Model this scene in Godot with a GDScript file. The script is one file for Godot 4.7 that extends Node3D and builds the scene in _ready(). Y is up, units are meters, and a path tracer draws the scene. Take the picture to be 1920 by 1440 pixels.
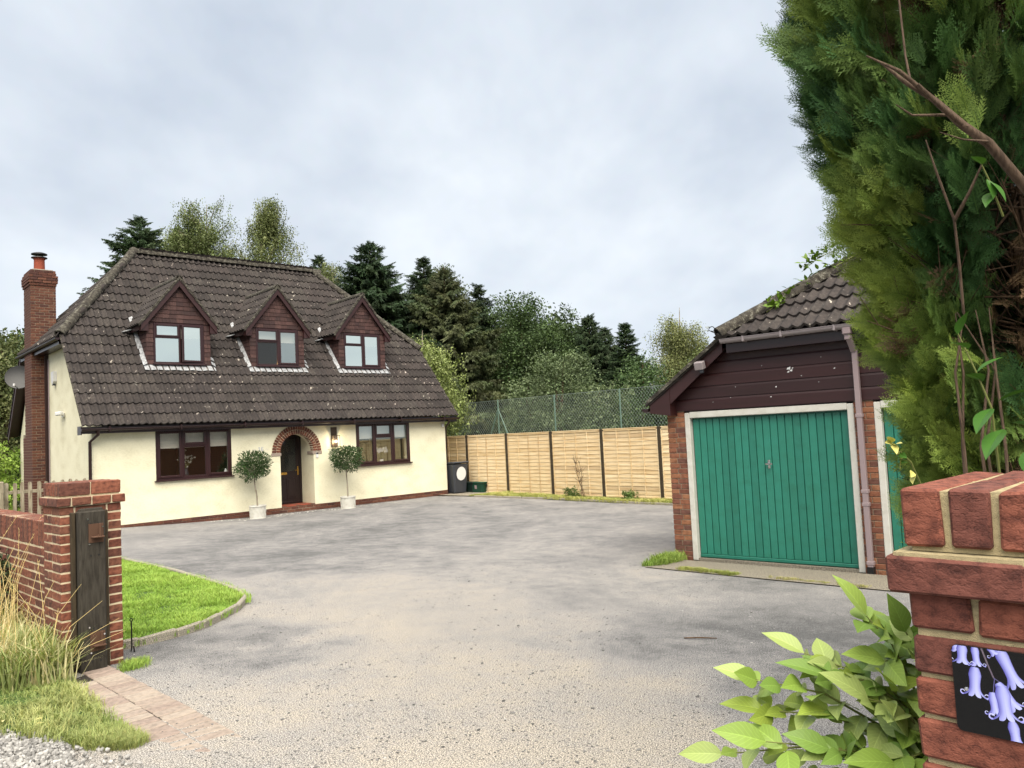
extends Node3D

var M := {}
var T := {}
var rng := RandomNumberGenerator.new()
var names := {}
var shapes := {}

const UP := Vector3.UP
const HOUSE_AT := Vector3(-9.887, 0.0, -18.387)
const HOUSE_TURN := 0.7383
const HL := 10.35      # house length
const HD := 8.05       # house depth
const EAVE := 2.66     # tile line at the eaves
const PITCH := 1.1905  # rise over run of the main roof
const GARAGE_AT := Vector3(2.582, 0.03, -11.38)
const GARAGE_TURN := -0.7129
const FENCE_AT := Vector3(-1.582, 0.0, -26.039)
const FENCE_TURN := -0.830
const PIER_AT := Vector3(-3.625, 0.235, -6.25)
const GATE_TURN := -PI / 4
const RPIER_AT := Vector3(0.707, 0.28, -1.463)


class MB:
	var v := PackedVector3Array()
	var n := PackedVector3Array()
	var uv := PackedVector2Array()
	var c := PackedColorArray()
	var col := Color.WHITE

	func tri(a: Vector3, b: Vector3, d: Vector3) -> void:
		var m := (b - a).cross(d - a).normalized()
		v.append(a); v.append(d); v.append(b)
		n.append(m); n.append(m); n.append(m)
		uv.append(Vector2.ZERO); uv.append(Vector2.ZERO); uv.append(Vector2.ZERO)
		c.append(col); c.append(col); c.append(col)

	func tri_n(a: Vector3, b: Vector3, d: Vector3, na: Vector3, nb: Vector3, nd: Vector3, ua := Vector2.ZERO, ub := Vector2.ZERO, ud := Vector2.ZERO) -> void:
		v.append(a); v.append(d); v.append(b)
		n.append(na); n.append(nd); n.append(nb)
		uv.append(ua); uv.append(ud); uv.append(ub)
		c.append(col); c.append(col); c.append(col)

	func quad(a: Vector3, b: Vector3, d: Vector3, e: Vector3) -> void:
		tri(a, b, d)
		tri(a, d, e)

	func quad_uv(a: Vector3, b: Vector3, d: Vector3, e: Vector3, u0 := Vector2(0, 1), u1 := Vector2(1, 1), u2 := Vector2(1, 0), u3 := Vector2(0, 0)) -> void:
		var m := (b - a).cross(d - a).normalized()
		tri_n(a, b, d, m, m, m, u0, u1, u2)
		tri_n(a, d, e, m, m, m, u0, u2, u3)

	func box(lo: Vector3, hi: Vector3) -> void:
		var x0 := lo.x; var y0 := lo.y; var z0 := lo.z
		var x1 := hi.x; var y1 := hi.y; var z1 := hi.z
		quad(Vector3(x0, y0, z1), Vector3(x1, y0, z1), Vector3(x1, y1, z1), Vector3(x0, y1, z1))
		quad(Vector3(x1, y0, z0), Vector3(x0, y0, z0), Vector3(x0, y1, z0), Vector3(x1, y1, z0))
		quad(Vector3(x1, y0, z1), Vector3(x1, y0, z0), Vector3(x1, y1, z0), Vector3(x1, y1, z1))
		quad(Vector3(x0, y0, z0), Vector3(x0, y0, z1), Vector3(x0, y1, z1), Vector3(x0, y1, z0))
		quad(Vector3(x0, y1, z1), Vector3(x1, y1, z1), Vector3(x1, y1, z0), Vector3(x0, y1, z0))
		quad(Vector3(x0, y0, z0), Vector3(x1, y0, z0), Vector3(x1, y0, z1), Vector3(x0, y0, z1))

	# a box with chamfered edges, turned by t; jit moves its corners a little
	func bevel(t: Transform3D, size: Vector3, b: float, r: RandomNumberGenerator = null, jit := 0.0) -> void:
		var h := size * 0.5
		var p := {}
		for sx in [-1, 1]:
			for sy in [-1, 1]:
				for sz in [-1, 1]:
					var j := Vector3.ZERO
					if r:
						j = Vector3(r.randf_range(-jit, jit), r.randf_range(-jit, jit), r.randf_range(-jit, jit))
					var k := Vector3(sx * h.x, sy * h.y, sz * h.z) + j
					p[[sx, sy, sz, 0]] = t * (k - Vector3(0, sy * b, sz * b))
					p[[sx, sy, sz, 1]] = t * (k - Vector3(sx * b, 0, sz * b))
					p[[sx, sy, sz, 2]] = t * (k - Vector3(sx * b, sy * b, 0))
		for s in [-1, 1]:
			face([p[[s, -1, -1, 0]], p[[s, 1, -1, 0]], p[[s, 1, 1, 0]], p[[s, -1, 1, 0]]], s > 0)
			face([p[[-1, s, -1, 1]], p[[-1, s, 1, 1]], p[[1, s, 1, 1]], p[[1, s, -1, 1]]], s > 0)
			face([p[[-1, -1, s, 2]], p[[1, -1, s, 2]], p[[1, 1, s, 2]], p[[-1, 1, s, 2]]], s > 0)
		for s in [-1, 1]:
			for q in [-1, 1]:
				face([p[[s, q, -1, 0]], p[[s, q, -1, 1]], p[[s, q, 1, 1]], p[[s, q, 1, 0]]], s * q < 0)
				face([p[[s, -1, q, 0]], p[[s, -1, q, 2]], p[[s, 1, q, 2]], p[[s, 1, q, 0]]], s * q > 0)
				face([p[[-1, s, q, 1]], p[[-1, s, q, 2]], p[[1, s, q, 2]], p[[1, s, q, 1]]], s * q < 0)
				for w in [-1, 1]:
					var a: Vector3 = p[[s, q, w, 0]]
					var d: Vector3 = p[[s, q, w, 1]]
					var e: Vector3 = p[[s, q, w, 2]]
					if s * q * w > 0:
						tri(a, d, e)
					else:
						tri(a, e, d)

	func face(f: Array, forward: bool) -> void:
		if forward:
			quad(f[0], f[1], f[2], f[3])
		else:
			quad(f[3], f[2], f[1], f[0])

	# smooth tube along points
	func tube(pts: Array, radii: Array, sides := 6, cap := true) -> void:
		var rings := []
		var axes := []
		var ref := Vector3(0.31, 0.2, 0.93)
		for i in pts.size():
			var a: Vector3 = pts[maxi(i - 1, 0)]
			var b: Vector3 = pts[mini(i + 1, pts.size() - 1)]
			var d := (b - a).normalized()
			var x := ref - d * ref.dot(d)
			if x.length() < 0.05:
				x = d.cross(Vector3(0.9, 0.1, 0.2))
			x = x.normalized()
			ref = x
			var y := d.cross(x)
			var ring := []
			var nn := []
			for k in sides + 1:
				var an := TAU * k / sides
				var o := x * cos(an) + y * sin(an)
				ring.append(pts[i] + o * radii[i])
				nn.append(o)
			rings.append(ring)
			axes.append(nn)
		for i in pts.size() - 1:
			for k in sides:
				var u := float(k) / sides
				var w := float(k + 1) / sides
				tri_n(rings[i][k], rings[i][k + 1], rings[i + 1][k + 1], axes[i][k], axes[i][k + 1], axes[i + 1][k + 1], Vector2(u, i), Vector2(w, i), Vector2(w, i + 1))
				tri_n(rings[i][k], rings[i + 1][k + 1], rings[i + 1][k], axes[i][k], axes[i + 1][k + 1], axes[i + 1][k], Vector2(u, i), Vector2(w, i + 1), Vector2(u, i + 1))
		if cap:
			var last := pts.size() - 1
			for k in sides:
				tri(pts[0], rings[0][k + 1], rings[0][k])
				tri(pts[last], rings[last][k], rings[last][k + 1])

	# surface of revolution round y; profile of (radius, height), bottom to top
	func lathe(at: Vector3, prof: Array, sides := 24) -> void:
		for i in prof.size() - 1:
			var a: Vector2 = prof[i]
			var b: Vector2 = prof[i + 1]
			var d := (b - a).normalized()
			for k in sides:
				var u := TAU * k / sides
				var w := TAU * (k + 1) / sides
				var cu := Vector3(cos(u), 0, -sin(u))
				var cw := Vector3(cos(w), 0, -sin(w))
				var nu := cu * d.y - UP * d.x
				var nw := cw * d.y - UP * d.x
				var p0 := at + cu * a.x + UP * a.y
				var p1 := at + cw * a.x + UP * a.y
				var p2 := at + cw * b.x + UP * b.y
				var p3 := at + cu * b.x + UP * b.y
				tri_n(p0, p1, p2, nu, nw, nw)
				tri_n(p0, p2, p3, nu, nw, nu)

	# polygon in the xy plane from z0 (back) to z1 (front); ccw
	func prism(poly: PackedVector2Array, z0: float, z1: float, t := Transform3D()) -> void:
		var idx := Geometry2D.triangulate_polygon(poly)
		for i in range(0, idx.size(), 3):
			var a := poly[idx[i]]
			var b := poly[idx[i + 1]]
			var d := poly[idx[i + 2]]
			if (b - a).cross(d - a) < 0:
				var s := b
				b = d
				d = s
			tri(t * Vector3(a.x, a.y, z1), t * Vector3(b.x, b.y, z1), t * Vector3(d.x, d.y, z1))
			tri(t * Vector3(a.x, a.y, z0), t * Vector3(d.x, d.y, z0), t * Vector3(b.x, b.y, z0))
		for i in poly.size():
			var a := poly[i]
			var b := poly[(i + 1) % poly.size()]
			quad(t * Vector3(a.x, a.y, z0), t * Vector3(b.x, b.y, z0), t * Vector3(b.x, b.y, z1), t * Vector3(a.x, a.y, z1))

	func mesh() -> ArrayMesh:
		var arr := []
		arr.resize(Mesh.ARRAY_MAX)
		arr[Mesh.ARRAY_VERTEX] = v
		arr[Mesh.ARRAY_NORMAL] = n
		arr[Mesh.ARRAY_TEX_UV] = uv
		arr[Mesh.ARRAY_COLOR] = c
		var m := ArrayMesh.new()
		m.add_surface_from_arrays(Mesh.PRIMITIVE_TRIANGLES, arr)
		return m


func numbered(called: String) -> String:
	var k: int = names.get(called, 0)
	names[called] = k + 1
	return called if k == 0 else "%s_%03d" % [called, k]

func tag(o: Node3D, label: String, category: String, group := "") -> Node3D:
	o.set_meta("label", label)
	o.set_meta("category", category)
	if group:
		o.set_meta("group", group)
	return o

func thing(called: String, label: String, category: String, where := Vector3.ZERO, turn := 0.0, group := "") -> Node3D:
	var o := Node3D.new()
	o.name = numbered(called)
	add_child(o)
	o.position = where
	o.rotation.y = turn
	return tag(o, label, category, group)

# one mesh under parent (the root when none)
func put(called: String, m: Mesh, mat: Material, parent: Node = null, t := Transform3D()) -> MeshInstance3D:
	var o := MeshInstance3D.new()
	o.mesh = m
	o.material_override = mat
	o.transform = t
	if parent == null:
		o.name = numbered(called)
		add_child(o)
	else:
		var key := "%d %s" % [parent.get_instance_id(), called]
		var k: int = names.get(key, 0)
		names[key] = k + 1
		o.name = called if k == 0 else "%s_%03d" % [called, k]
		parent.add_child(o, true)
	return o

func ground_part(called: String, m: Mesh, mat: Material) -> MeshInstance3D:
	var o := put(called, m, mat)
	o.set_meta("kind", "structure")
	return o

func copies(called: String, m: Mesh, mat: Material, where: Array, tints: Array, parent: Node = null, stuff := true) -> MultiMeshInstance3D:
	var mm := MultiMesh.new()
	mm.transform_format = MultiMesh.TRANSFORM_3D
	mm.use_colors = tints.size() > 0
	mm.mesh = m
	mm.instance_count = where.size()
	for i in where.size():
		var t: Transform3D = where[i]
		mm.set_instance_transform(i, t)
		if tints.size() > 0:
			var c: Color = tints[i]
			mm.set_instance_color(i, c)
	var o := MultiMeshInstance3D.new()
	o.multimesh = mm
	o.material_override = mat
	if parent == null:
		o.name = numbered(called)
		add_child(o)
	else:
		o.name = called
		parent.add_child(o, true)
	if stuff:
		o.set_meta("kind", "stuff")
	return o

func at(x: float, y: float, z: float) -> Transform3D:
	return Transform3D(Basis(), Vector3(x, y, z))

func rnd(a: float, b: float) -> float:
	return rng.randf_range(a, b)

func pick(a: Array):
	return a[rng.randi() % a.size()]

# a chamfered block mesh, shared between alike pieces
func block(size: Vector3, b: float, variant := 0, jit := 0.0) -> ArrayMesh:
	var key := "%.3f %.3f %.3f %.4f %d" % [size.x, size.y, size.z, b, variant]
	if not shapes.has(key):
		var r := RandomNumberGenerator.new()
		r.seed = hash(key)
		var mb := MB.new()
		mb.bevel(Transform3D(), size, b, r, jit)
		shapes[key] = mb.mesh()
	return shapes[key]

func hgt(x: float, z: float) -> float:
	var d := (x - 0.71) * 0.73 + (z + 1.46) * -0.68
	var t := clampf((d + 0.5) / 8.0, 0, 1)
	t = t * t * (3 - 2 * t) * 0.5 + t * 0.5
	var h := lerpf(0.29, 0.03, t)
	var b := -((x - HOUSE_AT.x) * -0.673 + (z - HOUSE_AT.z) * -0.74)
	var w := clampf(1 - b / 7.0, 0, 1)
	return h + 0.06 * w * w * (3 - 2 * w)

func on_ground(x: float, z: float, lift := 0.0) -> Vector3:
	return Vector3(x, hgt(x, z) + lift, z)

func set_view() -> void:
	var cam := Camera3D.new()
	cam.name = "camera"
	cam.fov = 52.14
	cam.near = 0.05
	cam.far = 600.0
	cam.position = Vector3(0, 2.0, 0)
	cam.basis = Basis(Vector3.RIGHT, deg_to_rad(3.495)) * Basis(Vector3.BACK, deg_to_rad(-2.847))
	cam.current = true
	add_child(cam)

	var env := Environment.new()
	env.background_mode = Environment.BG_SKY
	env.tonemap_mode = Environment.TONE_MAPPER_LINEAR
	env.tonemap_exposure = 5.6
	env.sdfgi_enabled = true
	env.ssao_enabled = true
	env.ssil_enabled = true
	var sky := Sky.new()
	var pano := PanoramaSkyMaterial.new()
	pano.panorama = ImageTexture.create_from_image(sky_image(1536))
	pano.energy_multiplier = 1.0
	sky.sky_material = pano
	env.sky = sky
	var we := WorldEnvironment.new()
	we.name = "world"
	we.environment = env
	add_child(we)

	var sun := DirectionalLight3D.new()
	sun.name = "sun"
	sun.light_color = Color(1.0, 0.965, 0.9)
	sun.light_energy = 0.5
	sun.light_angular_distance = 70.0
	sun.shadow_enabled = true
	add_child(sun)
	sun.look_at_from_position(Vector3(0.16, 1.25, 0.72), Vector3.ZERO)

# an even overcast with soft, slightly darker cloud bellies
func sky_image(w: int) -> Image:
	var h := w / 2
	var a := FastNoiseLite.new()
	a.seed = 29
	a.frequency = 0.42
	a.fractal_octaves = 5
	a.fractal_gain = 0.46
	a.domain_warp_enabled = true
	a.domain_warp_amplitude = 0.7
	a.domain_warp_frequency = 0.35
	var b := FastNoiseLite.new()
	b.seed = 4
	b.frequency = 1.7
	b.fractal_octaves = 5
	var bytes := PackedByteArray()
	bytes.resize(w * h * 3)
	var dark := Color(0.354, 0.376, 0.407)
	var pale := Color(0.429, 0.444, 0.460)
	var low := Color(0.429, 0.448, 0.467)
	for y in h:
		var el := (0.5 - (y + 0.5) / h) * PI
		var s := sin(el)
		var o := y * w * 3
		if el < -0.02:
			for x in w:
				bytes[o] = 70; bytes[o + 1] = 68; bytes[o + 2] = 64
				o += 3
			continue
		var k := cos(el) / (maxf(s, 0.0) + 0.22)
		var near_rim := clampf(1.0 - s / 0.5, 0.0, 1.0)
		near_rim = near_rim * near_rim * 0.65
		for x in w:
			var az := (x + 0.5) / w * TAU
			var px := cos(az) * k
			var py := sin(az) * k
			var v := 0.72 + a.get_noise_2d(px, py * 1.4) * 0.75 + b.get_noise_2d(px, py * 1.6) * 0.5
			var c := dark.lerp(pale, clampf(v, 0.0, 1.15)).lerp(low, near_rim)
			bytes[o] = int(c.r * 255.0); bytes[o + 1] = int(c.g * 255.0); bytes[o + 2] = int(c.b * 255.0)
			o += 3
	return Image.create_from_data(w, h, false, Image.FORMAT_RGB8, bytes)

func noise_bytes(n: int, seed_no: int, freq: float, octaves: int, kind := FastNoiseLite.TYPE_SIMPLEX_SMOOTH) -> PackedByteArray:
	var f := FastNoiseLite.new()
	f.noise_type = kind
	f.seed = seed_no
	f.frequency = freq
	f.fractal_octaves = octaves
	var im := f.get_seamless_image(n, n, false, false, 0.25)
	im.convert(Image.FORMAT_L8)
	return im.get_data()

func ramp(stops: Array) -> PackedByteArray:
	var g := Gradient.new()
	g.offsets = PackedFloat32Array(stops.map(func(s): return s[0]))
	g.colors = PackedColorArray(stops.map(func(s): return s[1]))
	var out := PackedByteArray()
	for i in 256:
		var c := g.sample(i / 255.0)
		out.append(int(c.r * 255)); out.append(int(c.g * 255)); out.append(int(c.b * 255))
	return out

# layers: [seed, frequency, octaves, weight]; weights add up to 1; contrast stretches about the middle
func grain(n: int, layers: Array, contrast := 1.6) -> PackedByteArray:
	var out := PackedByteArray()
	out.resize(n * n)
	var data := []
	for l in layers:
		data.append(noise_bytes(n, l[0], l[1], l[2]))
	var d0: PackedByteArray = data[0]
	var w0: float = layers[0][3]
	var d1: PackedByteArray = data[1] if data.size() > 1 else d0
	var w1: float = layers[1][3] if data.size() > 1 else 0.0
	var d2: PackedByteArray = data[2] if data.size() > 2 else d0
	var w2: float = layers[2][3] if data.size() > 2 else 0.0
	for i in n * n:
		out[i] = clampi(int(((d0[i] * w0 + d1[i] * w1 + d2[i] * w2) - 128.0) * contrast + 128.0), 0, 255)
	return out

func coloured(n: int, g: PackedByteArray, stops: Array) -> PackedByteArray:
	var lut := ramp(stops)
	var out := PackedByteArray()
	out.resize(n * n * 3)
	var o := 0
	for i in n * n:
		var k := g[i] * 3
		out[o] = lut[k]; out[o + 1] = lut[k + 1]; out[o + 2] = lut[k + 2]
		o += 3
	return out

func tex(n: int, rgb: PackedByteArray) -> ImageTexture:
	var im := Image.create_from_data(n, n, false, Image.FORMAT_RGB8, rgb)
	return ImageTexture.create_from_image(im)

func tex_grey(n: int, g: PackedByteArray) -> ImageTexture:
	return ImageTexture.create_from_image(Image.create_from_data(n, n, false, Image.FORMAT_L8, g))

# irregular spots dabbed onto a colour buffer that repeats
func dab(rgb: PackedByteArray, n: int, count: int, r0: float, r1: float, c0: Color, c1: Color, seed_no: int, strength := 0.9) -> void:
	var r := RandomNumberGenerator.new()
	r.seed = seed_no
	for i in count:
		var cx := r.randi() % n
		var cy := r.randi() % n
		var rad := r0 + (r1 - r0) * pow(r.randf(), 2.6)
		var c := c0.lerp(c1, r.randf())
		var p1 := r.randf() * TAU
		var p2 := r.randf() * TAU
		var e := int(ceil(rad * 1.4))
		for dy in range(-e, e + 1):
			for dx in range(-e, e + 1):
				var an := atan2(dy, dx)
				var edge := rad * (1.0 + 0.25 * sin(an * 2 + p1) + 0.2 * sin(an * 3 + p2))
				var d := sqrt(dx * dx + dy * dy)
				if d < edge:
					var k := clampf((edge - d) * 0.8 + 0.2, 0, 1) * strength
					var o := (((cy + dy + n) % n) * n + (cx + dx + n) % n) * 3
					rgb[o] = int(lerpf(rgb[o], c.r * 255, k))
					rgb[o + 1] = int(lerpf(rgb[o + 1], c.g * 255, k))
					rgb[o + 2] = int(lerpf(rgb[o + 2], c.b * 255, k))

func mat(called: String, c: Color, rough := 0.8, texture: Texture2D = null, scale := 1.0, height: Texture2D = null, depth := 0.0) -> StandardMaterial3D:
	var m := StandardMaterial3D.new()
	m.resource_name = called
	m.albedo_color = c
	m.roughness = rough
	if texture:
		m.albedo_texture = texture
	if height:
		m.heightmap_enabled = true
		m.heightmap_texture = height
		m.heightmap_scale = depth
	if texture or height:
		m.uv1_triplanar = true
		m.uv1_world_triplanar = true
		m.uv1_scale = Vector3.ONE * scale
	M[called] = m
	return m

func grey(v: float) -> Color:
	return Color(v, v, v)

func foliage(called: String, c: Color, back := 0.5, rough := 0.55) -> StandardMaterial3D:
	var m := mat(called, c, rough)
	m.vertex_color_use_as_albedo = true
	m.backlight_enabled = true
	m.backlight = Color(back, back * 1.05, back * 0.6)
	m.metallic_specular = 0.35
	return m

func make_materials() -> void:
	# grey brick grain, tinted per brick
	var g := grain(512, [[1, 0.012, 4, 0.5], [2, 0.05, 3, 0.3], [3, 0.2, 2, 0.2]], 2.0)
	T.brick = tex(512, coloured(512, g, [[0.0, Color(0.62, 0.55, 0.52)], [0.45, Color(0.88, 0.86, 0.84)], [1.0, Color(1, 1, 1)]]))
	T.brick_h = tex_grey(512, g)
	# drag lines of hand-thrown bricks: stretched noise
	var f := FastNoiseLite.new()
	f.seed = 21
	f.frequency = 0.011
	f.fractal_type = FastNoiseLite.FRACTAL_RIDGED
	f.fractal_octaves = 5
	f.domain_warp_enabled = true
	f.domain_warp_amplitude = 55.0
	f.domain_warp_frequency = 0.006
	var im := f.get_seamless_image(1024, 1024, false, false, 0.2)
	im.convert(Image.FORMAT_L8)
	var rid := im.get_data()
	var fine := noise_bytes(1024, 23, 0.09, 3)
	var broad := noise_bytes(1024, 24, 0.008, 3)
	var hh := PackedByteArray(); hh.resize(1024 * 1024)
	var al := PackedByteArray(); al.resize(1024 * 1024)
	for i in 1024 * 1024:
		var crease := maxf(0.0, rid[i] - 150.0) * 1.5
		hh[i] = clampi(int(200.0 - crease + (fine[i] - 128) * 0.22), 0, 255)
		al[i] = clampi(int(128 + (broad[i] - 128) * 1.3 + (fine[i] - 128) * 0.6 - crease * 0.45), 0, 255)
	T.near_h = tex_grey(1024, hh)
	T.near = tex(1024, coloured(1024, al, [[0.0, Color(0.56, 0.48, 0.46)], [0.35, Color(0.82, 0.77, 0.75)], [0.6, Color(0.95, 0.92, 0.9)], [1.0, Color(1, 1, 1)]]))
	var sand := grain(512, [[31, 0.25, 2, 0.6], [32, 0.02, 3, 0.4]], 1.8)
	T.sand = tex(512, coloured(512, sand, [[0.0, grey(0.72)], [0.5, grey(0.93)], [1.0, grey(1)]]))
	T.sand_h = tex_grey(512, sand)
	var n := 0
	for c in [Color(0.512, 0.310, 0.237), Color(0.462, 0.276, 0.218), Color(0.544, 0.339, 0.261), Color(0.416, 0.261, 0.213), Color(0.493, 0.324, 0.256)]:
		mat("pier_brick_%d" % n, c, 0.9, T.near, 2.8, T.near_h, 0.3)
		n += 1
	n = 0
	for c in [Color(0.513, 0.296, 0.236), Color(0.473, 0.275, 0.227), Color(0.542, 0.322, 0.256), Color(0.454, 0.271, 0.232)]:
		mat("near_brick_%d" % n, c, 0.88, T.near, 3.2, T.near_h, 0.38)
		n += 1
	n = 0
	for c in [Color(0.550, 0.357, 0.265), Color(0.479, 0.301, 0.239), Color(0.600, 0.415, 0.305), Color(0.420, 0.280, 0.239), Color(0.571, 0.384, 0.275)]:
		mat("garage_brick_%d" % n, c, 0.9, T.brick, 2.6)
		n += 1
	n = 0
	for c in [Color(0.372, 0.223, 0.180), Color(0.422, 0.262, 0.202), Color(0.323, 0.201, 0.176), Color(0.447, 0.292, 0.229), Color(0.396, 0.245, 0.189)]:
		mat("chimney_brick_%d" % n, c, 0.9, T.brick, 2.6)
		n += 1
	mat("mortar", Color(0.841, 0.776, 0.654), 0.95, T.sand, 3.0, T.sand_h, 0.25)
	mat("near_mortar", Color(0.746, 0.683, 0.528), 0.95, T.sand, 5.0, T.sand_h, 0.3)
	mat("garage_mortar", Color(0.527, 0.466, 0.397), 0.95, T.sand, 3.0)
	# render, paint, plastics
	var pl := grain(1024, [[41, 0.006, 4, 0.65], [42, 0.07, 2, 0.35]], 1.3)
	T.plaster = tex(1024, coloured(1024, pl, [[0.0, Color(0.86, 0.845, 0.81)], [0.45, Color(0.96, 0.955, 0.94)], [1.0, Color(1, 1, 1)]]))
	T.plaster_h = tex_grey(1024, pl)
	mat("render", Color(0.881, 0.863, 0.768), 0.92, T.plaster, 0.28, T.plaster_h, 0.6)
	mat("inside", Color(0.22, 0.2, 0.18), 0.95)
	mat("brown_plastic", Color(0.144, 0.074, 0.078), 0.32)
	mat("frame_brown", Color(0.173, 0.080, 0.087), 0.35)
	mat("door_brown", Color(0.105, 0.046, 0.054), 0.4)
	mat("blind", Color(0.757, 0.748, 0.703), 0.9)
	var lead := grain(512, [[45, 0.02, 4, 1.0]], 2.0)
	mat("lead", Color(0.670, 0.678, 0.692), 0.6, tex(512, coloured(512, lead, [[0, grey(0.55)], [0.4, grey(0.8)], [1, grey(0.95)]])), 1.2)
	var white := ImageTexture.create_from_image(Image.create(2, 2, false, Image.FORMAT_RGB8))
	var wim := Image.create(2, 2, false, Image.FORMAT_RGB8)
	wim.fill(Color.WHITE)
	white = ImageTexture.create_from_image(wim)
	# coated double glazing: part mirror, part clear
	var panes := {"glass_sky": 0.8, "glass_low": 0.27, "glass_mid": 0.45}
	for k in panes:
		var m := mat(k, Color(0.95, 0.98, 0.94, panes[k]), 0.02)
		m.albedo_texture = white
		m.transparency = BaseMaterial3D.TRANSPARENCY_ALPHA
		m.metallic = 1.0
	var clear := mat("glass_dark", Color(0.9, 0.95, 0.95, 0.02), 0.02)
	clear.transparency = BaseMaterial3D.TRANSPARENCY_ALPHA
	mat("brass", Color(0.85, 0.68, 0.36), 0.25).metallic = 1.0
	mat("chrome", Color(0.9, 0.9, 0.92), 0.18).metallic = 1.0
	mat("iron", Color(0.13, 0.12, 0.12), 0.55).metallic = 0.6
	mat("rust", Color(0.34, 0.24, 0.18), 0.8).metallic = 0.3
	mat("bronze", Color(0.3, 0.25, 0.21), 0.4).metallic = 0.8
	mat("terracotta", Color(0.579, 0.269, 0.180), 0.85, T.sand, 1.5)
	mat("white_paint", Color(0.781, 0.777, 0.756), 0.5, T.plaster, 1.3)
	mat("white_plastic", Color(0.810, 0.810, 0.810), 0.35)
	mat("grey_plastic", Color(0.189, 0.202, 0.229), 0.5)
	mat("green_plastic", Color(0.047, 0.233, 0.171), 0.45)
	mat("dark_green_plastic", Color(0.04, 0.12, 0.1), 0.5)
	mat("black_plastic", Color(0.06, 0.06, 0.065), 0.45)
	mat("red_plastic", Color(0.78, 0.1, 0.1), 0.5)
	mat("gutter_grey", Color(0.544, 0.508, 0.517), 0.35)
	mat("pipe_mauve", Color(0.544, 0.483, 0.492), 0.42)
	# timber grain: noise drawn out along one axis, applied by uv
	var wf := FastNoiseLite.new()
	wf.seed = 51
	wf.frequency = 0.03
	wf.fractal_octaves = 5
	wf.domain_warp_enabled = true
	wf.domain_warp_amplitude = 14.0
	wf.domain_warp_frequency = 0.012
	var wi := wf.get_image(512, 64, false, false, false)
	wi.resize(512, 512, Image.INTERPOLATE_CUBIC)
	wi.convert(Image.FORMAT_L8)
	var wg := wi.get_data()
	for i in wg.size():
		wg[i] = clampi(int((wg[i] - 128) * 1.9 + 128), 0, 255)
	T.wood_up = tex(512, coloured(512, wg, [[0, Color(0.6, 0.56, 0.5)], [0.5, Color(0.9, 0.88, 0.85)], [1, Color(1, 1, 1)]]))
	T.wood_up_h = tex_grey(512, wg)
	wi.rotate_90(CLOCKWISE)
	wg = wi.get_data()
	T.wood_flat = tex(512, coloured(512, wg, [[0, Color(0.78, 0.68, 0.55)], [0.5, Color(0.93, 0.9, 0.85)], [1, Color(1, 1, 1)]]))
	n = 0
	for c in [Color(0.867, 0.794, 0.660), Color(0.837, 0.755, 0.610), Color(0.899, 0.833, 0.709), Color(0.774, 0.695, 0.572), Color(0.878, 0.806, 0.673)]:
		mat("fence_wood_%d" % n, c, 0.85, T.wood_flat, 1.1)
		n += 1
	mat("fence_post_wood", Color(0.242, 0.202, 0.136), 0.9, T.wood_up, 1.5)
	mat("grey_wood", Color(0.6, 0.565, 0.5), 0.9, T.wood_up, 1.6)
	mat("old_post", Color(0.220, 0.203, 0.175), 0.9, T.wood_up, 2.6, T.wood_up_h, 0.5)
	n = 0
	for c in [Color(0.185, 0.059, 0.072), Color(0.168, 0.052, 0.065), Color(0.197, 0.066, 0.075)]:
		mat("cladding_%d" % n, c, 0.5, T.wood_flat, 0.8)
		n += 1
	mat("barge_paint", Color(0.195, 0.080, 0.086), 0.45, T.wood_flat, 0.8)
	n = 0
	for c in [Color(0.251, 0.151, 0.147), Color(0.286, 0.180, 0.172), Color(0.225, 0.134, 0.134), Color(0.323, 0.219, 0.210)]:
		mat("shingle_%d" % n, c, 0.8, T.wood_up, 2.2)
		n += 1
	n = 0
	for c in [Color(0.148, 0.456, 0.390), Color(0.156, 0.473, 0.408), Color(0.139, 0.440, 0.379)]:
		mat("door_green_%d" % n, c, 0.42, T.plaster, 0.9)
		n += 1
	# concrete roof tiles: mottled brown grey, moss and white lichen
	var rn := 2048
	var rg := grain(rn, [[61, 0.006, 4, 0.25], [62, 0.03, 3, 0.4], [63, 0.16, 2, 0.35]], 2.0)
	var rc := coloured(rn, rg, [[0.0, Color(0.134, 0.117, 0.113)], [0.4, Color(0.218, 0.197, 0.189)], [0.7, Color(0.273, 0.252, 0.239)], [1.0, Color(0.361, 0.344, 0.315)]])
	dab(rc, rn, 900, 3, 16, Color(0.095, 0.086, 0.078), Color(0.151, 0.143, 0.119), 64, 0.7)
	dab(rc, rn, 200, 2, 6, Color(0.5, 0.49, 0.42), Color(0.62, 0.6, 0.5), 65, 0.8)
	dab(rc, rn, 190, 2, 13, Color(0.78, 0.76, 0.7), Color(0.95, 0.93, 0.88), 66, 0.95)
	T.roof = tex(rn, rc)
	T.roof_h = tex_grey(512, g)
	n = 0
	for c in [Color(0.907, 0.884, 0.888), Color(0.833, 0.808, 0.821), Color(0.926, 0.912, 0.907), Color(0.777, 0.752, 0.754)]:
		mat("roof_tile_%d" % n, c, 0.93, T.roof, 0.21, T.roof_h, 0.5)
		n += 1
	mat("roof_tile_many", Color(0.93, 0.94, 0.955), 0.93, T.roof, 0.21, T.roof_h, 0.5).vertex_color_use_as_albedo = true
	mat("roof_felt", Color(0.16, 0.14, 0.135), 0.95)
	var mo := grain(512, [[71, 0.02, 4, 0.6], [72, 0.11, 3, 0.4]], 2.4)
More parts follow.
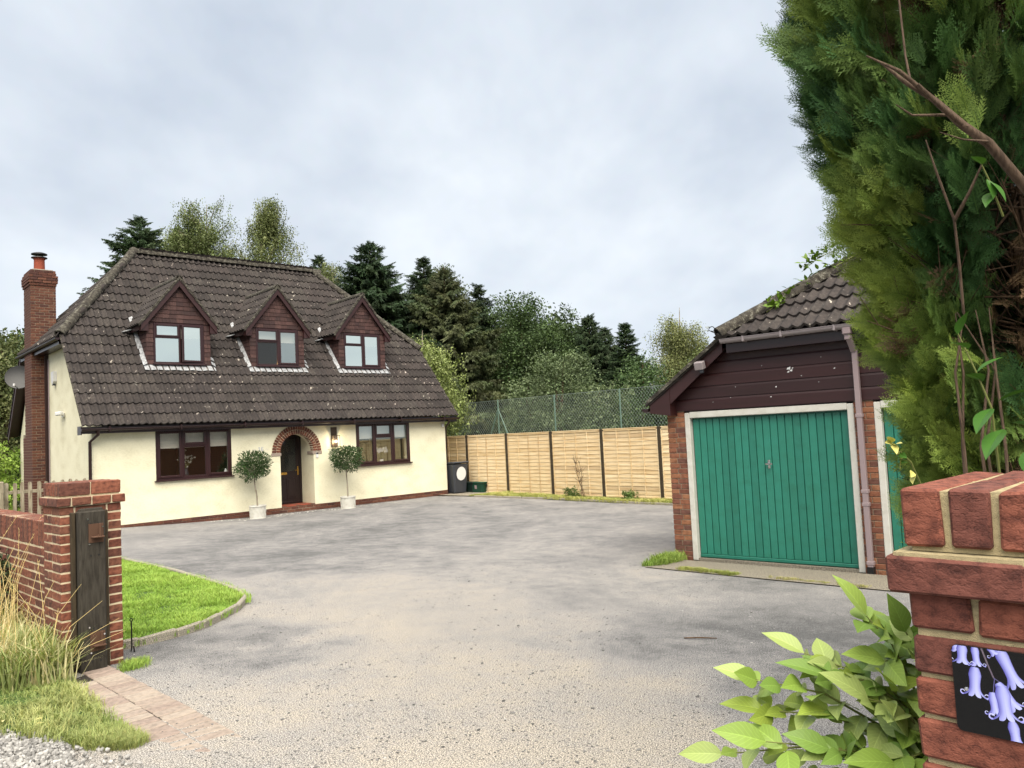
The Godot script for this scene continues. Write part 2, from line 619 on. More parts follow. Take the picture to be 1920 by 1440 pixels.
	mat("ridge_mortar", Color(0.809, 0.809, 0.809), 0.95, tex(512, coloured(512, mo, [[0, Color(0.154, 0.138, 0.121)], [0.5, Color(0.260, 0.236, 0.203)], [0.8, Color(0.359, 0.342, 0.293)], [1, Color(0.605, 0.596, 0.547)]])), 0.9, tex_grey(512, mo), 1.0)
	# grounds
	var dn := 2048
	var big := grain(dn, [[81, 0.006, 5, 0.42], [82, 0.03, 4, 0.33], [83, 0.15, 3, 0.25]], 1.4)
	# worn and dusty patches of the drive, laid out in metres
	var fn := 256
	var field := Image.create(fn, fn, false, Image.FORMAT_L8)
	var wob := FastNoiseLite.new()
	wob.seed = 88
	wob.frequency = 0.45
	var patches := [[-1.5, -6.4, 2.6, 0.5], [-2.1, -8.8, 1.8, 0.4], [-0.3, -4.6, 1.6, 0.45], [0.7, -5.4, 1.5, 0.25], [1.0, -10.2, 1.8, 0.2], [-2.9, -7.3, 0.7, -0.8], [-2.6, -6.6, 0.6, -0.5], [2.3, -7.6, 1.7, -0.55], [1.5, -6.2, 1.1, -0.45], [1.2, -4.7, 0.7, -0.5], [-4.5, -13.0, 1.8, -0.3], [-1.0, -19.0, 6.0, -0.25], [-5.0, -18.0, 4.0, -0.2]]
	for y in fn:
		for x in fn:
			var wx := fposmod(x / float(fn) * 22.0 + 12.0, 22.0) - 12.0
			var wz := fposmod(y / float(fn) * 22.0 + 25.0, 22.0) - 25.0
			var dx := wob.get_noise_2d(wx, wz) * 1.2
			var dz := wob.get_noise_2d(wx + 50.0, wz) * 1.2
			var v := 0.46
			for q in patches:
				var d2: float = (pow(wx + dx - q[0], 2) + pow((wz + dz - q[1]) * 0.8, 2)) / (q[2] * q[2])
				v += q[3] * exp(-d2) * 0.5
			field.set_pixel(x, y, Color(v, v, v))
	field.resize(dn, dn, Image.INTERPOLATE_CUBIC)
	var fd := field.get_data()
	for i in dn * dn:
		big[i] = clampi(int((big[i] - 128) * 0.75) + fd[i], 0, 255)
	T.drive = tex(dn, coloured(dn, big, [[0.0, Color(0.45, 0.455, 0.46)], [0.3, Color(0.62, 0.62, 0.622)], [0.5, Color(0.71, 0.705, 0.697)], [0.75, Color(0.77, 0.753, 0.725)], [1.0, Color(0.815, 0.787, 0.735)]]))
	var grit := grain(512, [[84, 0.11, 2, 0.5], [85, 0.32, 2, 0.5]], 3.6)
	var gc := coloured(512, grit, [[0.0, Color(0.26, 0.26, 0.27)], [0.33, Color(0.62, 0.62, 0.62)], [0.6, Color(0.9, 0.895, 0.885)], [1.0, Color(1, 1, 1)]])
	dab(gc, 512, 900, 0.8, 3.4, Color(0.3, 0.3, 0.32), Color(0.5, 0.5, 0.5), 86, 0.85)
	dab(gc, 512, 700, 0.8, 3.0, Color(1, 1, 1), Color(0.92, 0.9, 0.86), 87, 0.85)
	T.grit = tex(512, gc)
	T.grit_h = tex_grey(512, grit)
	var d := mat("drive", Color(0.93, 0.92, 0.92), 0.95)
	d.albedo_texture = T.drive
	d.uv1_scale = Vector3(1.0 / 22.0, 1.0 / 22.0, 1)
	d.detail_enabled = true
	d.detail_albedo = T.grit
	d.detail_blend_mode = BaseMaterial3D.BLEND_MODE_MUL
	d.detail_uv_layer = BaseMaterial3D.DETAIL_UV_2
	d.uv2_scale = Vector3(1.5, 1.5, 1)
	mat("concrete", Color(0.652, 0.617, 0.554), 0.95, T.grit, 1.1, T.sand_h, 0.6)
	mat("kerb", Color(0.716, 0.685, 0.624), 0.95, T.grit, 1.6)
	mat("bedding", Color(0.160, 0.136, 0.112), 1.0, T.sand, 2.0)
	mat("earth", Color(0.3, 0.29, 0.19), 1.0, T.grit, 0.9)
	mat("turf", Color(0.28, 0.4, 0.12), 1.0, T.grit, 1.4)
	n = 0
	for c in [Color(0.623, 0.564, 0.518), Color(0.597, 0.531, 0.490), Color(0.649, 0.596, 0.546)]:
		mat("paver_%d" % n, c, 0.92, T.sand, 2.0, T.sand_h, 0.4)
		n += 1
	mat("bark", Color(0.36, 0.28, 0.21), 0.95, T.wood_up, 1.2, T.wood_up_h, 1.5)
	mat("pale_bark", Color(0.62, 0.59, 0.54), 0.9, T.wood_up, 1.2)
	mat("dead_wood", Color(0.36, 0.29, 0.235), 0.9, T.wood_up, 4.0, T.wood_up_h, 0.6)
	mat("thin_stem", Color(0.4, 0.42, 0.2), 0.7)
	mat("dry_stalk", Color(0.82, 0.73, 0.5), 0.85)
	mat("wire", Color(0.52, 0.57, 0.54), 0.5)
	mat("net_post", Color(0.36, 0.45, 0.4), 0.5)
	foliage("leaves", Color.WHITE)
	foliage("needles", Color.WHITE, 0.35, 0.6)
	foliage("gloss_leaves", Color.WHITE, 0.3, 0.32)
	foliage("grass", Color.WHITE, 0.7, 0.6)
	mat("stones", Color.WHITE, 0.95).vertex_color_use_as_albedo = true

# a sheet that follows the ground inside a polygon (x, z)
func sheet(poly: PackedVector2Array, step: float, lift: float, rough := 0.0) -> ArrayMesh:
	var pts := PackedVector2Array()
	for i in poly.size():
		var a := poly[i]
		var b := poly[(i + 1) % poly.size()]
		var k := maxi(1, int(a.distance_to(b) / step))
		for j in k:
			pts.append(a.lerp(b, float(j) / k))
	var lo := poly[0]
	var hi := poly[0]
	for p in poly:
		lo = lo.min(p)
		hi = hi.max(p)
	var edge := pts.size()
	var x := lo.x + step * 0.5
	while x < hi.x:
		var y := lo.y + step * 0.5
		while y < hi.y:
			var p := Vector2(x, y) + Vector2(rnd(-0.2, 0.2), rnd(-0.2, 0.2)) * step
			if Geometry2D.is_point_in_polygon(p, poly):
				pts.append(p)
			y += step
		x += step
	var idx := Geometry2D.triangulate_delaunay(pts)
	var v := PackedVector3Array()
	var nn := PackedVector3Array()
	for i in pts.size():
		var p := pts[i]
		var y := hgt(p.x, p.y) + lift
		if rough > 0.0 and i >= edge:
			y += rnd(0.0, rough)
		v.append(Vector3(p.x, y, p.y))
		nn.append(Vector3(hgt(p.x - 0.1, p.y) - hgt(p.x + 0.1, p.y), 0.2, hgt(p.x, p.y - 0.1) - hgt(p.x, p.y + 0.1)).normalized())
	var out := PackedInt32Array()
	for i in range(0, idx.size(), 3):
		var a := pts[idx[i]]
		var b := pts[idx[i + 1]]
		var c := pts[idx[i + 2]]
		if not Geometry2D.is_point_in_polygon((a + b + c) / 3.0, poly):
			continue
		# seen from above (x right, z down the page) clockwise faces point up
		if (b - a).cross(c - a) > 0:
			out.append_array([idx[i], idx[i + 1], idx[i + 2]])
		else:
			out.append_array([idx[i], idx[i + 2], idx[i + 1]])
	var arr := []
	arr.resize(Mesh.ARRAY_MAX)
	arr[Mesh.ARRAY_VERTEX] = v
	arr[Mesh.ARRAY_NORMAL] = nn
	arr[Mesh.ARRAY_TEX_UV] = pts
	arr[Mesh.ARRAY_TEX_UV2] = pts
	arr[Mesh.ARRAY_INDEX] = out
	var m := ArrayMesh.new()
	m.add_surface_from_arrays(Mesh.PRIMITIVE_TRIANGLES, arr)
	return m

func inside_any(p: Vector2, polys: Array) -> bool:
	for q in polys:
		if Geometry2D.is_point_in_polygon(p, q):
			return true
	return false

# world (x, z) of a point in the street frame of the left pier
func street(x: float, z: float) -> Vector2:
	var s := sqrt(0.5)
	return Vector2(PIER_AT.x + (x - z) * s, PIER_AT.z + (x + z) * s)

func fence_xz(x: float, z: float) -> Vector2:
	var c := cos(FENCE_TURN)
	var s := sin(FENCE_TURN)
	return Vector2(FENCE_AT.x + x * c + z * s, FENCE_AT.z - x * s + z * c)

func house_xz(x: float, z: float) -> Vector2:
	var c := cos(HOUSE_TURN)
	var s := sin(HOUSE_TURN)
	return Vector2(HOUSE_AT.x + x * c + z * s, HOUSE_AT.z - x * s + z * c)

func garage_xz(x: float, z: float) -> Vector2:
	var c := cos(GARAGE_TURN)
	var s := sin(GARAGE_TURN)
	return Vector2(GARAGE_AT.x + x * c + z * s, GARAGE_AT.z - x * s + z * c)

var lawn_poly := PackedVector2Array()
var drive_poly := PackedVector2Array()
var apron_poly := PackedVector2Array()
var verge_poly := PackedVector2Array()

func rock_mesh(r: RandomNumberGenerator, flat := 0.6) -> ArrayMesh:
	# a chipped stone: an icosahedron with its corners pushed about
	var f := (1.0 + sqrt(5.0)) / 2.0
	var p := []
	for a in [Vector3(-1, f, 0), Vector3(1, f, 0), Vector3(-1, -f, 0), Vector3(1, -f, 0), Vector3(0, -1, f), Vector3(0, 1, f), Vector3(0, -1, -f), Vector3(0, 1, -f), Vector3(f, 0, -1), Vector3(f, 0, 1), Vector3(-f, 0, -1), Vector3(-f, 0, 1)]:
		var q: Vector3 = a.normalized() * r.randf_range(0.55, 1.3)
		p.append(Vector3(q.x * 0.6, q.y * flat * 0.5, q.z * 0.45))
	var mb := MB.new()
	for t in [[0, 11, 5], [0, 5, 1], [0, 1, 7], [0, 7, 10], [0, 10, 11], [1, 5, 9], [5, 11, 4], [11, 10, 2], [10, 7, 6], [7, 1, 8], [3, 9, 4], [3, 4, 2], [3, 2, 6], [3, 6, 8], [3, 8, 9], [4, 9, 5], [2, 4, 11], [6, 2, 10], [8, 6, 7], [9, 8, 1]]:
		mb.tri(p[t[0]], p[t[1]], p[t[2]])
	return mb.mesh()

func make_ground() -> void:
	# the land: one sheet out to the horizon, finer near by
	var ticks := [-400.0, -260, -160, -110, -75, -52, -38, -30, -24]
	var fine := -20.0
	while fine <= 20.0:
		ticks.append(fine)
		fine += 1.0
	ticks.append_array([24.0, 30, 38, 52, 75, 110, 160, 260, 400])
	var mb := MB.new()
	for i in ticks.size() - 1:
		for j in ticks.size() - 1:
			var x0: float = ticks[i]
			var x1: float = ticks[i + 1]
			var z0: float = ticks[j] - 12.0
			var z1: float = ticks[j + 1] - 12.0
			mb.quad(on_ground(x0, z1, -0.03), on_ground(x1, z1, -0.03), on_ground(x1, z0, -0.03), on_ground(x0, z0, -0.03))
	ground_part("ground", mb.mesh(), M.earth)

	var kerb_line := [Vector2(-3.62, -6.93), Vector2(-3.44, -7.1), Vector2(-3.24, -7.43), Vector2(-3.13, -7.75), Vector2(-3.1, -8.1), Vector2(-3.09, -8.6), Vector2(-3.17, -9.1), Vector2(-3.36, -9.5), Vector2(-3.62, -9.85), Vector2(-4.0, -10.3), Vector2(-4.95, -11.39), Vector2(-6.36, -12.79), Vector2(-8.2, -14.6), Vector2(-9.6, -16.3)]
	lawn_poly = PackedVector2Array(kerb_line)
	lawn_poly.append_array([Vector2(-11.5, -17.0), Vector2(-12.5, -14.5), Vector2(-6.3, -8.6), Vector2(-4.3, -6.62)])
	drive_poly = PackedVector2Array([Vector2(-4.3, -6.8)])
	for p in kerb_line:
		drive_poly.append(p)
	drive_poly.append_array([house_xz(-0.9, 0.9), house_xz(-0.2, -0.25), house_xz(10.5, -0.25), fence_xz(-0.55, 1.55), fence_xz(2.0, 1.0), fence_xz(4.0, 0.75), fence_xz(7.8, 0.7), fence_xz(14.0, 0.7), Vector2(9, -13.6), garage_xz(-0.38, -5.4), garage_xz(-0.38, 0.05), Vector2(2.05, -11.3), Vector2(1.71, -10.99), Vector2(2.54, -10.2), Vector2(3.11, -9.66), Vector2(4.14, -8.73), Vector2(6.5, -6.6), Vector2(4.2, -4.4), Vector2(0.95, -1.2), Vector2(0.6, 4.0), Vector2(-9.0, 4.0), Vector2(-9.0, -1.5)])
	ground_part("driveway", sheet(drive_poly, 0.45, 0.004), M.drive)
	apron_poly = PackedVector2Array([Vector2(1.71, -10.99), Vector2(2.54, -10.2), Vector2(3.11, -9.66), Vector2(4.14, -8.73), Vector2(6.9, -6.3), garage_xz(5.3, 0.12), garage_xz(-0.45, 0.12), Vector2(2.1, -11.45)])
	ground_part("concrete_apron", sheet(apron_poly, 0.3, 0.016, 0.008), M.concrete)
	ground_part("lawn", sheet(lawn_poly, 0.4, 0.03, 0.015), M.turf)
	verge_poly = PackedVector2Array([street(-4.6, -0.1), street(-0.4, 0.0), street(0.2, 0.02), street(0.42, 0.06), street(1.1, 0.1), street(1.66, 0.13), street(1.95, 0.12), street(2.05, 0.2), street(1.85, 0.36), street(1.55, 0.5), street(1.1, 0.74), street(0.1, 1.3), street(-1.5, 1.9), street(-4.6, 2.4)])
	ground_part("verge", sheet(verge_poly, 0.2, 0.012, 0.03), M.turf)
	var strip := PackedVector2Array([fence_xz(1.6, 1.1), fence_xz(4.0, 0.78), fence_xz(9.5, 0.72), fence_xz(9.5, -0.3), fence_xz(1.6, -0.3)])
	ground_part("grass_strip", sheet(strip, 0.3, 0.02, 0.02), M.turf)
	var slab := PackedVector2Array([fence_xz(-2.4, 1.0), fence_xz(-0.55, 1.45), fence_xz(1.6, 1.1), fence_xz(1.6, -0.2), fence_xz(-2.4, -0.2)])
	ground_part("path", sheet(slab, 0.4, 0.03), M.concrete)

	# concrete edging round the lawn, each stone its own piece
	var kerb := thing("kerb", "curved pale concrete edging along the lawn beside the driveway", "kerb")
	kerb.set_meta("kind", "structure")
	for i in kerb_line.size() - 1:
		var a: Vector2 = kerb_line[i]
		var b: Vector2 = kerb_line[i + 1]
		var n := maxi(1, int(round(a.distance_to(b) / 0.62)))
		for j in n:
			var p := a.lerp(b, float(j) / n)
			var q := a.lerp(b, float(j + 1) / n)
			var m := (p + q) / 2
			var t := Transform3D(Basis(UP, -(q - p).angle()), on_ground(m.x, m.y, 0.015))
			t.basis = t.basis * Basis(Vector3.RIGHT, rnd(-0.05, 0.05))
			put("kerb_stone", block(Vector3(snappedf(p.distance_to(q) + 0.004, 0.02), 0.13, 0.055), 0.012, i % 2, 0.002), M.kerb, kerb, t)
	var fk := thing("kerb", "low straight concrete edging along the grass strip before the wooden fence", "kerb")
	fk.set_meta("kind", "structure")
	for i in 9:
		var x := 1.65 + i * 0.92
		var z := lerpf(1.1, 0.72, clampf((x - 1.6) / 2.5, 0, 1))
		var p := fence_xz(x + 0.45, z)
		put("kerb_stone", block(Vector3(0.91, 0.12, 0.05), 0.008, i % 2), M.kerb, fk, Transform3D(Basis(UP, FENCE_TURN + (0.13 if x < 3.6 else 0.0)), on_ground(p.x, p.y, 0.0)))

	# brick pavers across the gateway
	var pv := thing("brick_paving", "strip of worn pinkish block pavers across the gateway from the left pier", "paving")
	pv.set_meta("kind", "structure")
	var bed := sheet(PackedVector2Array([street(0.04, -0.32), street(1.7, -0.32), street(1.7, 0.1), street(0.3, 0.1)]), 0.2, 0.006)
	put("bedding", bed, M.bedding, pv)
	for row in 2:
		for i in 30:
			var x := 0.03 + i * 0.108 + row * 0.03 + (0.05 if row else 0.0)
			var z := -0.22 + row * 0.222
			if row == 1 and x < 0.35:
				continue
			var p := street(x + 0.05, z)
			var sink := maxf(0.0, x - 1.45) * 0.017
			var t := Transform3D(Basis(UP, GATE_TURN) * Basis(Vector3.RIGHT, rnd(-0.012, 0.012)) * Basis(Vector3.BACK, rnd(-0.02, 0.02)), on_ground(p.x, p.y, -0.016 - sink + rnd(-0.002, 0.002)))
			put("brick", block(Vector3(0.094, 0.065, 0.21), 0.006, i % 3, 0.002), M["paver_%d" % (rng.randi() % 3)], pv, t)

	# loose dark chips and pale grit scattered on the drive
	var r := RandomNumberGenerator.new()
	r.seed = 77
	var chip := rock_mesh(r)
	var chips := []
	var tints := []
	var patch := FastNoiseLite.new()
	patch.seed = 5
	patch.frequency = 0.8
	for i in 20000:
		var d := 3.2 + 9.0 * pow(rng.randf(), 1.8)
		var x := rnd(-0.62, 0.5) * d
		var p := Vector2(x, -d)
		if not Geometry2D.is_point_in_polygon(p, drive_poly) or Geometry2D.is_point_in_polygon(p, apron_poly) or Geometry2D.is_point_in_polygon(p, verge_poly):
			continue
		var heap := patch.get_noise_2d(p.x, p.y) + (0.35 if d < 6.5 and x < 0.4 else 0.0) + (0.2 if x > 0.2 and d < 6 else 0.0)
		if rng.randf() > 0.25 + heap * 0.9:
			continue
		var s := rnd(0.004, 0.01) if rng.randf() < 0.96 else rnd(0.011, 0.018)
		chips.append(Transform3D(Basis.from_euler(Vector3(rnd(-0.3, 0.3), rnd(0, TAU), rnd(-0.3, 0.3))).scaled(Vector3.ONE * s * 1.5), on_ground(p.x, p.y, 0.004 + s * 0.15)))
		var g := rnd(0.06, 0.2) if rng.randf() < 0.9 else rnd(0.25, 0.4)
		tints.append(Color(g, g * 0.97, g * 0.94))
	copies("loose_chippings", chip, M.stones, chips, tints)

	# pale broken stone by the roadside, bottom left
	var stones := []
	tints = []
	for i in 16000:
		var x := rnd(0.3, 2.7)
		var z := rnd(0.25, 1.5)
		var p := street(x, z)
		var lim := 0.69 - (x - 1.235) * 0.556
		if z < lim - 0.05 + rnd(-0.08, 0.12):
			continue
		if z - lim < (x - 1.7) * 0.7 and rng.randf() < 0.9:
			continue
		var s := rnd(0.009, 0.023)
		stones.append(Transform3D(Basis.from_euler(Vector3(rnd(-0.5, 0.5), rnd(0, TAU), rnd(-0.5, 0.5))).scaled(Vector3.ONE * s * 1.35), on_ground(p.x, p.y, 0.008 + rnd(0.0, 0.02))))
		var g := rnd(0.12, 0.4)
		tints.append(Color(g, g * 0.97, g * 0.93))
	copies("roadside_gravel", rock_mesh(r, 0.8), M.stones, stones, tints)
	# white petals and grit swept up against the house
	var bits := []
	tints = []
	for i in 240:
		var x := rnd(2.6, 7.4)
		var p := house_xz(x, 0.12 + absf(rng.randfn(0.0, 0.22)) + (0.25 if absf(x - 3.8) < 0.6 or absf(x - 6.3) < 0.5 else 0.0))
		bits.append(Transform3D(Basis.from_euler(Vector3(0, rnd(0, TAU), 0)).scaled(Vector3.ONE * rnd(0.012, 0.03)), on_ground(p.x, p.y, 0.008)))
		tints.append(Color(0.72, 0.7, 0.64))
	copies("fallen_petals", rock_mesh(r, 0.25), M.stones, bits, tints)
	var tw := MB.new()
	tw.tube([on_ground(1.38, -6.93, 0.015), on_ground(1.5, -6.9, 0.022), on_ground(1.66, -6.91, 0.012)], [0.006, 0.007, 0.004], 5)
	tag(put("twig", tw.mesh(), M.bark), "thin dark twig lying on the driveway before the garage", "twig")

# one course-laid brick; names and meshes shared
func brick(parent: Node, center: Vector3, size: Vector3, family: String, tints: int, turn := 0.0, called := "brick") -> void:
	var q := Vector3(snappedf(size.x, 0.002), snappedf(size.y, 0.002), snappedf(size.z, 0.002))
	var t := Transform3D(Basis(UP, turn + rnd(-0.004, 0.004)), center + Vector3(0, rnd(-0.0015, 0.0015), 0))
	put(called, block(q, 0.005, rng.randi() % 3, 0.0022), M["%s_%d" % [family, rng.randi() % tints]], parent, t)

# a run of bricks along x on a face at z (front), lengths given; each a piece of depth d
func course(parent: Node, x0: float, x1: float, y: float, z: float, offset: float, family: String, tints: int, length := 0.215, height := 0.065, joint := 0.01, depth := 0.09) -> void:
	var x := x0 - offset
	while x < x1 - 0.02:
		var a := maxf(x, x0)
		var b := minf(x + length, x1)
		if b - a > 0.025:
			brick(parent, Vector3((a + b) / 2, y + height / 2, z - depth / 2 + rnd(-0.0015, 0.0015)), Vector3(b - a, height, depth), family, tints)
		x += length + joint

# the pier of a gateway: 2 by 2 bricks, corbel and brick-on-edge cap; x in [-w, 0], z in [-w, 0]
func pier_body(parent: Node, x0: float, top: float, courses: int, family: String, tints: int, mortar: String, sunk: float, c := 0.075) -> void:
	var w := 0.457
	var s := 0.2235
	var core := MB.new()
	core.box(Vector3(x0 + sunk, -0.2, -w + sunk), Vector3(x0 + w - sunk, top, -sunk))
	put("mortar", core.mesh(), M[mortar], parent)
	var h := 0.0655
	var d := 0.1025
	for i in courses:
		var y := top - (i + 1) * c + 0.0095
		var f := (i % 2 == 0) != (mortar == "near_mortar")
		# pinwheel: stretchers round the four sides, turned over in every other course
		if f:
			for k in 2:
				brick(parent, Vector3(x0 + s / 2 + k * (s + 0.01), y + h / 2, -d / 2), Vector3(s, h, d), family, tints)
				brick(parent, Vector3(x0 + s / 2 + k * (s + 0.01), y + h / 2, -w + d / 2), Vector3(s, h, d), family, tints)
			brick(parent, Vector3(x0 + d / 2, y + h / 2, -w / 2), Vector3(d, h, w - 2 * d - 0.02), family, tints)
			brick(parent, Vector3(x0 + w - d / 2, y + h / 2, -w / 2), Vector3(d, h, w - 2 * d - 0.02), family, tints)
		else:
			for k in 2:
				brick(parent, Vector3(x0 + d / 2, y + h / 2, -s / 2 - k * (s + 0.01)), Vector3(d, h, s), family, tints)
				brick(parent, Vector3(x0 + w - d / 2, y + h / 2, -s / 2 - k * (s + 0.01)), Vector3(d, h, s), family, tints)
			for z in [-d / 2, -w + d / 2]:
				var m := (w - 2 * d - 0.03) / 2
				brick(parent, Vector3(x0 + d + 0.01 + m / 2, y + h / 2, z), Vector3(m, h, d), family, tints)
				brick(parent, Vector3(x0 + w - d - 0.01 - m / 2, y + h / 2, z), Vector3(m, h, d), family, tints)

func pier_cap(parent: Node, x0: float, top: float, family: String, tints: int, mortar: String, on_edge_along_x: bool, out := 0.028) -> void:
	var w := 0.457
	var core := MB.new()
	core.box(Vector3(x0 - out + 0.012, top + 0.002, -w - out + 0.012), Vector3(x0 + w + out - 0.012, top + 0.0735, out - 0.012))
	core.box(Vector3(x0 + 0.01, top + 0.075, -w + 0.01), Vector3(x0 + w - 0.01, top + 0.183, -0.01))
	put("mortar", core.mesh(), M[mortar], parent)
	var d := 0.1025
	var full := w + 2 * out
	var y := top + 0.004 + 0.0325
	for z in [out - d / 2, -w - out + d / 2]:
		for k in 2:
			var l := (full - 0.01) / 2 - 0.03 * (1 if k == 0 else -1)
			var cx: float = x0 - out + l / 2 if k == 0 else x0 + w + out - l / 2
			brick(parent, Vector3(cx, y, z), Vector3(l, 0.065, d), family, tints)
	for x in [x0 - out + d / 2, x0 + w + out - d / 2]:
		for k in 2:
			var l := (full - 2 * d - 0.03) / 2
			brick(parent, Vector3(x, y, -w / 2 + (k - 0.5) * (l + 0.01)), Vector3(d, 0.065, l), family, tints)
	# cap: bricks on edge, their ends or their sides to the street
	y = top + 0.0825 + 0.0525
	for i in 6:
		for k in 2:
			var u := x0 + 0.0325 + i * 0.0784
			var v := -0.112 - k * 0.233
			brick(parent, Vector3(u, y, v), Vector3(0.0655, 0.105, 0.223), family, tints)

func make_walls() -> void:
	var lp := thing("gate_pier", "red brick gate pier with an old timber post, at the left of the driveway", "brick pier", PIER_AT, GATE_TURN)
	pier_body(lp, -0.457, 1.345, 18, "pier_brick", 5, "mortar", 0.0035)
	pier_cap(lp, -0.457, 1.345, "pier_brick", 5, "mortar", false)
	# the old gate post bolted to the pier's drive side, and its ironmongery
	var post := thing("timber_gate_post", "weathered dark timber post with hinge pins fixed to left brick pier", "post", PIER_AT + Vector3(0, 0, 0), GATE_TURN)
	var mb := MB.new()
	mb.bevel(at(0.055, 0.66, -0.205), Vector3(0.1, 1.29, 0.195), 0.012)
	mb.bevel(Transform3D(Basis(Vector3.BACK, 0.18), Vector3(0.048, 1.305, -0.205)), Vector3(0.08, 0.03, 0.17), 0.008)
	put("post", mb.mesh(), M.old_post, post)
	for s in [-0.085, -0.325]:
		var b := MB.new()
		b.bevel(at(0.022, 0.655, s), Vector3(0.04, 1.285, 0.034), 0.006)
		put("batten", b.mesh(), M.fence_post_wood, post)
	for y in [1.1, 0.25]:
		var h := MB.new()
		h.box(Vector3(0.106, y - 0.05, -0.285), Vector3(0.111, y + 0.1, -0.175))
		put("hinge_plate", h.mesh(), M.rust, post)
		h = MB.new()
		h.tube([Vector3(0.11, y, -0.25), Vector3(0.155, y, -0.25)], [0.011, 0.011], 8)
		h.tube([Vector3(0.15, y - 0.012, -0.25), Vector3(0.15, y + 0.1, -0.25)], [0.011, 0.01], 8)
		h.bevel(at(0.138, y - 0.005, -0.235), Vector3(0.05, 0.012, 0.09), 0.003)
		put("hinge_pin", h.mesh(), M.rust, post)
		for q in [[y + 0.07, -0.28], [y - 0.06, -0.18], [y + 0.14, -0.17]]:
			var nail := MB.new()
			nail.tube([Vector3(0.104, q[0], q[1]), Vector3(0.112, q[0], q[1])], [0.009, 0.007], 8)
			put("bolt", nail.mesh(), M.chrome, post)
	for q in [[1.2, -0.19], [1.2, -0.25], [0.95, -0.19], [0.95, -0.25], [0.38, -0.2], [0.38, -0.26], [0.12, -0.19], [0.12, -0.25]]:
		var hole := MB.new()
		hole.tube([Vector3(0.1, q[0], q[1]), Vector3(0.1062, q[0], q[1])], [0.007, 0.007], 8)
		put("bolt_hole", hole.mesh(), M.black_plastic, post)

	# the garden wall running on from the pier
	var wall := thing("garden_wall", "low red brick wall topped with upright bricks, left of the gate pier", "brick wall", PIER_AT, GATE_TURN)
	var core := MB.new()
	core.box(Vector3(-4.6, -0.2, -0.27), Vector3(-0.459, 1.2, -0.0535))
	put("mortar", core.mesh(), M.mortar, wall)
	for i in 13:
		course(wall, -3.2, -0.465, i * 0.075 + 0.005, -0.05, 0.1125 if i % 2 else 0.0, "pier_brick", 5)
	for i in 40:
		var x := -0.5 - i * 0.0755
		brick(wall, Vector3(x, 0.985 + 0.109, -0.16), Vector3(0.0655, 0.216, 0.222), "pier_brick", 5)
	# the end pier beyond
	var ep := thing("end_pier", "short brick pier at far left beyond the low garden wall", "brick pier", Vector3(-6.3, 0.22, -8.55), GATE_TURN)
	pier_body(ep, -0.457, 1.28, 8, "pier_brick", 5, "mortar", 0.0035)
	for i in 6:
		for k in 2:
			brick(ep, Vector3(-0.457 + 0.0325 + i * 0.0784, 1.335, -0.112 - k * 0.233), Vector3(0.0655, 0.105, 0.223), "pier_brick", 5)

	# the near pier at the right, its plaque
	var rp := thing("gate_pier", "close red brick gate pier with thick mortar joints at right foreground", "brick pier", RPIER_AT, GATE_TURN)
	pier_body(rp, 0.0, 1.392, 18, "near_brick", 4, "near_mortar", 0.009, 0.0755)
	pier_cap(rp, 0.0, 1.392, "near_brick", 4, "near_mortar", true)
	var pq := thing("picture_plaque", "black plaque printed with violet bluebells on the right brick pier", "plaque", RPIER_AT + Vector3(0, 0, 0), GATE_TURN)
	var pm := MB.new()
	var pw := 0.205
	var ph := 0.148
	var pc := Vector3(0.0665 + pw / 2, 1.3095 - ph / 2, 0.004)
	var outline := rounded(pw, ph, 0.01)
	pm.prism(outline, -0.002, 0.002, Transform3D(Basis(), pc))
	put("plate", pm.mesh(), M.black_plastic, pq)
	var face := MB.new()
	var inner := rounded(pw - 0.001, ph - 0.001, 0.0095)
	for i in range(1, inner.size() - 1):
		var tri := [inner[0], inner[i], inner[i + 1]]
		var p := []
		var u := []
		for k in 3:
			p.append(pc + Vector3(tri[k].x, tri[k].y, 0.0026))
			u.append(Vector2(tri[k].x / pw + 0.5, 0.5 - tri[k].y / ph))
		face.tri_n(p[0], p[1], p[2], Vector3.BACK, Vector3.BACK, Vector3.BACK, u[0], u[1], u[2])
	var pmat := mat("bluebell_print", Color.WHITE, 0.18)
	pmat.albedo_texture = ImageTexture.create_from_image(bluebells())
	put("print", face.mesh(), pmat, pq)
	var sc := MB.new()
	sc.lathe(Vector3.ZERO, [Vector2(0.0035, 0.0), Vector2(0.0032, 0.0012), Vector2(0.0, 0.0018)], 14)
	put("screw", sc.mesh(), M.chrome, pq, Transform3D(Basis(Vector3.RIGHT, PI / 2), pc + Vector3(-pw / 2 + 0.02, 0.0, 0.0026)))

func rounded(w: float, h: float, r: float) -> PackedVector2Array:
	var out := PackedVector2Array()
	for k in 4:
		var c := Vector2((w / 2 - r) * (1 if k == 0 or k == 3 else -1), (h / 2 - r) * (1 if k < 2 else -1))
		for i in 5:
			out.append(c + Vector2.from_angle((k + i / 4.0) * PI / 2) * r)
	return out

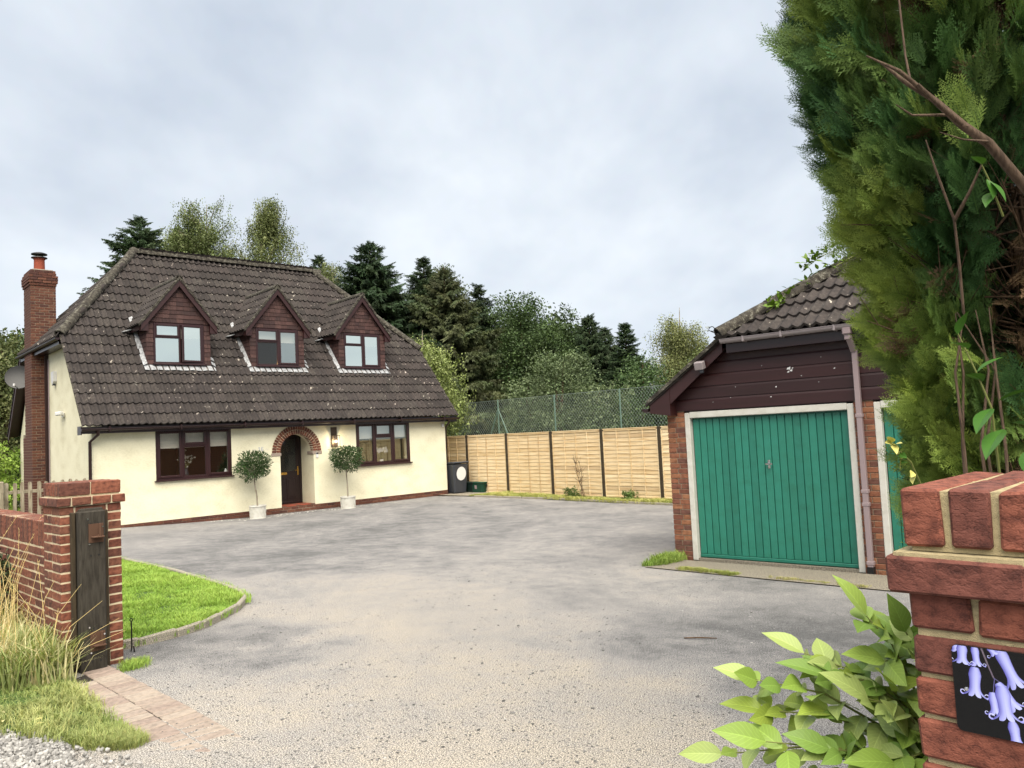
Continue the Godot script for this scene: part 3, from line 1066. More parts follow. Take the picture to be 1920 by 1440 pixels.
# the print on the plaque: a hanging stem of bluebells
func bluebells() -> Image:
	var w := 720
	var h := 512
	var im := Image.create(w, h, false, Image.FORMAT_RGB8)
	im.fill(Color(0.012, 0.016, 0.03))
	var r := RandomNumberGenerator.new()
	r.seed = 9
	for i in 40:
		var a := Vector2(r.randf_range(0, 300), r.randf_range(330, 512))
		stroke(im, a, a + Vector2(r.randf_range(20, 90), r.randf_range(-30, 30)), 1.0, Color(0.03, 0.05, 0.06))
	stroke(im, Vector2(168, 0), Vector2(196, 90), 8.0, Color(0.42, 0.38, 0.42))
	stroke(im, Vector2(196, 90), Vector2(222, 165), 7.0, Color(0.4, 0.36, 0.42))
	stroke(im, Vector2(222, 165), Vector2(262, 190), 4.0, Color(0.36, 0.34, 0.5))
	stroke(im, Vector2(226, 170), Vector2(214, 250), 4.0, Color(0.36, 0.34, 0.55))
	for b in [[20, -20, 30, 40, 60], [130, -10, 138, 110, 58], [62, -8, 56, 108, 78], [250, -30, 345, 200, 92], [205, -20, 240, 30, 50], [124, 118, 112, 292, 88], [240, 190, 330, 330, 80], [206, 250, 218, 380, 64], [258, 205, 274, 400, 104], [300, 400, 316, 536, 78]]:
		bell(im, Vector2(b[0], b[1]), Vector2(b[2], b[3]), b[4])
	return im

func stroke(im: Image, a: Vector2, b: Vector2, wide: float, c: Color) -> void:
	var n := int(a.distance_to(b)) + 1
	for i in n:
		var p := a.lerp(b, float(i) / n)
		im.fill_rect(Rect2i(int(p.x - wide / 2), int(p.y - wide / 2), maxi(1, int(wide)), maxi(1, int(wide))), c)

func bell(im: Image, a: Vector2, b: Vector2, wide: float) -> void:
	var d := (b - a).normalized()
	var s := Vector2(-d.y, d.x)
	var l := a.distance_to(b)
	var lo := a.min(b) - Vector2.ONE * wide
	var hi := a.max(b) + Vector2.ONE * wide
	for y in range(maxi(0, int(lo.y)), mini(im.get_height(), int(hi.y))):
		for x in range(maxi(0, int(lo.x)), mini(im.get_width(), int(hi.x))):
			var q := Vector2(x, y) - a
			var u := q.dot(d) / l
			var v := q.dot(s)
			if u < 0.0 or u > 1.02:
				continue
			var half := wide * (0.19 + 0.2 * sqrt(minf(u * 4.0, 1.0)) - 0.06 * sin(PI * clampf((u - 0.3) / 0.6, 0.0, 1.0)))
			if u > 0.7:
				half += wide * 0.4 * pow((u - 0.7) / 0.3, 2.2)
			var k := v / half
			if absf(k) > 1.0:
				continue
			# scalloped mouth
			if u > 0.86 and u - 0.86 > 0.17 * pow(absf(cos((k + 0.33) * PI * 1.5)), 0.6):
				continue
			var shade := 0.5 + 0.38 * cos((k + 0.25) * 1.9) + 0.12 * u - 0.16 * smoothstep(0.75, 1.0, absf(k))
			var rib := absf(fposmod(k * 1.5 + 0.5, 1.0) - 0.5)
			shade -= 0.18 * clampf(1.0 - rib * 14.0, 0.0, 1.0) * u
			var c := Color(0.25, 0.24, 0.6).lerp(Color(0.74, 0.76, 0.98), clampf(shade, 0, 1))
			im.set_pixel(x, y, c)
	# curled tips
	for side in [-1.0, 1.0]:
		var p: Vector2 = b + s * side * wide * 0.74 - d * wide * 0.02
		for i in 26:
			var an := float(i) / 25.0 * 4.4
			var q: Vector2 = p + (s * side * sin(an) - d * (1 - cos(an))) * wide * 0.13
			var t: float = wide * 0.07 * (1.3 - i / 36.0)
			im.fill_rect(Rect2i(int(q.x - t / 2), int(q.y - t / 2), maxi(2, int(t)), maxi(2, int(t))), Color(0.62, 0.62, 0.93).lerp(Color(0.86, 0.87, 1.0), i / 25.0))

# ---- the house. local x runs along its front, z towards the drive, y up ----
func roof_y(z: float) -> float:    # height of the front slope above z (z is negative behind the front wall)
	return EAVE + (0.3 - z) * PITCH

# one bold-roll tile; x across, z down the slope, y out of it. origin at the middle of its lower edge
func tile_mesh(w: float, l: float, rolls: int, high: float, variant: int, clip: Array = [], t := Transform3D()) -> ArrayMesh:
	var key := "tile %.3f %.3f %d %.3f %d" % [w, l, rolls, high, variant]
	if clip.is_empty() and shapes.has(key):
		return shapes[key]
	var r := RandomNumberGenerator.new()
	r.seed = hash(key)
	var warp := r.randf_range(-0.003, 0.003)
	var n := rolls * 6
	var mb := MB.new()
	var thick := 0.04
	var lift := 0.04
	var top := []
	var nr := []
	for i in n + 1:
		var x := -w / 2 + w * i / n
		var ph := TAU * i / 6.0
		var c := 0.5 - 0.5 * cos(ph)
		var y := high * pow(c, 2.4) + warp * (float(i) / n - 0.5) * 2.0
		var sl := high * PI * rolls / w * sin(ph) * 1.1
		top.append([Vector3(x, y + lift, 0), Vector3(x, y, -l)])
		nr.append(Vector3(-sl, 1, lift / l).normalized())
	for i in n:
		var a: Vector3 = top[i][0]
		var b: Vector3 = top[i + 1][0]
		var c: Vector3 = top[i + 1][1]
		var d: Vector3 = top[i][1]
		mb.tri_n(a, b, c, nr[i], nr[i + 1], nr[i + 1])
		mb.tri_n(a, c, d, nr[i], nr[i + 1], nr[i])
		mb.quad(a - Vector3(0, thick, 0), b - Vector3(0, thick, 0), b, a)
	mb.quad(top[0][1] - Vector3(0, thick, 0), top[0][0] - Vector3(0, thick, 0), top[0][0], top[0][1])
	mb.quad(top[n][0] - Vector3(0, thick, 0), top[n][1] - Vector3(0, thick, 0), top[n][1], top[n][0])
	if not clip.is_empty():
		mb = clipped(mb, clip, t)
		return mb.mesh() if mb.v.size() else null
	shapes[key] = mb.mesh()
	return shapes[key]

# keeps what lies on the positive side of planes given in the parent's axes: [point, normal]
func clipped(mb: MB, planes: Array, t: Transform3D) -> MB:
	var inv := t.affine_inverse()
	for pl in planes:
		var o: Vector3 = inv * pl[0]
		var nn: Vector3 = (inv.basis * pl[1]).normalized()
		var out := MB.new()
		for i in range(0, mb.v.size(), 3):
			var pts := []
			for k in 3:
				var p := mb.v[i + k]
				var q := mb.v[i + (k + 1) % 3]
				var dp := (p - o).dot(nn)
				var dq := (q - o).dot(nn)
				var np := mb.n[i + k]
				var nq := mb.n[i + (k + 1) % 3]
				if dp >= 0:
					pts.append([p, np])
				if (dp >= 0) != (dq >= 0):
					var f := dp / (dp - dq)
					pts.append([p.lerp(q, f), np.lerp(nq, f).normalized()])
			for k in range(1, pts.size() - 1):
				# stored clockwise already, so hand them back counter-clockwise
				out.tri_n(pts[0][0], pts[k + 1][0], pts[k][0], pts[0][1], pts[k + 1][1], pts[k][1])
		mb = out
	return mb

# half-round ridge or hip tiles from a to b under parent
func ridge_run(parent: Node, a: Vector3, b: Vector3, radius: float, length: float, material: Material) -> void:
	var d := (b - a).normalized()
	var n := int(ceil(a.distance_to(b) / length))
	var x := UP.cross(d).normalized()
	var y := d.cross(x)
	for i in n:
		var key := "ridge %.3f %.3f" % [radius, length]
		if not shapes.has(key):
			var mb := MB.new()
			for k in 8:
				var u := PI * (k / 8.0) * 1.1 - 0.16
				var w := PI * ((k + 1) / 8.0) * 1.1 - 0.16
				var pu := Vector3(cos(u), sin(u), 0)
				var pw := Vector3(cos(w), sin(w), 0)
				mb.tri_n(pu * radius, pw * radius, pw * radius * 0.97 + Vector3(0, 0, length), pu, pw, pw)
				mb.tri_n(pu * radius, pw * radius * 0.97 + Vector3(0, 0, length), pu * radius * 0.97 + Vector3(0, 0, length), pu, pw, pu)
				for e in [0.0, length]:
					var s := -1.0 if e == 0.0 else 1.0
					mb.face([pu * radius * 0.8 + Vector3(0, 0, e), pu * radius + Vector3(0, 0, e), pw * radius + Vector3(0, 0, e), pw * radius * 0.8 + Vector3(0, 0, e)], s > 0)
			shapes[key] = mb.mesh()
		var t := Transform3D(Basis(x, y, d), a + d * (i * length) + y * (rnd(-0.004, 0.006) - radius * 0.25))
		put("ridge_tile", shapes[key], material, parent, t)

func window_frame(mb: MB, x0: float, x1: float, y0: float, y1: float, w: float, z0: float, z1: float, b := 0.008) -> void:
	var d := z1 - z0
	var z := (z0 + z1) / 2
	mb.bevel(at(x0 + w / 2, (y0 + y1) / 2, z), Vector3(w, y1 - y0, d), b)
	mb.bevel(at(x1 - w / 2, (y0 + y1) / 2, z), Vector3(w, y1 - y0, d), b)
	mb.bevel(at((x0 + x1) / 2, y0 + w / 2, z), Vector3(x1 - x0 - 2 * w, w, d - 0.002), b)
	mb.bevel(at((x0 + x1) / 2, y1 - w / 2, z), Vector3(x1 - x0 - 2 * w, w, d - 0.002), b)

func pane(parent: Node, x0: float, x1: float, y0: float, y1: float, z: float, material: Material) -> void:
	var mb := MB.new()
	mb.quad(Vector3(x0, y0, z), Vector3(x1, y0, z), Vector3(x1, y1, z), Vector3(x0, y1, z))
	put("pane", mb.mesh(), material, parent)

func front_window(house: Node3D, x0: float, glass: Material) -> void:
	var x1 := x0 + 1.9
	var y0 := 1.235
	var y1 := 2.49
	var z := 0.0
	var mb := MB.new()
	window_frame(mb, x0, x1, y0, y1, 0.06, -0.07, 0.006)
	var m0 := x0 + 0.645
	var m1 := x0 + 1.265
	for x in [m0, m1]:
		mb.bevel(at(x, (y0 + y1) / 2, -0.032), Vector3(0.06, y1 - y0 - 0.12, 0.07), 0.008)
	mb.bevel(at((m0 + m1) / 2, 2.07, -0.032), Vector3(m1 - m0 - 0.06, 0.05, 0.068), 0.008)
	var win := put("window", mb.mesh(), M.frame_brown, house)
	for s in [[x0 + 0.06, m0 - 0.03, y0 + 0.06, y1 - 0.06], [m1 + 0.03, x1 - 0.06, y0 + 0.06, y1 - 0.06], [m0 + 0.03, m1 - 0.03, 2.095, y1 - 0.06]]:
		var f := MB.new()
		window_frame(f, s[0] - 0.014, s[1] + 0.014, s[2] - 0.014, s[3] + 0.014, 0.062, -0.03, 0.024, 0.012)
		put("sash", f.mesh(), M.frame_brown, win)
		pane(win, s[0] + 0.04, s[1] - 0.04, s[2] + 0.04, s[3] - 0.04, -0.012, glass)
	var c := MB.new()
	window_frame(c, m0 + 0.03, m1 - 0.03, y0 + 0.06, 2.045, 0.022, -0.03, 0.0, 0.006)
	put("bead", c.mesh(), M.frame_brown, win)
	pane(win, m0 + 0.045, m1 - 0.045, y0 + 0.075, 2.03, -0.016, glass)
	var sill := MB.new()
	sill.bevel(at((x0 + x1) / 2, y0 - 0.014, 0.0), Vector3(1.98, 0.035, 0.16), 0.01)
	put("sill", sill.mesh(), M.frame_brown, win)
	# roman blinds, drawn part of the way
	for s in [[x0 + 0.07, m0 - 0.04], [m0 + 0.05, m1 - 0.05], [m1 + 0.04, x1 - 0.07]]:
		var b := MB.new()
		var y := 2.45
		for k in 3:
			b.box(Vector3(s[0], y - 0.12 - 0.008 * k, -0.14 + 0.006 * k), Vector3(s[1], y, -0.128 + 0.006 * k))
			y -= 0.1202
		b.box(Vector3(s[0], y - 0.075, -0.145), Vector3(s[1], y - 0.0105, -0.1))
		put("blind", b.mesh(), M.blind, win)

# points of the arch over the porch opening
const ARCH_X := 5.175
const ARCH_R := 0.5
const SPRING := 1.745

func make_house() -> void:
	var h := thing("house", "cream rendered chalet house with steep brown tiled roof and three dormers", "house", HOUSE_AT, HOUSE_TURN)
	var base := 0.255
	var top := 2.5
	# front wall in pieces round its openings
	var w := MB.new()
	var t := 0.3
	w.box(Vector3(0, base, -t), Vector3(1.42, top, 0))
	w.box(Vector3(1.42, base, -t), Vector3(3.32, 1.222, 0))
	w.box(Vector3(3.32, base, -t), Vector3(ARCH_X - ARCH_R, top, 0))
	w.box(Vector3(ARCH_X + ARCH_R, base, -t), Vector3(7.06, top, 0))
	w.box(Vector3(7.06, base, -t), Vector3(8.96, 1.222, 0))
	w.box(Vector3(8.96, base, -t), Vector3(HL, top, 0))
	for i in 20:
		var a := PI * i / 20.0
		var b := PI * (i + 1) / 20.0
		var p := Vector2(ARCH_X + cos(a) * ARCH_R, SPRING + sin(a) * ARCH_R)
		var q := Vector2(ARCH_X + cos(b) * ARCH_R, SPRING + sin(b) * ARCH_R)
		for z in [0.0, -t]:
			w.face([Vector3(q.x, q.y, z), Vector3(p.x, p.y, z), Vector3(p.x, top, z), Vector3(q.x, top, z)], z == 0.0)
		w.quad(Vector3(q.x, q.y, -t), Vector3(p.x, p.y, -t), Vector3(p.x, p.y, 0), Vector3(q.x, q.y, 0))
	# porch: side walls, ceiling
	w.box(Vector3(ARCH_X - ARCH_R - 0.1, base, -0.74), Vector3(ARCH_X - ARCH_R, 2.45, -t))
	w.box(Vector3(ARCH_X + ARCH_R, base, -0.74), Vector3(ARCH_X + ARCH_R + 0.1, 2.45, -t))
	w.box(Vector3(ARCH_X - ARCH_R, 2.3, -0.9), Vector3(ARCH_X + ARCH_R, 2.45, -t))
	put("front_wall", w.mesh(), M.render, h)
	# gables: up to the half hips
	var hip_z := -1.625
	var hip_y := roof_y(hip_z)
	var mid := -HD / 2
	for x in [0.0, HL - 0.3]:
		var poly := PackedVector2Array([Vector2(t, base), Vector2(HD, base), Vector2(HD, 2.5), Vector2(HD - (hip_y - 3.05) / PITCH - 0.05, hip_y - 0.02), Vector2((hip_y - 3.05) / PITCH + 0.05, hip_y - 0.02), Vector2(t, 2.6)])
		var g := MB.new()
		g.prism(poly, 0, 0.3, Transform3D(Basis(Vector3(0, 0, -1), UP, Vector3(1, 0, 0)), Vector3(x, 0, 0)))
		put("gable_wall", g.mesh(), M.render, h)
	var rear := MB.new()
	rear.box(Vector3(0.3, base, -HD), Vector3(1.05, top, -HD + 0.3))
	rear.box(Vector3(2.4, base, -HD), Vector3(HL - 0.3, top, -HD + 0.3))
	rear.box(Vector3(1.05, 2.2, -HD), Vector3(2.4, top, -HD + 0.3))
	put("rear_wall", rear.mesh(), M.render, h)
	var ins := MB.new()
	ins.box(Vector3(0.3, 0.1, -HD + 0.3), Vector3(HL - 0.3, 0.25, -0.3))
	ins.box(Vector3(0.3, 2.5, -HD + 0.3), Vector3(HL - 0.3, 2.58, -0.3))
	ins.box(Vector3(4.56, 0.25, -HD + 0.3), Vector3(4.574, 2.5, -0.3))
	ins.box(Vector3(5.776, 0.25, -HD + 0.3), Vector3(5.79, 2.5, -0.3))
	ins.box(Vector3(5.79, 0.25, -4.2), Vector3(HL - 0.3, 2.5, -4.1))
	for z in [-3.4]:
		ins.box(Vector3(0.9, 3.4, z - 0.08), Vector3(HL - 0.9, 5.6, z))
	ins.box(Vector3(0.5, 3.72, -HD + 1.6), Vector3(HL - 0.5, 3.8, -1.2))
	ins.box(Vector3(3.7, 3.8, -3.4), Vector3(3.78, 5.4, -2.3))
	ins.box(Vector3(6.5, 3.8, -3.4), Vector3(6.58, 5.4, -2.3))
	put("inner_walls", ins.mesh(), M.inside, h)

	# brick plinth
	var pl := MB.new()
	pl.box(Vector3(-0.004, -0.2, -0.3), Vector3(HL + 0.004, 0.253, -0.012))
	pl.box(Vector3(-0.004, -0.2, -HD), Vector3(0.3, 0.253, -0.3))
	var plinth := put("plinth", pl.mesh(), M.garage_mortar, h)
	for i in 4:
		course(plinth, 0.0, HL, 0.183 - i * 0.075, 0.004, 0.1125 if i % 2 else 0.0, "chimney_brick", 5)
	# doorstep of quarry tiles
	var st := MB.new()
	st.box(Vector3(ARCH_X - 0.5, 0.1, -0.74), Vector3(ARCH_X + 0.5, 0.262, 0.0))
	var step := put("doorstep", st.mesh(), M.garage_mortar, h)
	for i in 7:
		for k in 3:
			put("tile", block(Vector3(0.138, 0.02, 0.225), 0.004, i % 2), M.terracotta if (i + k) % 3 else M.chimney_brick_3, step, at(ARCH_X - 0.5 + 0.071 + i * 0.143, 0.27, -0.1 - k * 0.232))
	# the arch: two rings of half bricks
	var ar := MB.new()
	for i in 40:
		var a := PI * i / 40.0
		var b := PI * (i + 1) / 40.0
		for z in [0.003]:
			w = ar
			var r0 := ARCH_R + 0.004
			var r1 := ARCH_R + 0.246
			ar.quad(Vector3(ARCH_X + cos(b) * r0, SPRING + sin(b) * r0, z), Vector3(ARCH_X + cos(a) * r0, SPRING + sin(a) * r0, z), Vector3(ARCH_X + cos(a) * r1, SPRING + sin(a) * r1, z), Vector3(ARCH_X + cos(b) * r1, SPRING + sin(b) * r1, z))
	var arch := put("brick_arch", ar.mesh(), M.mortar, h)
	for ring in 2:
		var r := ARCH_R + 0.054 + ring * 0.123
		var n := 25 if ring == 0 else 29
		for i in n:
			var a := PI * (i + 0.5) / n
			var wide := PI * (r - 0.045) / n - 0.011
			var tt := Transform3D(Basis(Vector3.BACK, a - PI / 2), Vector3(ARCH_X + cos(a) * r, SPRING + sin(a) * r, -0.045 if ring else -0.075))
			put("brick", block(Vector3(snappedf(wide, 0.002), 0.112, 0.13 if ring else 0.19), 0.005, i % 3, 0.002), M["pier_brick_%d" % (rng.randi() % 5)], arch, tt)
	for s in [-1, 1]:
		put("springer", block(Vector3(0.29, 0.085, 0.34), 0.008, 0, 0.002), M.paver_0, arch, at(ARCH_X + s * (ARCH_R + 0.115), SPRING - 0.046, -0.155))
	# front door in the porch
	var dm := MB.new()
	window_frame(dm, ARCH_X - 0.5, ARCH_X + 0.5, 0.28, 2.3, 0.065, -0.8, -0.735)
	dm.box(Vector3(ARCH_X - 0.435, 0.345, -0.785), Vector3(ARCH_X + 0.435, 1.2, -0.76))
	dm.box(Vector3(ARCH_X - 0.435, 2.12, -0.785), Vector3(ARCH_X + 0.435, 2.235, -0.76))
	dm.box(Vector3(ARCH_X - 0.435, 1.2, -0.785), Vector3(ARCH_X - 0.33, 2.12, -0.76))
	dm.box(Vector3(ARCH_X + 0.33, 1.2, -0.785), Vector3(ARCH_X + 0.435, 2.12, -0.76))
	for s in [[-0.33, -0.03], [0.03, 0.33]]:
		dm.bevel(at(ARCH_X + (s[0] + s[1]) / 2, 0.72, -0.755), Vector3(0.3, 0.6, 0.02), 0.008)
		dm.bevel(at(ARCH_X + (s[0] + s[1]) / 2, 0.72, -0.745), Vector3(0.2, 0.48, 0.02), 0.008)
	var door := put("front_door", dm.mesh(), M.door_brown, h)
	pane(door, ARCH_X - 0.33, ARCH_X + 0.33, 1.2, 2.12, -0.772, M.glass_dark)
	var lb := MB.new()
	lb.bevel(at(ARCH_X - 0.09, 1.14, -0.752), Vector3(0.28, 0.075, 0.016), 0.005)
	put("letter_plate", lb.mesh(), M.brass, door)
	var hd := MB.new()
	hd.bevel(at(ARCH_X + 0.385, 1.2, -0.752), Vector3(0.035, 0.25, 0.012), 0.004)
	hd.tube([Vector3(ARCH_X + 0.385, 1.22, -0.745), Vector3(ARCH_X + 0.385, 1.22, -0.7), Vector3(ARCH_X + 0.27, 1.22, -0.695)], [0.01, 0.01, 0.009], 8)
	put("handle", hd.mesh(), M.brass, door)
	front_window(h, 1.42, M.glass_low)
	front_window(h, 7.06, M.glass_low)
	make_roof(h, hip_z, hip_y)
	for i in 3:
		make_dormer(h, [2.385, 5.16, 7.975][i], i)
	make_chimney(h)
	# fascia, soffit and gutter along the front
	var fa := MB.new()
	fa.box(Vector3(-0.27, 2.44, -0.27 + 0.51), Vector3(HL + 0.27, 2.6, 0.26))
	fa.box(Vector3(-0.27, 2.502, 0.0), Vector3(HL + 0.27, 2.514, 0.24))
	for x in [-0.292, HL + 0.27]:
		fa.box(Vector3(x, 2.42, -0.05), Vector3(x + 0.022, 2.62, 0.262))
	put("fascia", fa.mesh(), M.brown_plastic, h)
	put("gutter", gutter_mesh(-0.3, HL + 0.31, 2.55, 0.318, 0.055), M.brown_plastic, h)
	for i in 7:
		var b := MB.new()
		b.bevel(at(0.3 + i * 1.63, 2.535, 0.315), Vector3(0.035, 0.125, 0.125), 0.006)
		put("gutter_bracket", b.mesh(), M.brown_plastic, h)
	for s in [[0.06, 0.03], [HL - 0.06, -0.3]]:
		var dp := MB.new()
		var x: float = s[0]
		dp.tube([Vector3(x, 2.53, 0.31), Vector3(x, 2.42, 0.31), Vector3(x - (0.12 if x < 1 else -0.16), 2.25, 0.07 if x < 1 else -0.1), Vector3(x - (0.12 if x < 1 else -0.16), 0.1, 0.05 if x < 1 else -0.12)], [0.037, 0.036, 0.036, 0.036], 10)
		put("downpipe", dp.mesh(), M.brown_plastic, h)
	var gd := MB.new()
	gd.box(Vector3(-0.09, 0.1, -4.28), Vector3(-0.005, 4.75, -4.2))
	put("downpipe", gd.mesh(), M.brown_plastic, h)
	var wire := MB.new()
	wire.tube([Vector3(-0.03, 0.3, -4.08), Vector3(-0.03, 4.6, -4.08)], [0.014, 0.014], 6)
	put("cable_pipe", wire.mesh(), M.pipe_mauve, h)

func gutter_mesh(x0: float, x1: float, y: float, z: float, r: float) -> ArrayMesh:
	var mb := MB.new()
	var n := 10
	for i in n:
		var a := PI + PI * i / n
		var b := PI + PI * (i + 1) / n
		var na := Vector3(0, sin(a), cos(a))
		var nb := Vector3(0, sin(b), cos(b))
		var o := Vector3(0, y, z)
		var l := Vector3(x0, 0, 0)
		var e := Vector3(x1, 0, 0)
		mb.tri_n(o + l + na * r, o + e + na * r, o + e + nb * r, na, na, nb)
		mb.tri_n(o + l + na * r, o + e + nb * r, o + l + nb * r, na, nb, nb)
		mb.tri_n(o + l + nb * (r - 0.004), o + e + nb * (r - 0.004), o + e + na * (r - 0.004), -nb, -nb, -na)
		mb.tri_n(o + l + nb * (r - 0.004), o + e + na * (r - 0.004), o + l + na * (r - 0.004), -nb, -na, -na)
		for x in [x0, x1]:
			mb.tri(Vector3(x, y, z), Vector3(x, y, z) + na * r, Vector3(x, y, z) + nb * r)
	# rolled rims
	for s in [-1, 1]:
		mb.tube([Vector3(x0, y, z + s * r), Vector3(x1, y, z + s * r)], [0.006, 0.006], 6)
	return mb.mesh()

# the sides of the front slope's outline at a given z: [x from, x to]
func roof_span(z: float, hip_z: float) -> Vector2:
	if z > hip_z:
		return Vector2(-0.28, HL + 0.28)
	var f := (z - hip_z) / (-HD / 2 - hip_z)
	return Vector2(lerpf(-0.28, 2.17, f), lerpf(HL + 0.28, 8.02, f))

const DORMER_X := [2.385, 5.16, 7.975]
const DORMER_Z := -0.97
const DORMER_RIDGE := 6.5
const DORMER_RISE := 1.27   # slope of the dormer roofs

func under_dormer(x: float, z: float) -> bool:
	var y := roof_y(z)
	for c in DORMER_X:
		var d := absf(x - c)
		if z < DORMER_Z - 0.06 and d < 0.78 and y < 5.35:
			return true
		if d < 1.0 and z < DORMER_Z and y < DORMER_RIDGE - d * DORMER_RISE - 0.08 and y > 5.15:
			return true
	return false

func make_roof(h: Node3D, hip_z: float, hip_y: float) -> void:
	var ridge_y := roof_y(-HD / 2)
	var mid := -HD / 2
	var felt := MB.new()
	var rl := Vector3(2.17, ridge_y, mid)
	var rr := Vector3(8.02, ridge_y, mid)
	var dn := Vector3(0, -0.02, 0)
	for s in [0, 1]:
		var e0 := Vector3(-0.28, EAVE, 0.3)
		var e1 := Vector3(HL + 0.28, EAVE, 0.3)
		var v0 := Vector3(-0.28, hip_y, hip_z)
		var v1 := Vector3(HL + 0.28, hip_y, hip_z)
		if s == 1:
			for_rear = true
			e0.z = -HD - 0.3; e1.z = -HD - 0.3
			v0.z = -HD - hip_z; v1.z = -HD - hip_z
		var polyg := [e0 + dn, e1 + dn, v1 + dn, rr + dn, rl + dn, v0 + dn]
		for k in range(1, 5):
			if s == 0:
				continue
			felt.tri(polyg[0], polyg[k + 1], polyg[k])
	# the front slope's boards leave the dormers open
	var rows := 40
	for i in rows:
		var z0 := lerpf(0.3, mid, float(i) / rows)
		var z1 := lerpf(0.3, mid, float(i + 1) / rows)
		var zm := (z0 + z1) / 2
		var sp0 := roof_span(z0, hip_z)
		var sp1 := roof_span(z1, hip_z)
		var cuts := [0.0]
		if zm < DORMER_Z and roof_y(zm) < 5.3:
			for c in DORMER_X:
				cuts.append_array([c - 0.78, c + 0.78])
		cuts.append(99.0)
		for k in range(0, cuts.size() - 1, 2):
			var a0 := maxf(cuts[k], sp0.x); var b0 := minf(cuts[k + 1], sp0.y)
			var a1 := maxf(cuts[k], sp1.x); var b1 := minf(cuts[k + 1], sp1.y)
			if k == 0:
				a0 = sp0.x; a1 = sp1.x
			felt.quad(Vector3(a0, roof_y(z0) - 0.02, z0), Vector3(b0, roof_y(z0) - 0.02, z0), Vector3(b1, roof_y(z1) - 0.02, z1), Vector3(a1, roof_y(z1) - 0.02, z1))
	# half hips
	for s in [-1, 1]:
		var x: float = -0.28 if s < 0 else HL + 0.28
		var apex: Vector3 = rl if s < 0 else rr
		felt.face([Vector3(x, hip_y, -HD - hip_z) + dn, Vector3(x, hip_y, hip_z) + dn, apex + dn, apex + dn], s < 0)
	var roof := put("roof", felt.mesh(), M.roof_felt, h)

	# tiles of the front slope
	var gauge := 0.345
	var pitch_angle := atan(PITCH)
	var slope := (0.3 - mid) / cos(pitch_angle)
	var basis := Basis(Vector3.RIGHT, pitch_angle)
	var singles := []
	var clips := []
	var n_rows := int(slope / gauge) + 1
	for i in n_rows:
		var dist := i * gauge - 0.05
		var z := 0.3 - dist * cos(pitch_angle)
		var y := roof_y(z)
		var span := roof_span(z - 0.12, hip_z)
		var cols := int(ceil((HL + 0.6) / 0.33))
		for k in cols:
			var x := -0.3 + 0.165 + k * 0.33
			var zc := z - 0.13
			if under_dormer(x, zc):
				continue
			var l := minf(0.42, (z - mid) / cos(pitch_angle) + 0.02)
			if l < 0.12:
				continue
			var t := Transform3D(basis * Basis(UP, rnd(-0.008, 0.008)), Vector3(x + rnd(-0.004, 0.004), y - 0.02 + rnd(0, 0.006), z))
			var near_left := x - 0.19 < roof_span(z - 0.3, hip_z).x
			var near_right := x + 0.19 > roof_span(z - 0.3, hip_z).y
			if near_left or near_right or l < 0.41:
				if x + 0.165 < span.x - 0.1 or x - 0.165 > span.y + 0.1:
					continue
				clips.append([t, x, l])
			else:
				singles.append(t)
	# hip planes stand upright over the hip lines
	var hl := Vector3(2.17 + 0.28, 0, mid - hip_z)
	var hr := Vector3(8.02 - HL - 0.28, 0, mid - hip_z)
	var nl := hl.cross(UP).normalized()
	if nl.x < 0:
		nl = -nl
	var nr := hr.cross(UP).normalized()
	if nr.x > 0:
		nr = -nr
	for c in clips:
		var planes := [[Vector3(-0.28, 0, hip_z), nl], [Vector3(HL + 0.28, 0, hip_z), nr]]
		var tx: float = c[0].origin.z
		if tx > hip_z + 0.3:
			planes = [[Vector3(-0.29, 0, 0), Vector3.RIGHT], [Vector3(HL + 0.29, 0, 0), Vector3.LEFT]]
		elif tx > hip_z - 0.1:
			planes.append([Vector3(-0.29, 0, 0), Vector3.RIGHT])
			planes.append([Vector3(HL + 0.29, 0, 0), Vector3.LEFT])
			planes.append([Vector3(0, 0, mid), Vector3.BACK])
		var m := tile_mesh(0.33, c[2], 2, 0.052, 0, planes, c[0])
		if m:
			put("tile", m, M["roof_tile_%d" % (rng.randi() % 4)], roof, c[0])
	# nearest ones singly, the others together
	var eye := to_local_house(Vector3(0, 2, 0))
	singles.sort_custom(func(a, b): return a.origin.distance_squared_to(eye) < b.origin.distance_squared_to(eye))
	var rest := []
	var tints := []
	for i in singles.size():
		if i < 190:
			put("tile", tile_mesh(0.33, 0.42, 2, 0.052, i % 3), M["roof_tile_%d" % (rng.randi() % 4)], roof, singles[i])
		else:
			rest.append(singles[i])
			tints.append(pick([Color(0.95, 0.85, 0.83), Color(0.74, 0.66, 0.65), Color(1, 0.95, 0.9), Color(0.6, 0.54, 0.52)]))
	# left half hip and the rear slope
	var la := atan((ridge_y - hip_y) / (2.17 + 0.28))
	var lb := Basis(Vector3(0, 0, 1), Vector3(sin(la) * -1.0, cos(la), 0), Vector3(-cos(la), -sin(la), 0))
	var rows_left := int((2.45 / cos(la)) / gauge) + 1
	for i in rows_left:
		var d := i * gauge - 0.05
		var x := -0.28 + d * cos(la)
		var y := hip_y + d * sin(la)
		var f := clampf((x + 0.28) / 2.45, 0, 1)
		var za := lerpf(hip_z, mid, f)
		var zb := lerpf(-HD - hip_z, mid, f)
		var z := zb + 0.2
		while z < za - 0.12:
			rest.append(Transform3D(lb, Vector3(x, y + 0.008, z)))
			tints.append(Color(0.8, 0.74, 0.72))
			z += 0.33
	var back := Basis(UP, PI) * Basis(Vector3.RIGHT, pitch_angle)
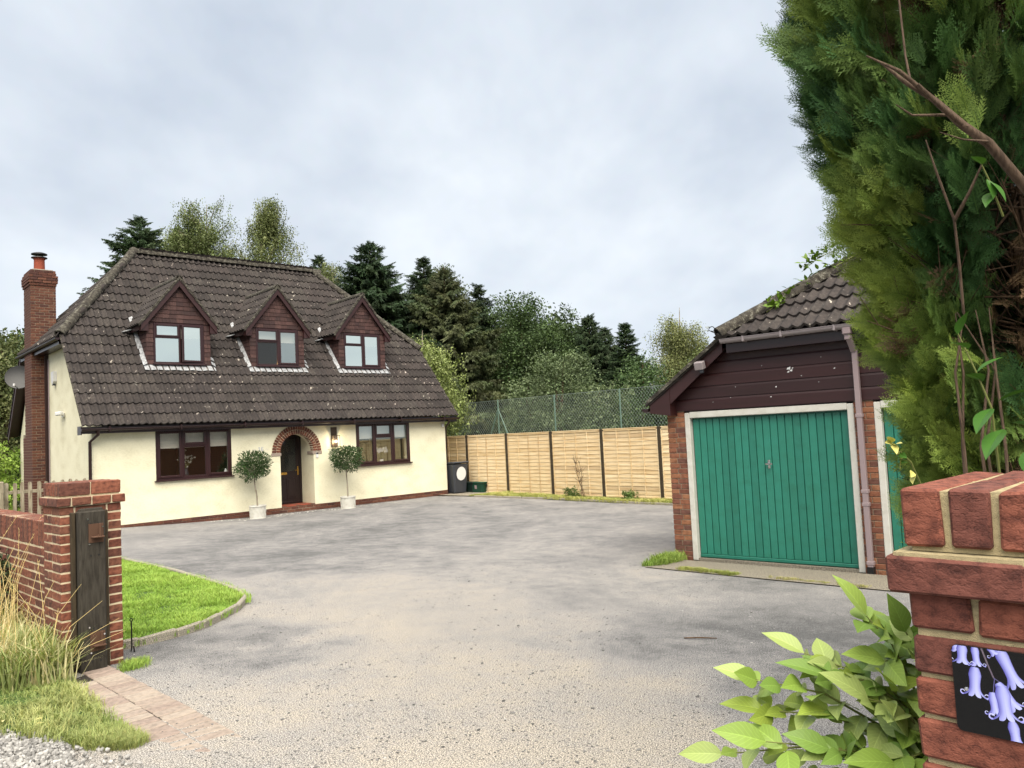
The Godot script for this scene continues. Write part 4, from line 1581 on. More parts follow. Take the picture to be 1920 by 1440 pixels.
	for i in n_rows:
		var dist := i * gauge - 0.05
		var z := -HD - 0.3 + dist * cos(pitch_angle)
		var span := roof_span(-HD - z - 0.25, hip_z)
		for k in 33:
			var x := -0.3 + 0.165 + k * 0.33
			if x < span.x + 0.1 or x > span.y - 0.1:
				continue
			rest.append(Transform3D(back, Vector3(x, EAVE + (z + HD + 0.3) * PITCH + 0.008, z)))
			tints.append(pick([Color(0.95, 0.85, 0.83), Color(0.74, 0.66, 0.65)]))
	copies("farther_tiles", tile_mesh(0.33, 0.42, 2, 0.052, 1), M.roof_tile_many, rest, tints, roof)
	ridge_run(roof, rl + Vector3(-0.06, 0.05, 0), rr + Vector3(0.06, 0.05, 0), 0.13, 0.44, M.ridge_mortar)
	ridge_run(roof, Vector3(-0.3, hip_y + 0.05, hip_z + 0.02), rl + Vector3(0, 0.04, 0), 0.13, 0.42, M.ridge_mortar)
	ridge_run(roof, Vector3(HL + 0.3, hip_y + 0.05, hip_z + 0.02), rr + Vector3(0, 0.04, 0), 0.13, 0.42, M.ridge_mortar)
	# mortar bedding under the verges
	for x in [-0.285, HL + 0.245]:
		var mb := MB.new()
		mb.prism(PackedVector2Array([Vector2(-0.3, EAVE - 0.03), Vector2(-hip_z, hip_y - 0.03), Vector2(-hip_z, hip_y + 0.03), Vector2(-0.3, EAVE + 0.03)]), 0, 0.04, Transform3D(Basis(Vector3(0, 0, -1), UP, Vector3(1, 0, 0)), Vector3(x, 0, 0)))
		put("verge", mb.mesh(), M.ridge_mortar, roof)
	# hip eaves: fascia and gutter on both gables
	for s in [-1, 1]:
		var x: float = -0.28 if s < 0 else HL + 0.28
		var mb := MB.new()
		mb.box(Vector3(minf(x, x - s * 0.02), hip_y - 0.2, -HD - hip_z + 0.1), Vector3(maxf(x, x - s * 0.02), hip_y - 0.02, hip_z - 0.1))
		mb.box(Vector3(minf(x - s * 0.02, x - s * 0.28), hip_y - 0.2, -HD - hip_z + 0.1), Vector3(maxf(x - s * 0.02, x - s * 0.28), hip_y - 0.19, hip_z - 0.1))
		put("fascia", mb.mesh(), M.brown_plastic, h)
		put("gutter", gutter_mesh(-HD - hip_z + 0.0, hip_z + 0.05, 0, 0, 0.055), M.brown_plastic, h, Transform3D(Basis(Vector3(0, 0, 1), UP, Vector3(-1, 0, 0)), Vector3(x + s * 0.06, hip_y - 0.06, 0)))
	# boarded soffit and barge board of the rear verge
	var rb := MB.new()
	rb.prism(PackedVector2Array([Vector2(HD + 0.3, EAVE - 0.25), Vector2(HD + 0.3, EAVE - 0.03), Vector2(HD + hip_z, hip_y - 0.03), Vector2(HD + hip_z, hip_y - 0.25)]), 0, 0.025, Transform3D(Basis(Vector3(0, 0, -1), UP, Vector3(1, 0, 0)), Vector3(-0.28, 0, 0)))
	rb.quad(Vector3(-0.26, EAVE - 0.06, -HD - 0.3), Vector3(-0.26, hip_y - 0.06, -HD - hip_z), Vector3(0, hip_y - 0.06, -HD - hip_z), Vector3(0, EAVE - 0.06, -HD - 0.3))
	put("rear_bargeboard", rb.mesh(), M.barge_paint, h)

var for_rear := false

func to_local_house(p: Vector3) -> Vector3:
	return Transform3D(Basis(UP, HOUSE_TURN), HOUSE_AT).affine_inverse() * p

func make_dormer(h: Node3D, cx: float, no: int) -> void:
	var z := DORMER_Z
	var y0 := 4.12
	var eave := 5.28
	var half := 0.815
	var ridge := DORMER_RIDGE
	# carcass: cheeks and the front round the window
	var mb := MB.new()
	var wl := cx - 0.65
	var wr := cx + 0.65
	var wy0 := 4.235
	var wy1 := 5.31
	mb.box(Vector3(cx - half, 4.0, z - 0.06), Vector3(wl, wy1, z))
	mb.box(Vector3(wr, 4.0, z - 0.06), Vector3(cx + half, wy1, z))
	mb.box(Vector3(wl, 4.0, z - 0.06), Vector3(wr, wy0, z))
	mb.prism(PackedVector2Array([Vector2(cx - half - 0.1, wy1), Vector2(cx + half + 0.1, wy1), Vector2(cx, ridge - 0.09)]), z - 0.06, z)
	var zb := 0.3 - (eave - EAVE) / PITCH   # where the cheek's top meets the main roof
	for s in [-1, 1]:
		var x: float = cx + s * half
		var poly := PackedVector2Array([Vector2(-z + 0.06, 4.0), Vector2(-zb + 0.1, eave + 0.1), Vector2(-z + 0.06, eave + 0.1)])
		mb.prism(poly, -0.05 if s > 0 else 0.0, 0.0 if s > 0 else 0.05, Transform3D(Basis(Vector3(0, 0, -1), UP, Vector3(1, 0, 0)), Vector3(x, 0, 0)))
	var d := put("dormer", mb.mesh(), M.shingle_2, h)
	# hung shingles in courses: front strips, gable, cheeks
	var step := 0.115
	for i in 11:
		var y := y0 - 0.02 + i * step
		for s in [-1, 1]:
			if y + step < wy1 + 0.03:
				var a: float = cx - half - 0.012 if s < 0 else wr + 0.003
				var b: float = wl - 0.003 if s < 0 else cx + half + 0.012
				shingle(d, Vector3((a + b) / 2, y, z), b - a - 0.003, 0.0, step)
			if s < 0 or no == 2:
				# cheek: from the corner back to the roof
				var zr := 0.3 - (y + 0.03 - EAVE) / PITCH
				var q := z + 0.012
				var off := 0.08 if i % 2 else 0.16
				while q - off > zr - 0.1 and y < eave + 0.02:
					shingle(d, Vector3(cx + s * half, y, q - off / 2), off - 0.004, PI / 2 * s, step)
					q -= off
					off = 0.16
	for i in 9:
		var y := wy1 + 0.012 + i * step
		var reach := (ridge - 0.13 - y - step * 0.5) / DORMER_RISE
		if reach < 0.06:
			break
		var a := cx - reach
		var x := a - (0.09 if i % 2 else 0.0)
		while x < cx + reach - 0.03:
			var l := maxf(x, a)
			var r := minf(x + 0.18, cx + reach)
			if r - l > 0.03:
				shingle(d, Vector3((l + r) / 2, y, z), r - l - 0.003, 0.0, step)
			x += 0.18
	# window: top light over a fixed light, and a side-hung sash
	var fr := MB.new()
	window_frame(fr, wl, wr, wy0, wy1, 0.05, z - 0.05, z + 0.02)
	var m := cx + 0.02
	fr.bevel(at(m, (wy0 + wy1) / 2, z - 0.016), Vector3(0.055, wy1 - wy0 - 0.1, 0.066), 0.008)
	fr.bevel(at((wl + m) / 2 + 0.011, 4.93, z - 0.016), Vector3(m - wl - 0.078, 0.045, 0.064), 0.008)
	var win := put("window", fr.mesh(), M.frame_brown, d)
	var top := MB.new()
	window_frame(top, wl + 0.04, m - 0.018, 4.945, wy1 - 0.04, 0.045, z - 0.01, z + 0.034, 0.01)
	put("sash", top.mesh(), M.frame_brown, d)
	var g: Material = M.glass_dark if no == 1 else M.glass_sky
	pane(d, wl + 0.08, m - 0.06, 4.985, wy1 - 0.08, z + 0.008, M.glass_sky if no != 1 else M.glass_mid)
	pane(d, wl + 0.05, m - 0.027, wy0 + 0.05, 4.908, z - 0.01, g)
	var sash := MB.new()
	window_frame(sash, m + 0.018, wr - 0.04, wy0 + 0.04, wy1 - 0.04, 0.058, z - 0.012, z + 0.036, 0.01)
	var open := Transform3D()
	if no == 0:
		open = at(wr - 0.04, 0, z + 0.02) * Transform3D(Basis(UP, 0.14), Vector3.ZERO) * at(-(wr - 0.04), 0, -(z + 0.02))
	put("sash", sash.mesh(), M.frame_brown, d, open)
	var pm := MB.new()
	pm.quad(Vector3(m + 0.07, wy0 + 0.092, z + 0.012), Vector3(wr - 0.092, wy0 + 0.092, z + 0.012), Vector3(wr - 0.092, wy1 - 0.092, z + 0.012), Vector3(m + 0.07, wy1 - 0.092, z + 0.012))
	put("pane", pm.mesh(), M.glass_sky if no != 1 else M.glass_mid, d, open)
	var sill := MB.new()
	sill.bevel(at(cx, wy0 - 0.018, z + 0.03), Vector3(1.38, 0.045, 0.13), 0.01)
	put("sill", sill.mesh(), M.frame_brown, d)
	var bl := MB.new()
	bl.box(Vector3(wl + 0.05, 4.93, z - 0.13), Vector3(wr - 0.05, wy1 - 0.05, z - 0.115))
	put("blind", bl.mesh(), M.blind, d)
	# bargeboards and their boxed ends
	for s in [-1, 1]:
		var b := MB.new()
		var e := 0.98
		var lo := Vector2(cx + s * e, ridge - e * DORMER_RISE)
		var poly := PackedVector2Array([Vector2(cx, ridge - 0.005), Vector2(cx, ridge - 0.2), Vector2(lo.x, lo.y - 0.19), lo])
		b.prism(poly, z + 0.1, z + 0.125)
		b.prism(PackedVector2Array([lo, Vector2(lo.x, lo.y - 0.185), Vector2(cx + s * (half - 0.02), lo.y - 0.185), Vector2(cx + s * (half - 0.02), lo.y + 0.1)]), z - 0.02, z + 0.097)
		put("bargeboard", b.mesh(), M.barge_paint, d)
		# eaves soffit running back
		var so := MB.new()
		so.box(Vector3(minf(lo.x, cx + s * half), lo.y - 0.12, zb - 0.05), Vector3(maxf(lo.x, cx + s * half), lo.y - 0.105, z - 0.02))
		so.box(Vector3(lo.x - 0.01, lo.y - 0.15, zb - 0.05), Vector3(lo.x + 0.01, lo.y - 0.01, z - 0.022))
		put("soffit", so.mesh(), M.brown_plastic, d)
	# its own little tiled roof
	var za := z + 0.14
	var fb := MB.new()
	for s in [-1, 1]:
		var e := 1.0
		var lo_y := ridge - e * DORMER_RISE
		var zr := 0.3 - (ridge - EAVE) / PITCH - 0.05
		var zl := 0.3 - (lo_y - EAVE) / PITCH - 0.05
		fb.face([Vector3(cx + s * e, lo_y - 0.01, za - 0.02), Vector3(cx + s * e, lo_y - 0.01, zl), Vector3(cx, ridge - 0.01, zr), Vector3(cx, ridge - 0.01, za - 0.02)], s > 0)
	put("roof_boards", fb.mesh(), M.roof_felt, d)
	var ang := atan(DORMER_RISE)
	var rest := []
	var tints := []
	for s in [-1, 1]:
		var tb := Basis(Vector3(0, 0, -s), Vector3(s * sin(ang), cos(ang), 0), Vector3(s * cos(ang), -sin(ang), 0))
		for i in 5:
			var dist := i * 0.315
			var x: float = cx + s * (1.02 - dist * cos(ang))
			var y := ridge - 1.02 * DORMER_RISE + dist * sin(ang)
			var zz := za - 0.165
			while true:
				var yy := y + 0.12
				var main_z := 0.3 - (yy - EAVE) / PITCH
				if zz < main_z - 0.12:
					break
				var t := Transform3D(tb * Basis(UP, rnd(-0.01, 0.01)), Vector3(x, y + 0.01, zz))
				if s < 0:
					put("tile", tile_mesh(0.33, 0.36 if i < 4 else 0.31, 2, 0.052, i % 3), M["roof_tile_%d" % (rng.randi() % 4)], d, t)
				else:
					rest.append(t)
					tints.append(pick([Color(0.95, 0.85, 0.83), Color(0.74, 0.66, 0.65), Color(1, 0.95, 0.9)]))
				zz -= 0.33
	copies("far_side_tiles", tile_mesh(0.33, 0.36, 2, 0.052, 1), M.roof_tile_many, rest, tints, d)
	ridge_run(d, Vector3(cx, ridge + 0.02, za + 0.0), Vector3(cx, ridge + 0.02, 0.3 - (ridge - EAVE) / PITCH), 0.1, 0.4, M.ridge_mortar)
	# mortared verges at the gable
	for s in [-1, 1]:
		var vb := MB.new()
		var p := Vector2(cx + s * 1.03, ridge - 1.03 * DORMER_RISE)
		vb.prism(PackedVector2Array([Vector2(cx, ridge + 0.075), Vector2(cx, ridge - 0.008), Vector2(p.x, p.y - 0.008), Vector2(p.x, p.y + 0.075)]), za - 0.05, za + 0.012)
		put("verge", vb.mesh(), M.ridge_mortar, d)
	# lead: apron below the window, stepped soakers up the left cheek
	var fl := MB.new()
	var n := 14
	for i in n:
		var x0 := cx - half - 0.1 + (half * 2 + 0.2) * i / n
		var x1 := cx - half - 0.1 + (half * 2 + 0.2) * (i + 1) / n
		var q := 0.05 + 0.008 * sin(i * 1.9)
		var q2 := 0.05 + 0.008 * sin((i + 1) * 1.9)
		var lift := 0.085
		fl.quad(Vector3(x0, roof_y(z + 0.12 + q) + lift, z + 0.12 + q), Vector3(x1, roof_y(z + 0.12 + q2) + lift, z + 0.12 + q2), Vector3(x1, wy0 - 0.035, z + 0.015), Vector3(x0, wy0 - 0.035, z + 0.015))
	for s in [-1, 1]:
		for i in 9:
			if s > 0 and i > 1:
				break
			var za0 := z + 0.08 - i * 0.13
			var za1 := za0 - 0.13
			if s > 0:
				za1 = za0 - 0.08
			var x: float = cx + s * (half + 0.02)
			var wide := 0.1 + 0.015 * sin(i * 2.3)
			fl.face([Vector3(x + s * wide, roof_y(za0) + 0.1, za0), Vector3(x + s * wide, roof_y(za1) + 0.1, za1), Vector3(x, roof_y(za1) + 0.15, za1), Vector3(x, roof_y(za0) + 0.15, za0)], s > 0)
	put("lead_flashing", fl.mesh(), M.lead, d)
	var vl := MB.new()
	var lo := Vector3(cx - 1.06, ridge - 1.06 * DORMER_RISE, 0)
	vl.bevel(Transform3D(Basis(Vector3.BACK, 0.3), Vector3(lo.x, lo.y + 0.01, 0.3 - (lo.y - EAVE) / PITCH + 0.12)), Vector3(0.28, 0.03, 0.16), 0.008)
	put("lead_flashing", vl.mesh(), M.lead, d)

func shingle(parent: Node, foot: Vector3, wide: float, turn: float, step: float) -> void:
	var s := Vector3(snappedf(wide, 0.01), step + 0.03, 0.012)
	var t := Transform3D(Basis(UP, turn), foot) * Transform3D(Basis(Vector3.RIGHT, -0.1), Vector3(0, s.y / 2 + rnd(-0.004, 0.004), 0.012))
	put("shingle", block(s, 0.003, rng.randi() % 3, 0.002), M["shingle_%d" % (rng.randi() % 4)], parent, t)

func make_chimney(h: Node3D) -> void:
	# local: front face at z = -4.55, outer face at x = -0.34
	var x0 := -0.335
	var x1 := 0.29
	var z1 := -4.6
	var z0 := -5.5
	var mb := MB.new()
	mb.box(Vector3(x0 + 0.006, 0.0, z0 + 0.006), Vector3(x1 - 0.006, 6.76, z1 - 0.006))
	mb.box(Vector3(x0 - 0.015, 6.77, z0 - 0.015), Vector3(x1 + 0.015, 7.0, z1 + 0.015))
	mb.box(Vector3(x0 + 0.02, 7.0, z0 + 0.02), Vector3(x1 - 0.02, 7.19, z1 - 0.02))
	mb.box(Vector3(x0 + 0.006, 0.0, z0 - 0.28), Vector3(-0.002, 2.6, z0))
	var ch := put("chimney", mb.mesh(), M.garage_mortar, h)
	var rest := MB.new()
	var count := 0
	for i in 94:
		var y := 0.1 + i * 0.0755
		var out := 0.0
		if y > 6.74:
			out = [0.025, 0.045, 0.05, 0.05, 0.03, 0.0, -0.02][mini(int((y - 6.74) / 0.0755), 6)]
		var xa := x0 - out
		var xb := x1 + out if y > 5.3 else -0.004
		var o := 0.1125 if i % 2 else 0.0
		# front face
		var x := xa - o
		while x < xb - 0.02:
			var a := maxf(x, xa)
			var b := minf(x + 0.215, xb)
			if b - a > 0.03 and y > 1.35 and count < 285:
				count += 1
				brick(ch, Vector3((a + b) / 2, y + 0.033, z1 + out - 0.045), Vector3(b - a, 0.066, 0.09), "chimney_brick", 5)
			elif b - a > 0.03:
				rest.bevel(at((a + b) / 2, y + 0.033, z1 + out - 0.045), Vector3(b - a, 0.066, 0.09), 0.005)
			x += 0.225
		# outer face
		var zb := z0 - out - (0.28 if y < 2.5 else 0.0)
		var z := z1 + out - 0.1 + o
		while z > zb + 0.02:
			var a := minf(z, z1 + out - 0.095)
			var b := maxf(z - 0.215, zb)
			if a - b > 0.03:
				rest.bevel(at(xa + 0.045, y + 0.033, (a + b) / 2), Vector3(0.09, 0.066, a - b), 0.005)
			z -= 0.225
	var many := put("side_brickwork", rest.mesh(), M.chimney_brick_0, ch)
	many.set_meta("kind", "stuff")
	var cx := (x0 + x1) / 2
	var cz := (z0 + z1) / 2
	var fl := MB.new()
	fl.bevel(at(cx, 7.2, cz), Vector3(x1 - x0 - 0.08, 0.05, 0.78), 0.02)
	put("flaunching", fl.mesh(), M.concrete, ch)
	var pot := MB.new()
	pot.lathe(Vector3(cx - 0.02, 7.2, cz + 0.1), [Vector2(0.155, 0), Vector2(0.14, 0.06), Vector2(0.135, 0.34), Vector2(0.15, 0.35), Vector2(0.15, 0.385), Vector2(0.12, 0.39)], 20)
	put("chimney_pot", pot.mesh(), M.terracotta, ch)
	var cowl := MB.new()
	var o := Vector3(cx - 0.02, 7.59, cz + 0.1)
	cowl.lathe(o, [Vector2(0.13, 0), Vector2(0.205, 0.0), Vector2(0.2, 0.02), Vector2(0.12, 0.035), Vector2(0.0, 0.035)], 20)
	for k in 4:
		var a := TAU * k / 4 + 0.5
		cowl.tube([o + Vector3(cos(a) * 0.075, 0.03, sin(a) * 0.075), o + Vector3(cos(a) * 0.075, 0.11, sin(a) * 0.075)], [0.012, 0.012], 6)
	cowl.lathe(o + Vector3(0, 0.1, 0), [Vector2(0.0, 0), Vector2(0.205, 0.0), Vector2(0.2, 0.025), Vector2(0.1, 0.06), Vector2(0.0, 0.07)], 20)
	put("cowl", cowl.mesh(), M.black_plastic, ch)

# ---- small fittings on the house, each its own thing ----
func house_point(x: float, y: float, z: float) -> Vector3:
	return Transform3D(Basis(UP, HOUSE_TURN), HOUSE_AT) * Vector3(x, y, z)

func make_fittings() -> void:
	var l := thing("wall_lantern", "bronze box wall lantern with lit bulb right of the brick arch", "lantern", house_point(6.33, 1.83, 0.0), HOUSE_TURN)
	var mb := MB.new()
	mb.bevel(at(0, 0.28, 0.012), Vector3(0.19, 0.56, 0.022), 0.004)
	put("back_plate", mb.mesh(), M.bronze, l)
	var c := MB.new()
	for x in [-0.085, 0.085]:
		for z in [0.04, 0.19]:
			c.bevel(at(x, 0.16, z), Vector3(0.014, 0.32, 0.014), 0.002)
	for y in [0.0, 0.32]:
		c.bevel(at(0, y, 0.115), Vector3(0.19, 0.016, 0.17), 0.003)
	put("cage", c.mesh(), M.bronze, l)
	var gl := MB.new()
	gl.quad(Vector3(-0.078, 0.01, 0.188), Vector3(0.078, 0.01, 0.188), Vector3(0.078, 0.31, 0.188), Vector3(-0.078, 0.31, 0.188))
	gl.quad(Vector3(-0.083, 0.01, 0.047), Vector3(-0.083, 0.01, 0.183), Vector3(-0.083, 0.31, 0.183), Vector3(-0.083, 0.31, 0.047))
	gl.quad(Vector3(0.083, 0.01, 0.183), Vector3(0.083, 0.01, 0.047), Vector3(0.083, 0.31, 0.047), Vector3(0.083, 0.31, 0.183))
	put("pane", gl.mesh(), M.glass_dark, l)
	put("bulb", bulb_mesh(0.03), glow("bulb_glow", Color(1, 0.93, 0.78), 2.4), l, at(0, 0.15, 0.115))
	lamp(house_point(6.33, 1.98, 0.115), 0.05)

	var bell := thing("doorbell", "small white and black video doorbell beside the porch opening", "doorbell", house_point(5.78, 1.55, 0.0), HOUSE_TURN)
	mb = MB.new()
	mb.bevel(at(0, 0.075, 0.014), Vector3(0.075, 0.15, 0.026), 0.008)
	put("body", mb.mesh(), M.white_plastic, bell)
	mb = MB.new()
	mb.bevel(at(0, 0.125, 0.028), Vector3(0.066, 0.046, 0.006), 0.002)
	put("camera_face", mb.mesh(), M.black_plastic, bell)

	var num := thing("house_number", "faded blue house number 16 with sprigs above left bay tree", "house number", house_point(4.03, 1.79, 0.004), HOUSE_TURN)
	var ink := mat("number_ink", Color(0.62, 0.64, 0.72), 0.7)
	var tm := TextMesh.new()
	tm.text = "16"
	var fnt := SystemFont.new()
	fnt.font_names = PackedStringArray(["Droid Serif"])
	tm.font = fnt
	tm.font_size = 32
	tm.pixel_size = 0.0046
	tm.depth = 0.004
	put("digits", tm, ink, num, at(0.09, 0.08, 0.002))
	for s in [-1, 1]:
		var sp := MB.new()
		for k in 5:
			var p := Vector3(0.09 + s * (0.13 + 0.018 * k), 0.06 + 0.012 * (k % 3), 0.003)
			sp.lathe(p, [Vector2(0.009, 0), Vector2(0.005, 0.004), Vector2(0, 0.005)], 6)
		put("sprig", sp.mesh(), ink, num)

	var pir := thing("security_sensor", "small white sensor box high at the right corner of house front", "sensor", house_point(10.24, 2.27, 0.0), HOUSE_TURN)
	mb = MB.new()
	mb.bevel(at(0, 0.05, 0.035), Vector3(0.075, 0.1, 0.06), 0.012)
	put("body", mb.mesh(), M.white_plastic, pir)
	var al := thing("alarm_box", "white alarm box on the cream gable wall beside the chimney", "alarm box", house_point(0, 3.85, -3.4), HOUSE_TURN)
	mb = MB.new()
	mb.prism(PackedVector2Array([Vector2(-0.12, 0.1), Vector2(0, 0), Vector2(0.12, 0.1), Vector2(0.14, 0.36), Vector2(-0.14, 0.36)]), 0, 0.09, Transform3D(Basis(Vector3(0, 0, 1), UP, Vector3(-1, 0, 0)), Vector3.ZERO))
	put("cover", mb.mesh(), M.white_plastic, al)
	mb = MB.new()
	mb.bevel(at(-0.05, 0.02, 0), Vector3(0.07, 0.05, 0.1), 0.01)
	put("lamp_base", mb.mesh(), M.grey_plastic, al)
	var fl := thing("twin_floodlight", "small pale twin spotlight fixed on the cream gable wall", "wall light", house_point(0, 2.95, -2.55), HOUSE_TURN)
	mb = MB.new()
	mb.bevel(at(-0.03, 0.06, 0), Vector3(0.05, 0.12, 0.12), 0.01)
	put("base", mb.mesh(), M.white_plastic, fl)
	for s in [-1, 1]:
		var hd := MB.new()
		hd.bevel(Transform3D(Basis(UP, s * 0.5), Vector3(-0.12, 0.1, s * 0.12)), Vector3(0.12, 0.1, 0.12), 0.02)
		hd.tube([Vector3(-0.04, 0.06, 0), Vector3(-0.1, 0.08, s * 0.08)], [0.012, 0.012], 6)
		put("head", hd.mesh(), M.white_plastic, fl)
	var di := thing("satellite_dish", "dark round satellite dish on the gable behind the chimney", "satellite dish", house_point(-0.4, 4.25, -5.85), HOUSE_TURN)
	var prof := []
	for k in 9:
		var r := k / 8.0 * 0.36
		prof.append(Vector2(r, r * r * 0.45))
	for k in range(8, -1, -1):
		var r := k / 8.0 * 0.352
		prof.append(Vector2(r, r * r * 0.45 + 0.01))
	mb = MB.new()
	mb.lathe(Vector3.ZERO, prof, 28)
	put("dish", mb.mesh(), M.black_plastic, di, Transform3D(Basis(UP, -0.35) * Basis(Vector3.RIGHT, PI / 2 - 0.3), Vector3.ZERO))
	mb = MB.new()
	mb.tube([Vector3(0.36, -0.1, -0.05), Vector3(0.1, -0.05, -0.05), Vector3(0, 0, -0.03)], [0.02, 0.02, 0.02], 8)
	mb.tube([Vector3(-0.02, -0.33, 0.05), Vector3(-0.2, -0.24, 0.36)], [0.012, 0.012], 6)
	put("arm", mb.mesh(), M.grey_plastic, di)
	mb = MB.new()
	mb.lathe(Vector3(-0.2, -0.27, 0.38), [Vector2(0.0, 0), Vector2(0.03, 0.01), Vector2(0.03, 0.07), Vector2(0, 0.08)], 12)
	put("receiver", mb.mesh(), M.white_plastic, di)

	# seen through the windows
	var tl := thing("table_lamp", "small lit lamp behind the middle dormer window", "lamp", house_point(4.93, 4.0, -1.35), HOUSE_TURN)
	mb = MB.new()
	mb.lathe(Vector3.ZERO, [Vector2(0.08, 0), Vector2(0.07, 0.03), Vector2(0.02, 0.06), Vector2(0.018, 0.24), Vector2(0, 0.24)], 14)
	put("base", mb.mesh(), M.bronze, tl)
	put("bulb", bulb_mesh(0.035), glow("lamp_glow", Color(1, 0.72, 0.36), 1.6), tl, at(0, 0.28, 0))
	lamp(house_point(4.93, 4.28, -1.35), 0.06, Color(1, 0.75, 0.45))
	var orchid := thing("orchid", "white flowering orchid on the sill inside the right window", "plant", house_point(8.1, 1.24, -0.3), HOUSE_TURN)
	mb = MB.new()
	mb.lathe(Vector3.ZERO, [Vector2(0.05, 0), Vector2(0.07, 0.13), Vector2(0.06, 0.13), Vector2(0, 0.11)], 14)
	put("pot", mb.mesh(), M.white_plastic, orchid)
	var stems := MB.new()
	var blooms := MB.new()
	for s in [-1, 1]:
		var pts := [Vector3(0, 0.1, 0), Vector3(s * 0.03, 0.3, 0.01), Vector3(s * 0.1, 0.42, 0.02), Vector3(s * 0.2, 0.44, 0.03)]
		stems.tube(pts, [0.006, 0.005, 0.004, 0.003], 5)
		for k in 9:
			var p: Vector3 = pts[2].lerp(pts[3], rnd(-0.8, 1.0)) + Vector3(rnd(-0.04, 0.04), rnd(-0.08, 0.05), rnd(-0.02, 0.03))
			for q in 5:
				var a := TAU * q / 5 + k
				var e := Vector3(cos(a), sin(a), 0.25) * 0.042
				var f := Vector3(-sin(a), cos(a), 0) * 0.022
				blooms.tri(p, p + e + f, p + e * 0.75 - f)
				blooms.tri(p, p + e * 1.15, p + e + f)
	put("stem", stems.mesh(), M.thin_stem, orchid)
	put("flowers", blooms.mesh(), M.white_plastic, orchid)
	var vase := thing("flower_vase", "vase of small white flowers inside the left front window", "vase", house_point(2.3, 1.24, -0.45), HOUSE_TURN)
	mb = MB.new()
	mb.lathe(Vector3.ZERO, [Vector2(0.05, 0), Vector2(0.07, 0.1), Vector2(0.04, 0.22), Vector2(0.055, 0.26), Vector2(0.03, 0.24)], 14)
	put("vase", mb.mesh(), M.grey_plastic, vase)
	var fl2 := MB.new()
	var st2 := MB.new()
	for k in 46:
		var p := Vector3(rng.randfn(0, 0.13), 0.45 + rng.randfn(0, 0.08), rng.randfn(0, 0.06))
		st2.tube([Vector3(0, 0.22, 0), p], [0.003, 0.002], 4)
		for q in 4:
			var a := rnd(0, TAU)
			var e := Vector3(cos(a), sin(a), rnd(-0.3, 0.3)) * 0.026
			fl2.tri(p, p + e, p + Vector3(-e.y, e.x, e.z))
	put("stem", st2.mesh(), M.thin_stem, vase)
	put("flowers", fl2.mesh(), M.blind, vase)
	var orn := thing("ornament", "small white ornament on the sill, lower right of left window", "ornament", house_point(3.2, 1.3, -0.12), HOUSE_TURN)
	mb = MB.new()
	mb.lathe(Vector3.ZERO, [Vector2(0.05, 0), Vector2(0.045, 0.03), Vector2(0.03, 0.08), Vector2(0.012, 0.12), Vector2(0, 0.125)], 12)
	put("body", mb.mesh(), M.white_plastic, orn)

func bulb_mesh(r: float) -> SphereMesh:
	var s := SphereMesh.new()
	s.radius = r
	s.height = r * 2.4
	s.radial_segments = 16
	s.rings = 8
	return s

func glow(called: String, c: Color, energy: float) -> StandardMaterial3D:
	var m := mat(called, c, 0.5)
	m.emission_enabled = true
	m.emission = c
	m.emission_energy_multiplier = energy
	return m

func lamp(p: Vector3, energy: float, c := Color(1, 0.9, 0.72)) -> void:
	var o := OmniLight3D.new()
	o.name = numbered("lamp_light")
	o.position = p
	o.light_color = c
	o.light_energy = energy
	o.light_size = 0.03
	o.omni_range = 12.0
	o.omni_attenuation = 2.0
	o.shadow_enabled = true
	add_child(o)

func garage_door(g: Node3D, x0: float, x1: float) -> void:
	# x0..x1: outside of the white frame
	var fr := MB.new()
	var z := -0.045
	fr.bevel(at(x0 + 0.04, 1.06, z), Vector3(0.08, 2.12, 0.1), 0.008)
	fr.bevel(at(x1 - 0.04, 1.06, z), Vector3(0.08, 2.12, 0.1), 0.008)
	fr.bevel(at((x0 + x1) / 2, 2.085, z + 0.002), Vector3(x1 - x0 - 0.16, 0.09, 0.1), 0.008)
	var door := put("garage_door", fr.mesh(), M.white_paint, g)
	var a := x0 + 0.085
	var b := x1 - 0.085
	var n := 21
	var w := (b - a) / n
	for i in n:
		# each panel pressed forward between deep v grooves
		put("door_panel", block(Vector3(snappedf(w - 0.009, 0.001), 1.93, 0.03), 0.006, 0), M["door_green_%d" % (rng.randi() % 3)], door, at(a + (i + 0.5) * w, 1.055, -0.085))
	var back := MB.new()
	back.box(Vector3(a, 0.03, -0.115), Vector3(b, 2.04, -0.095))
	back.bevel(at((a + b) / 2, 0.065, -0.08), Vector3(b - a, 0.045, 0.035), 0.006)
	put("backing_sheet", back.mesh(), M.door_green_2, door)
	var hd := MB.new()
	var hx := (a + b) / 2 + 0.01
	hd.bevel(at(hx, 1.36, -0.066), Vector3(0.034, 0.12, 0.012), 0.005)
	hd.tube([Vector3(hx, 1.37, -0.062), Vector3(hx, 1.37, -0.02)], [0.011, 0.01], 8)
	hd.bevel(at(hx + 0.015, 1.365, -0.016), Vector3(0.1, 0.026, 0.018), 0.007)
	put("handle", hd.mesh(), M.chrome, door)

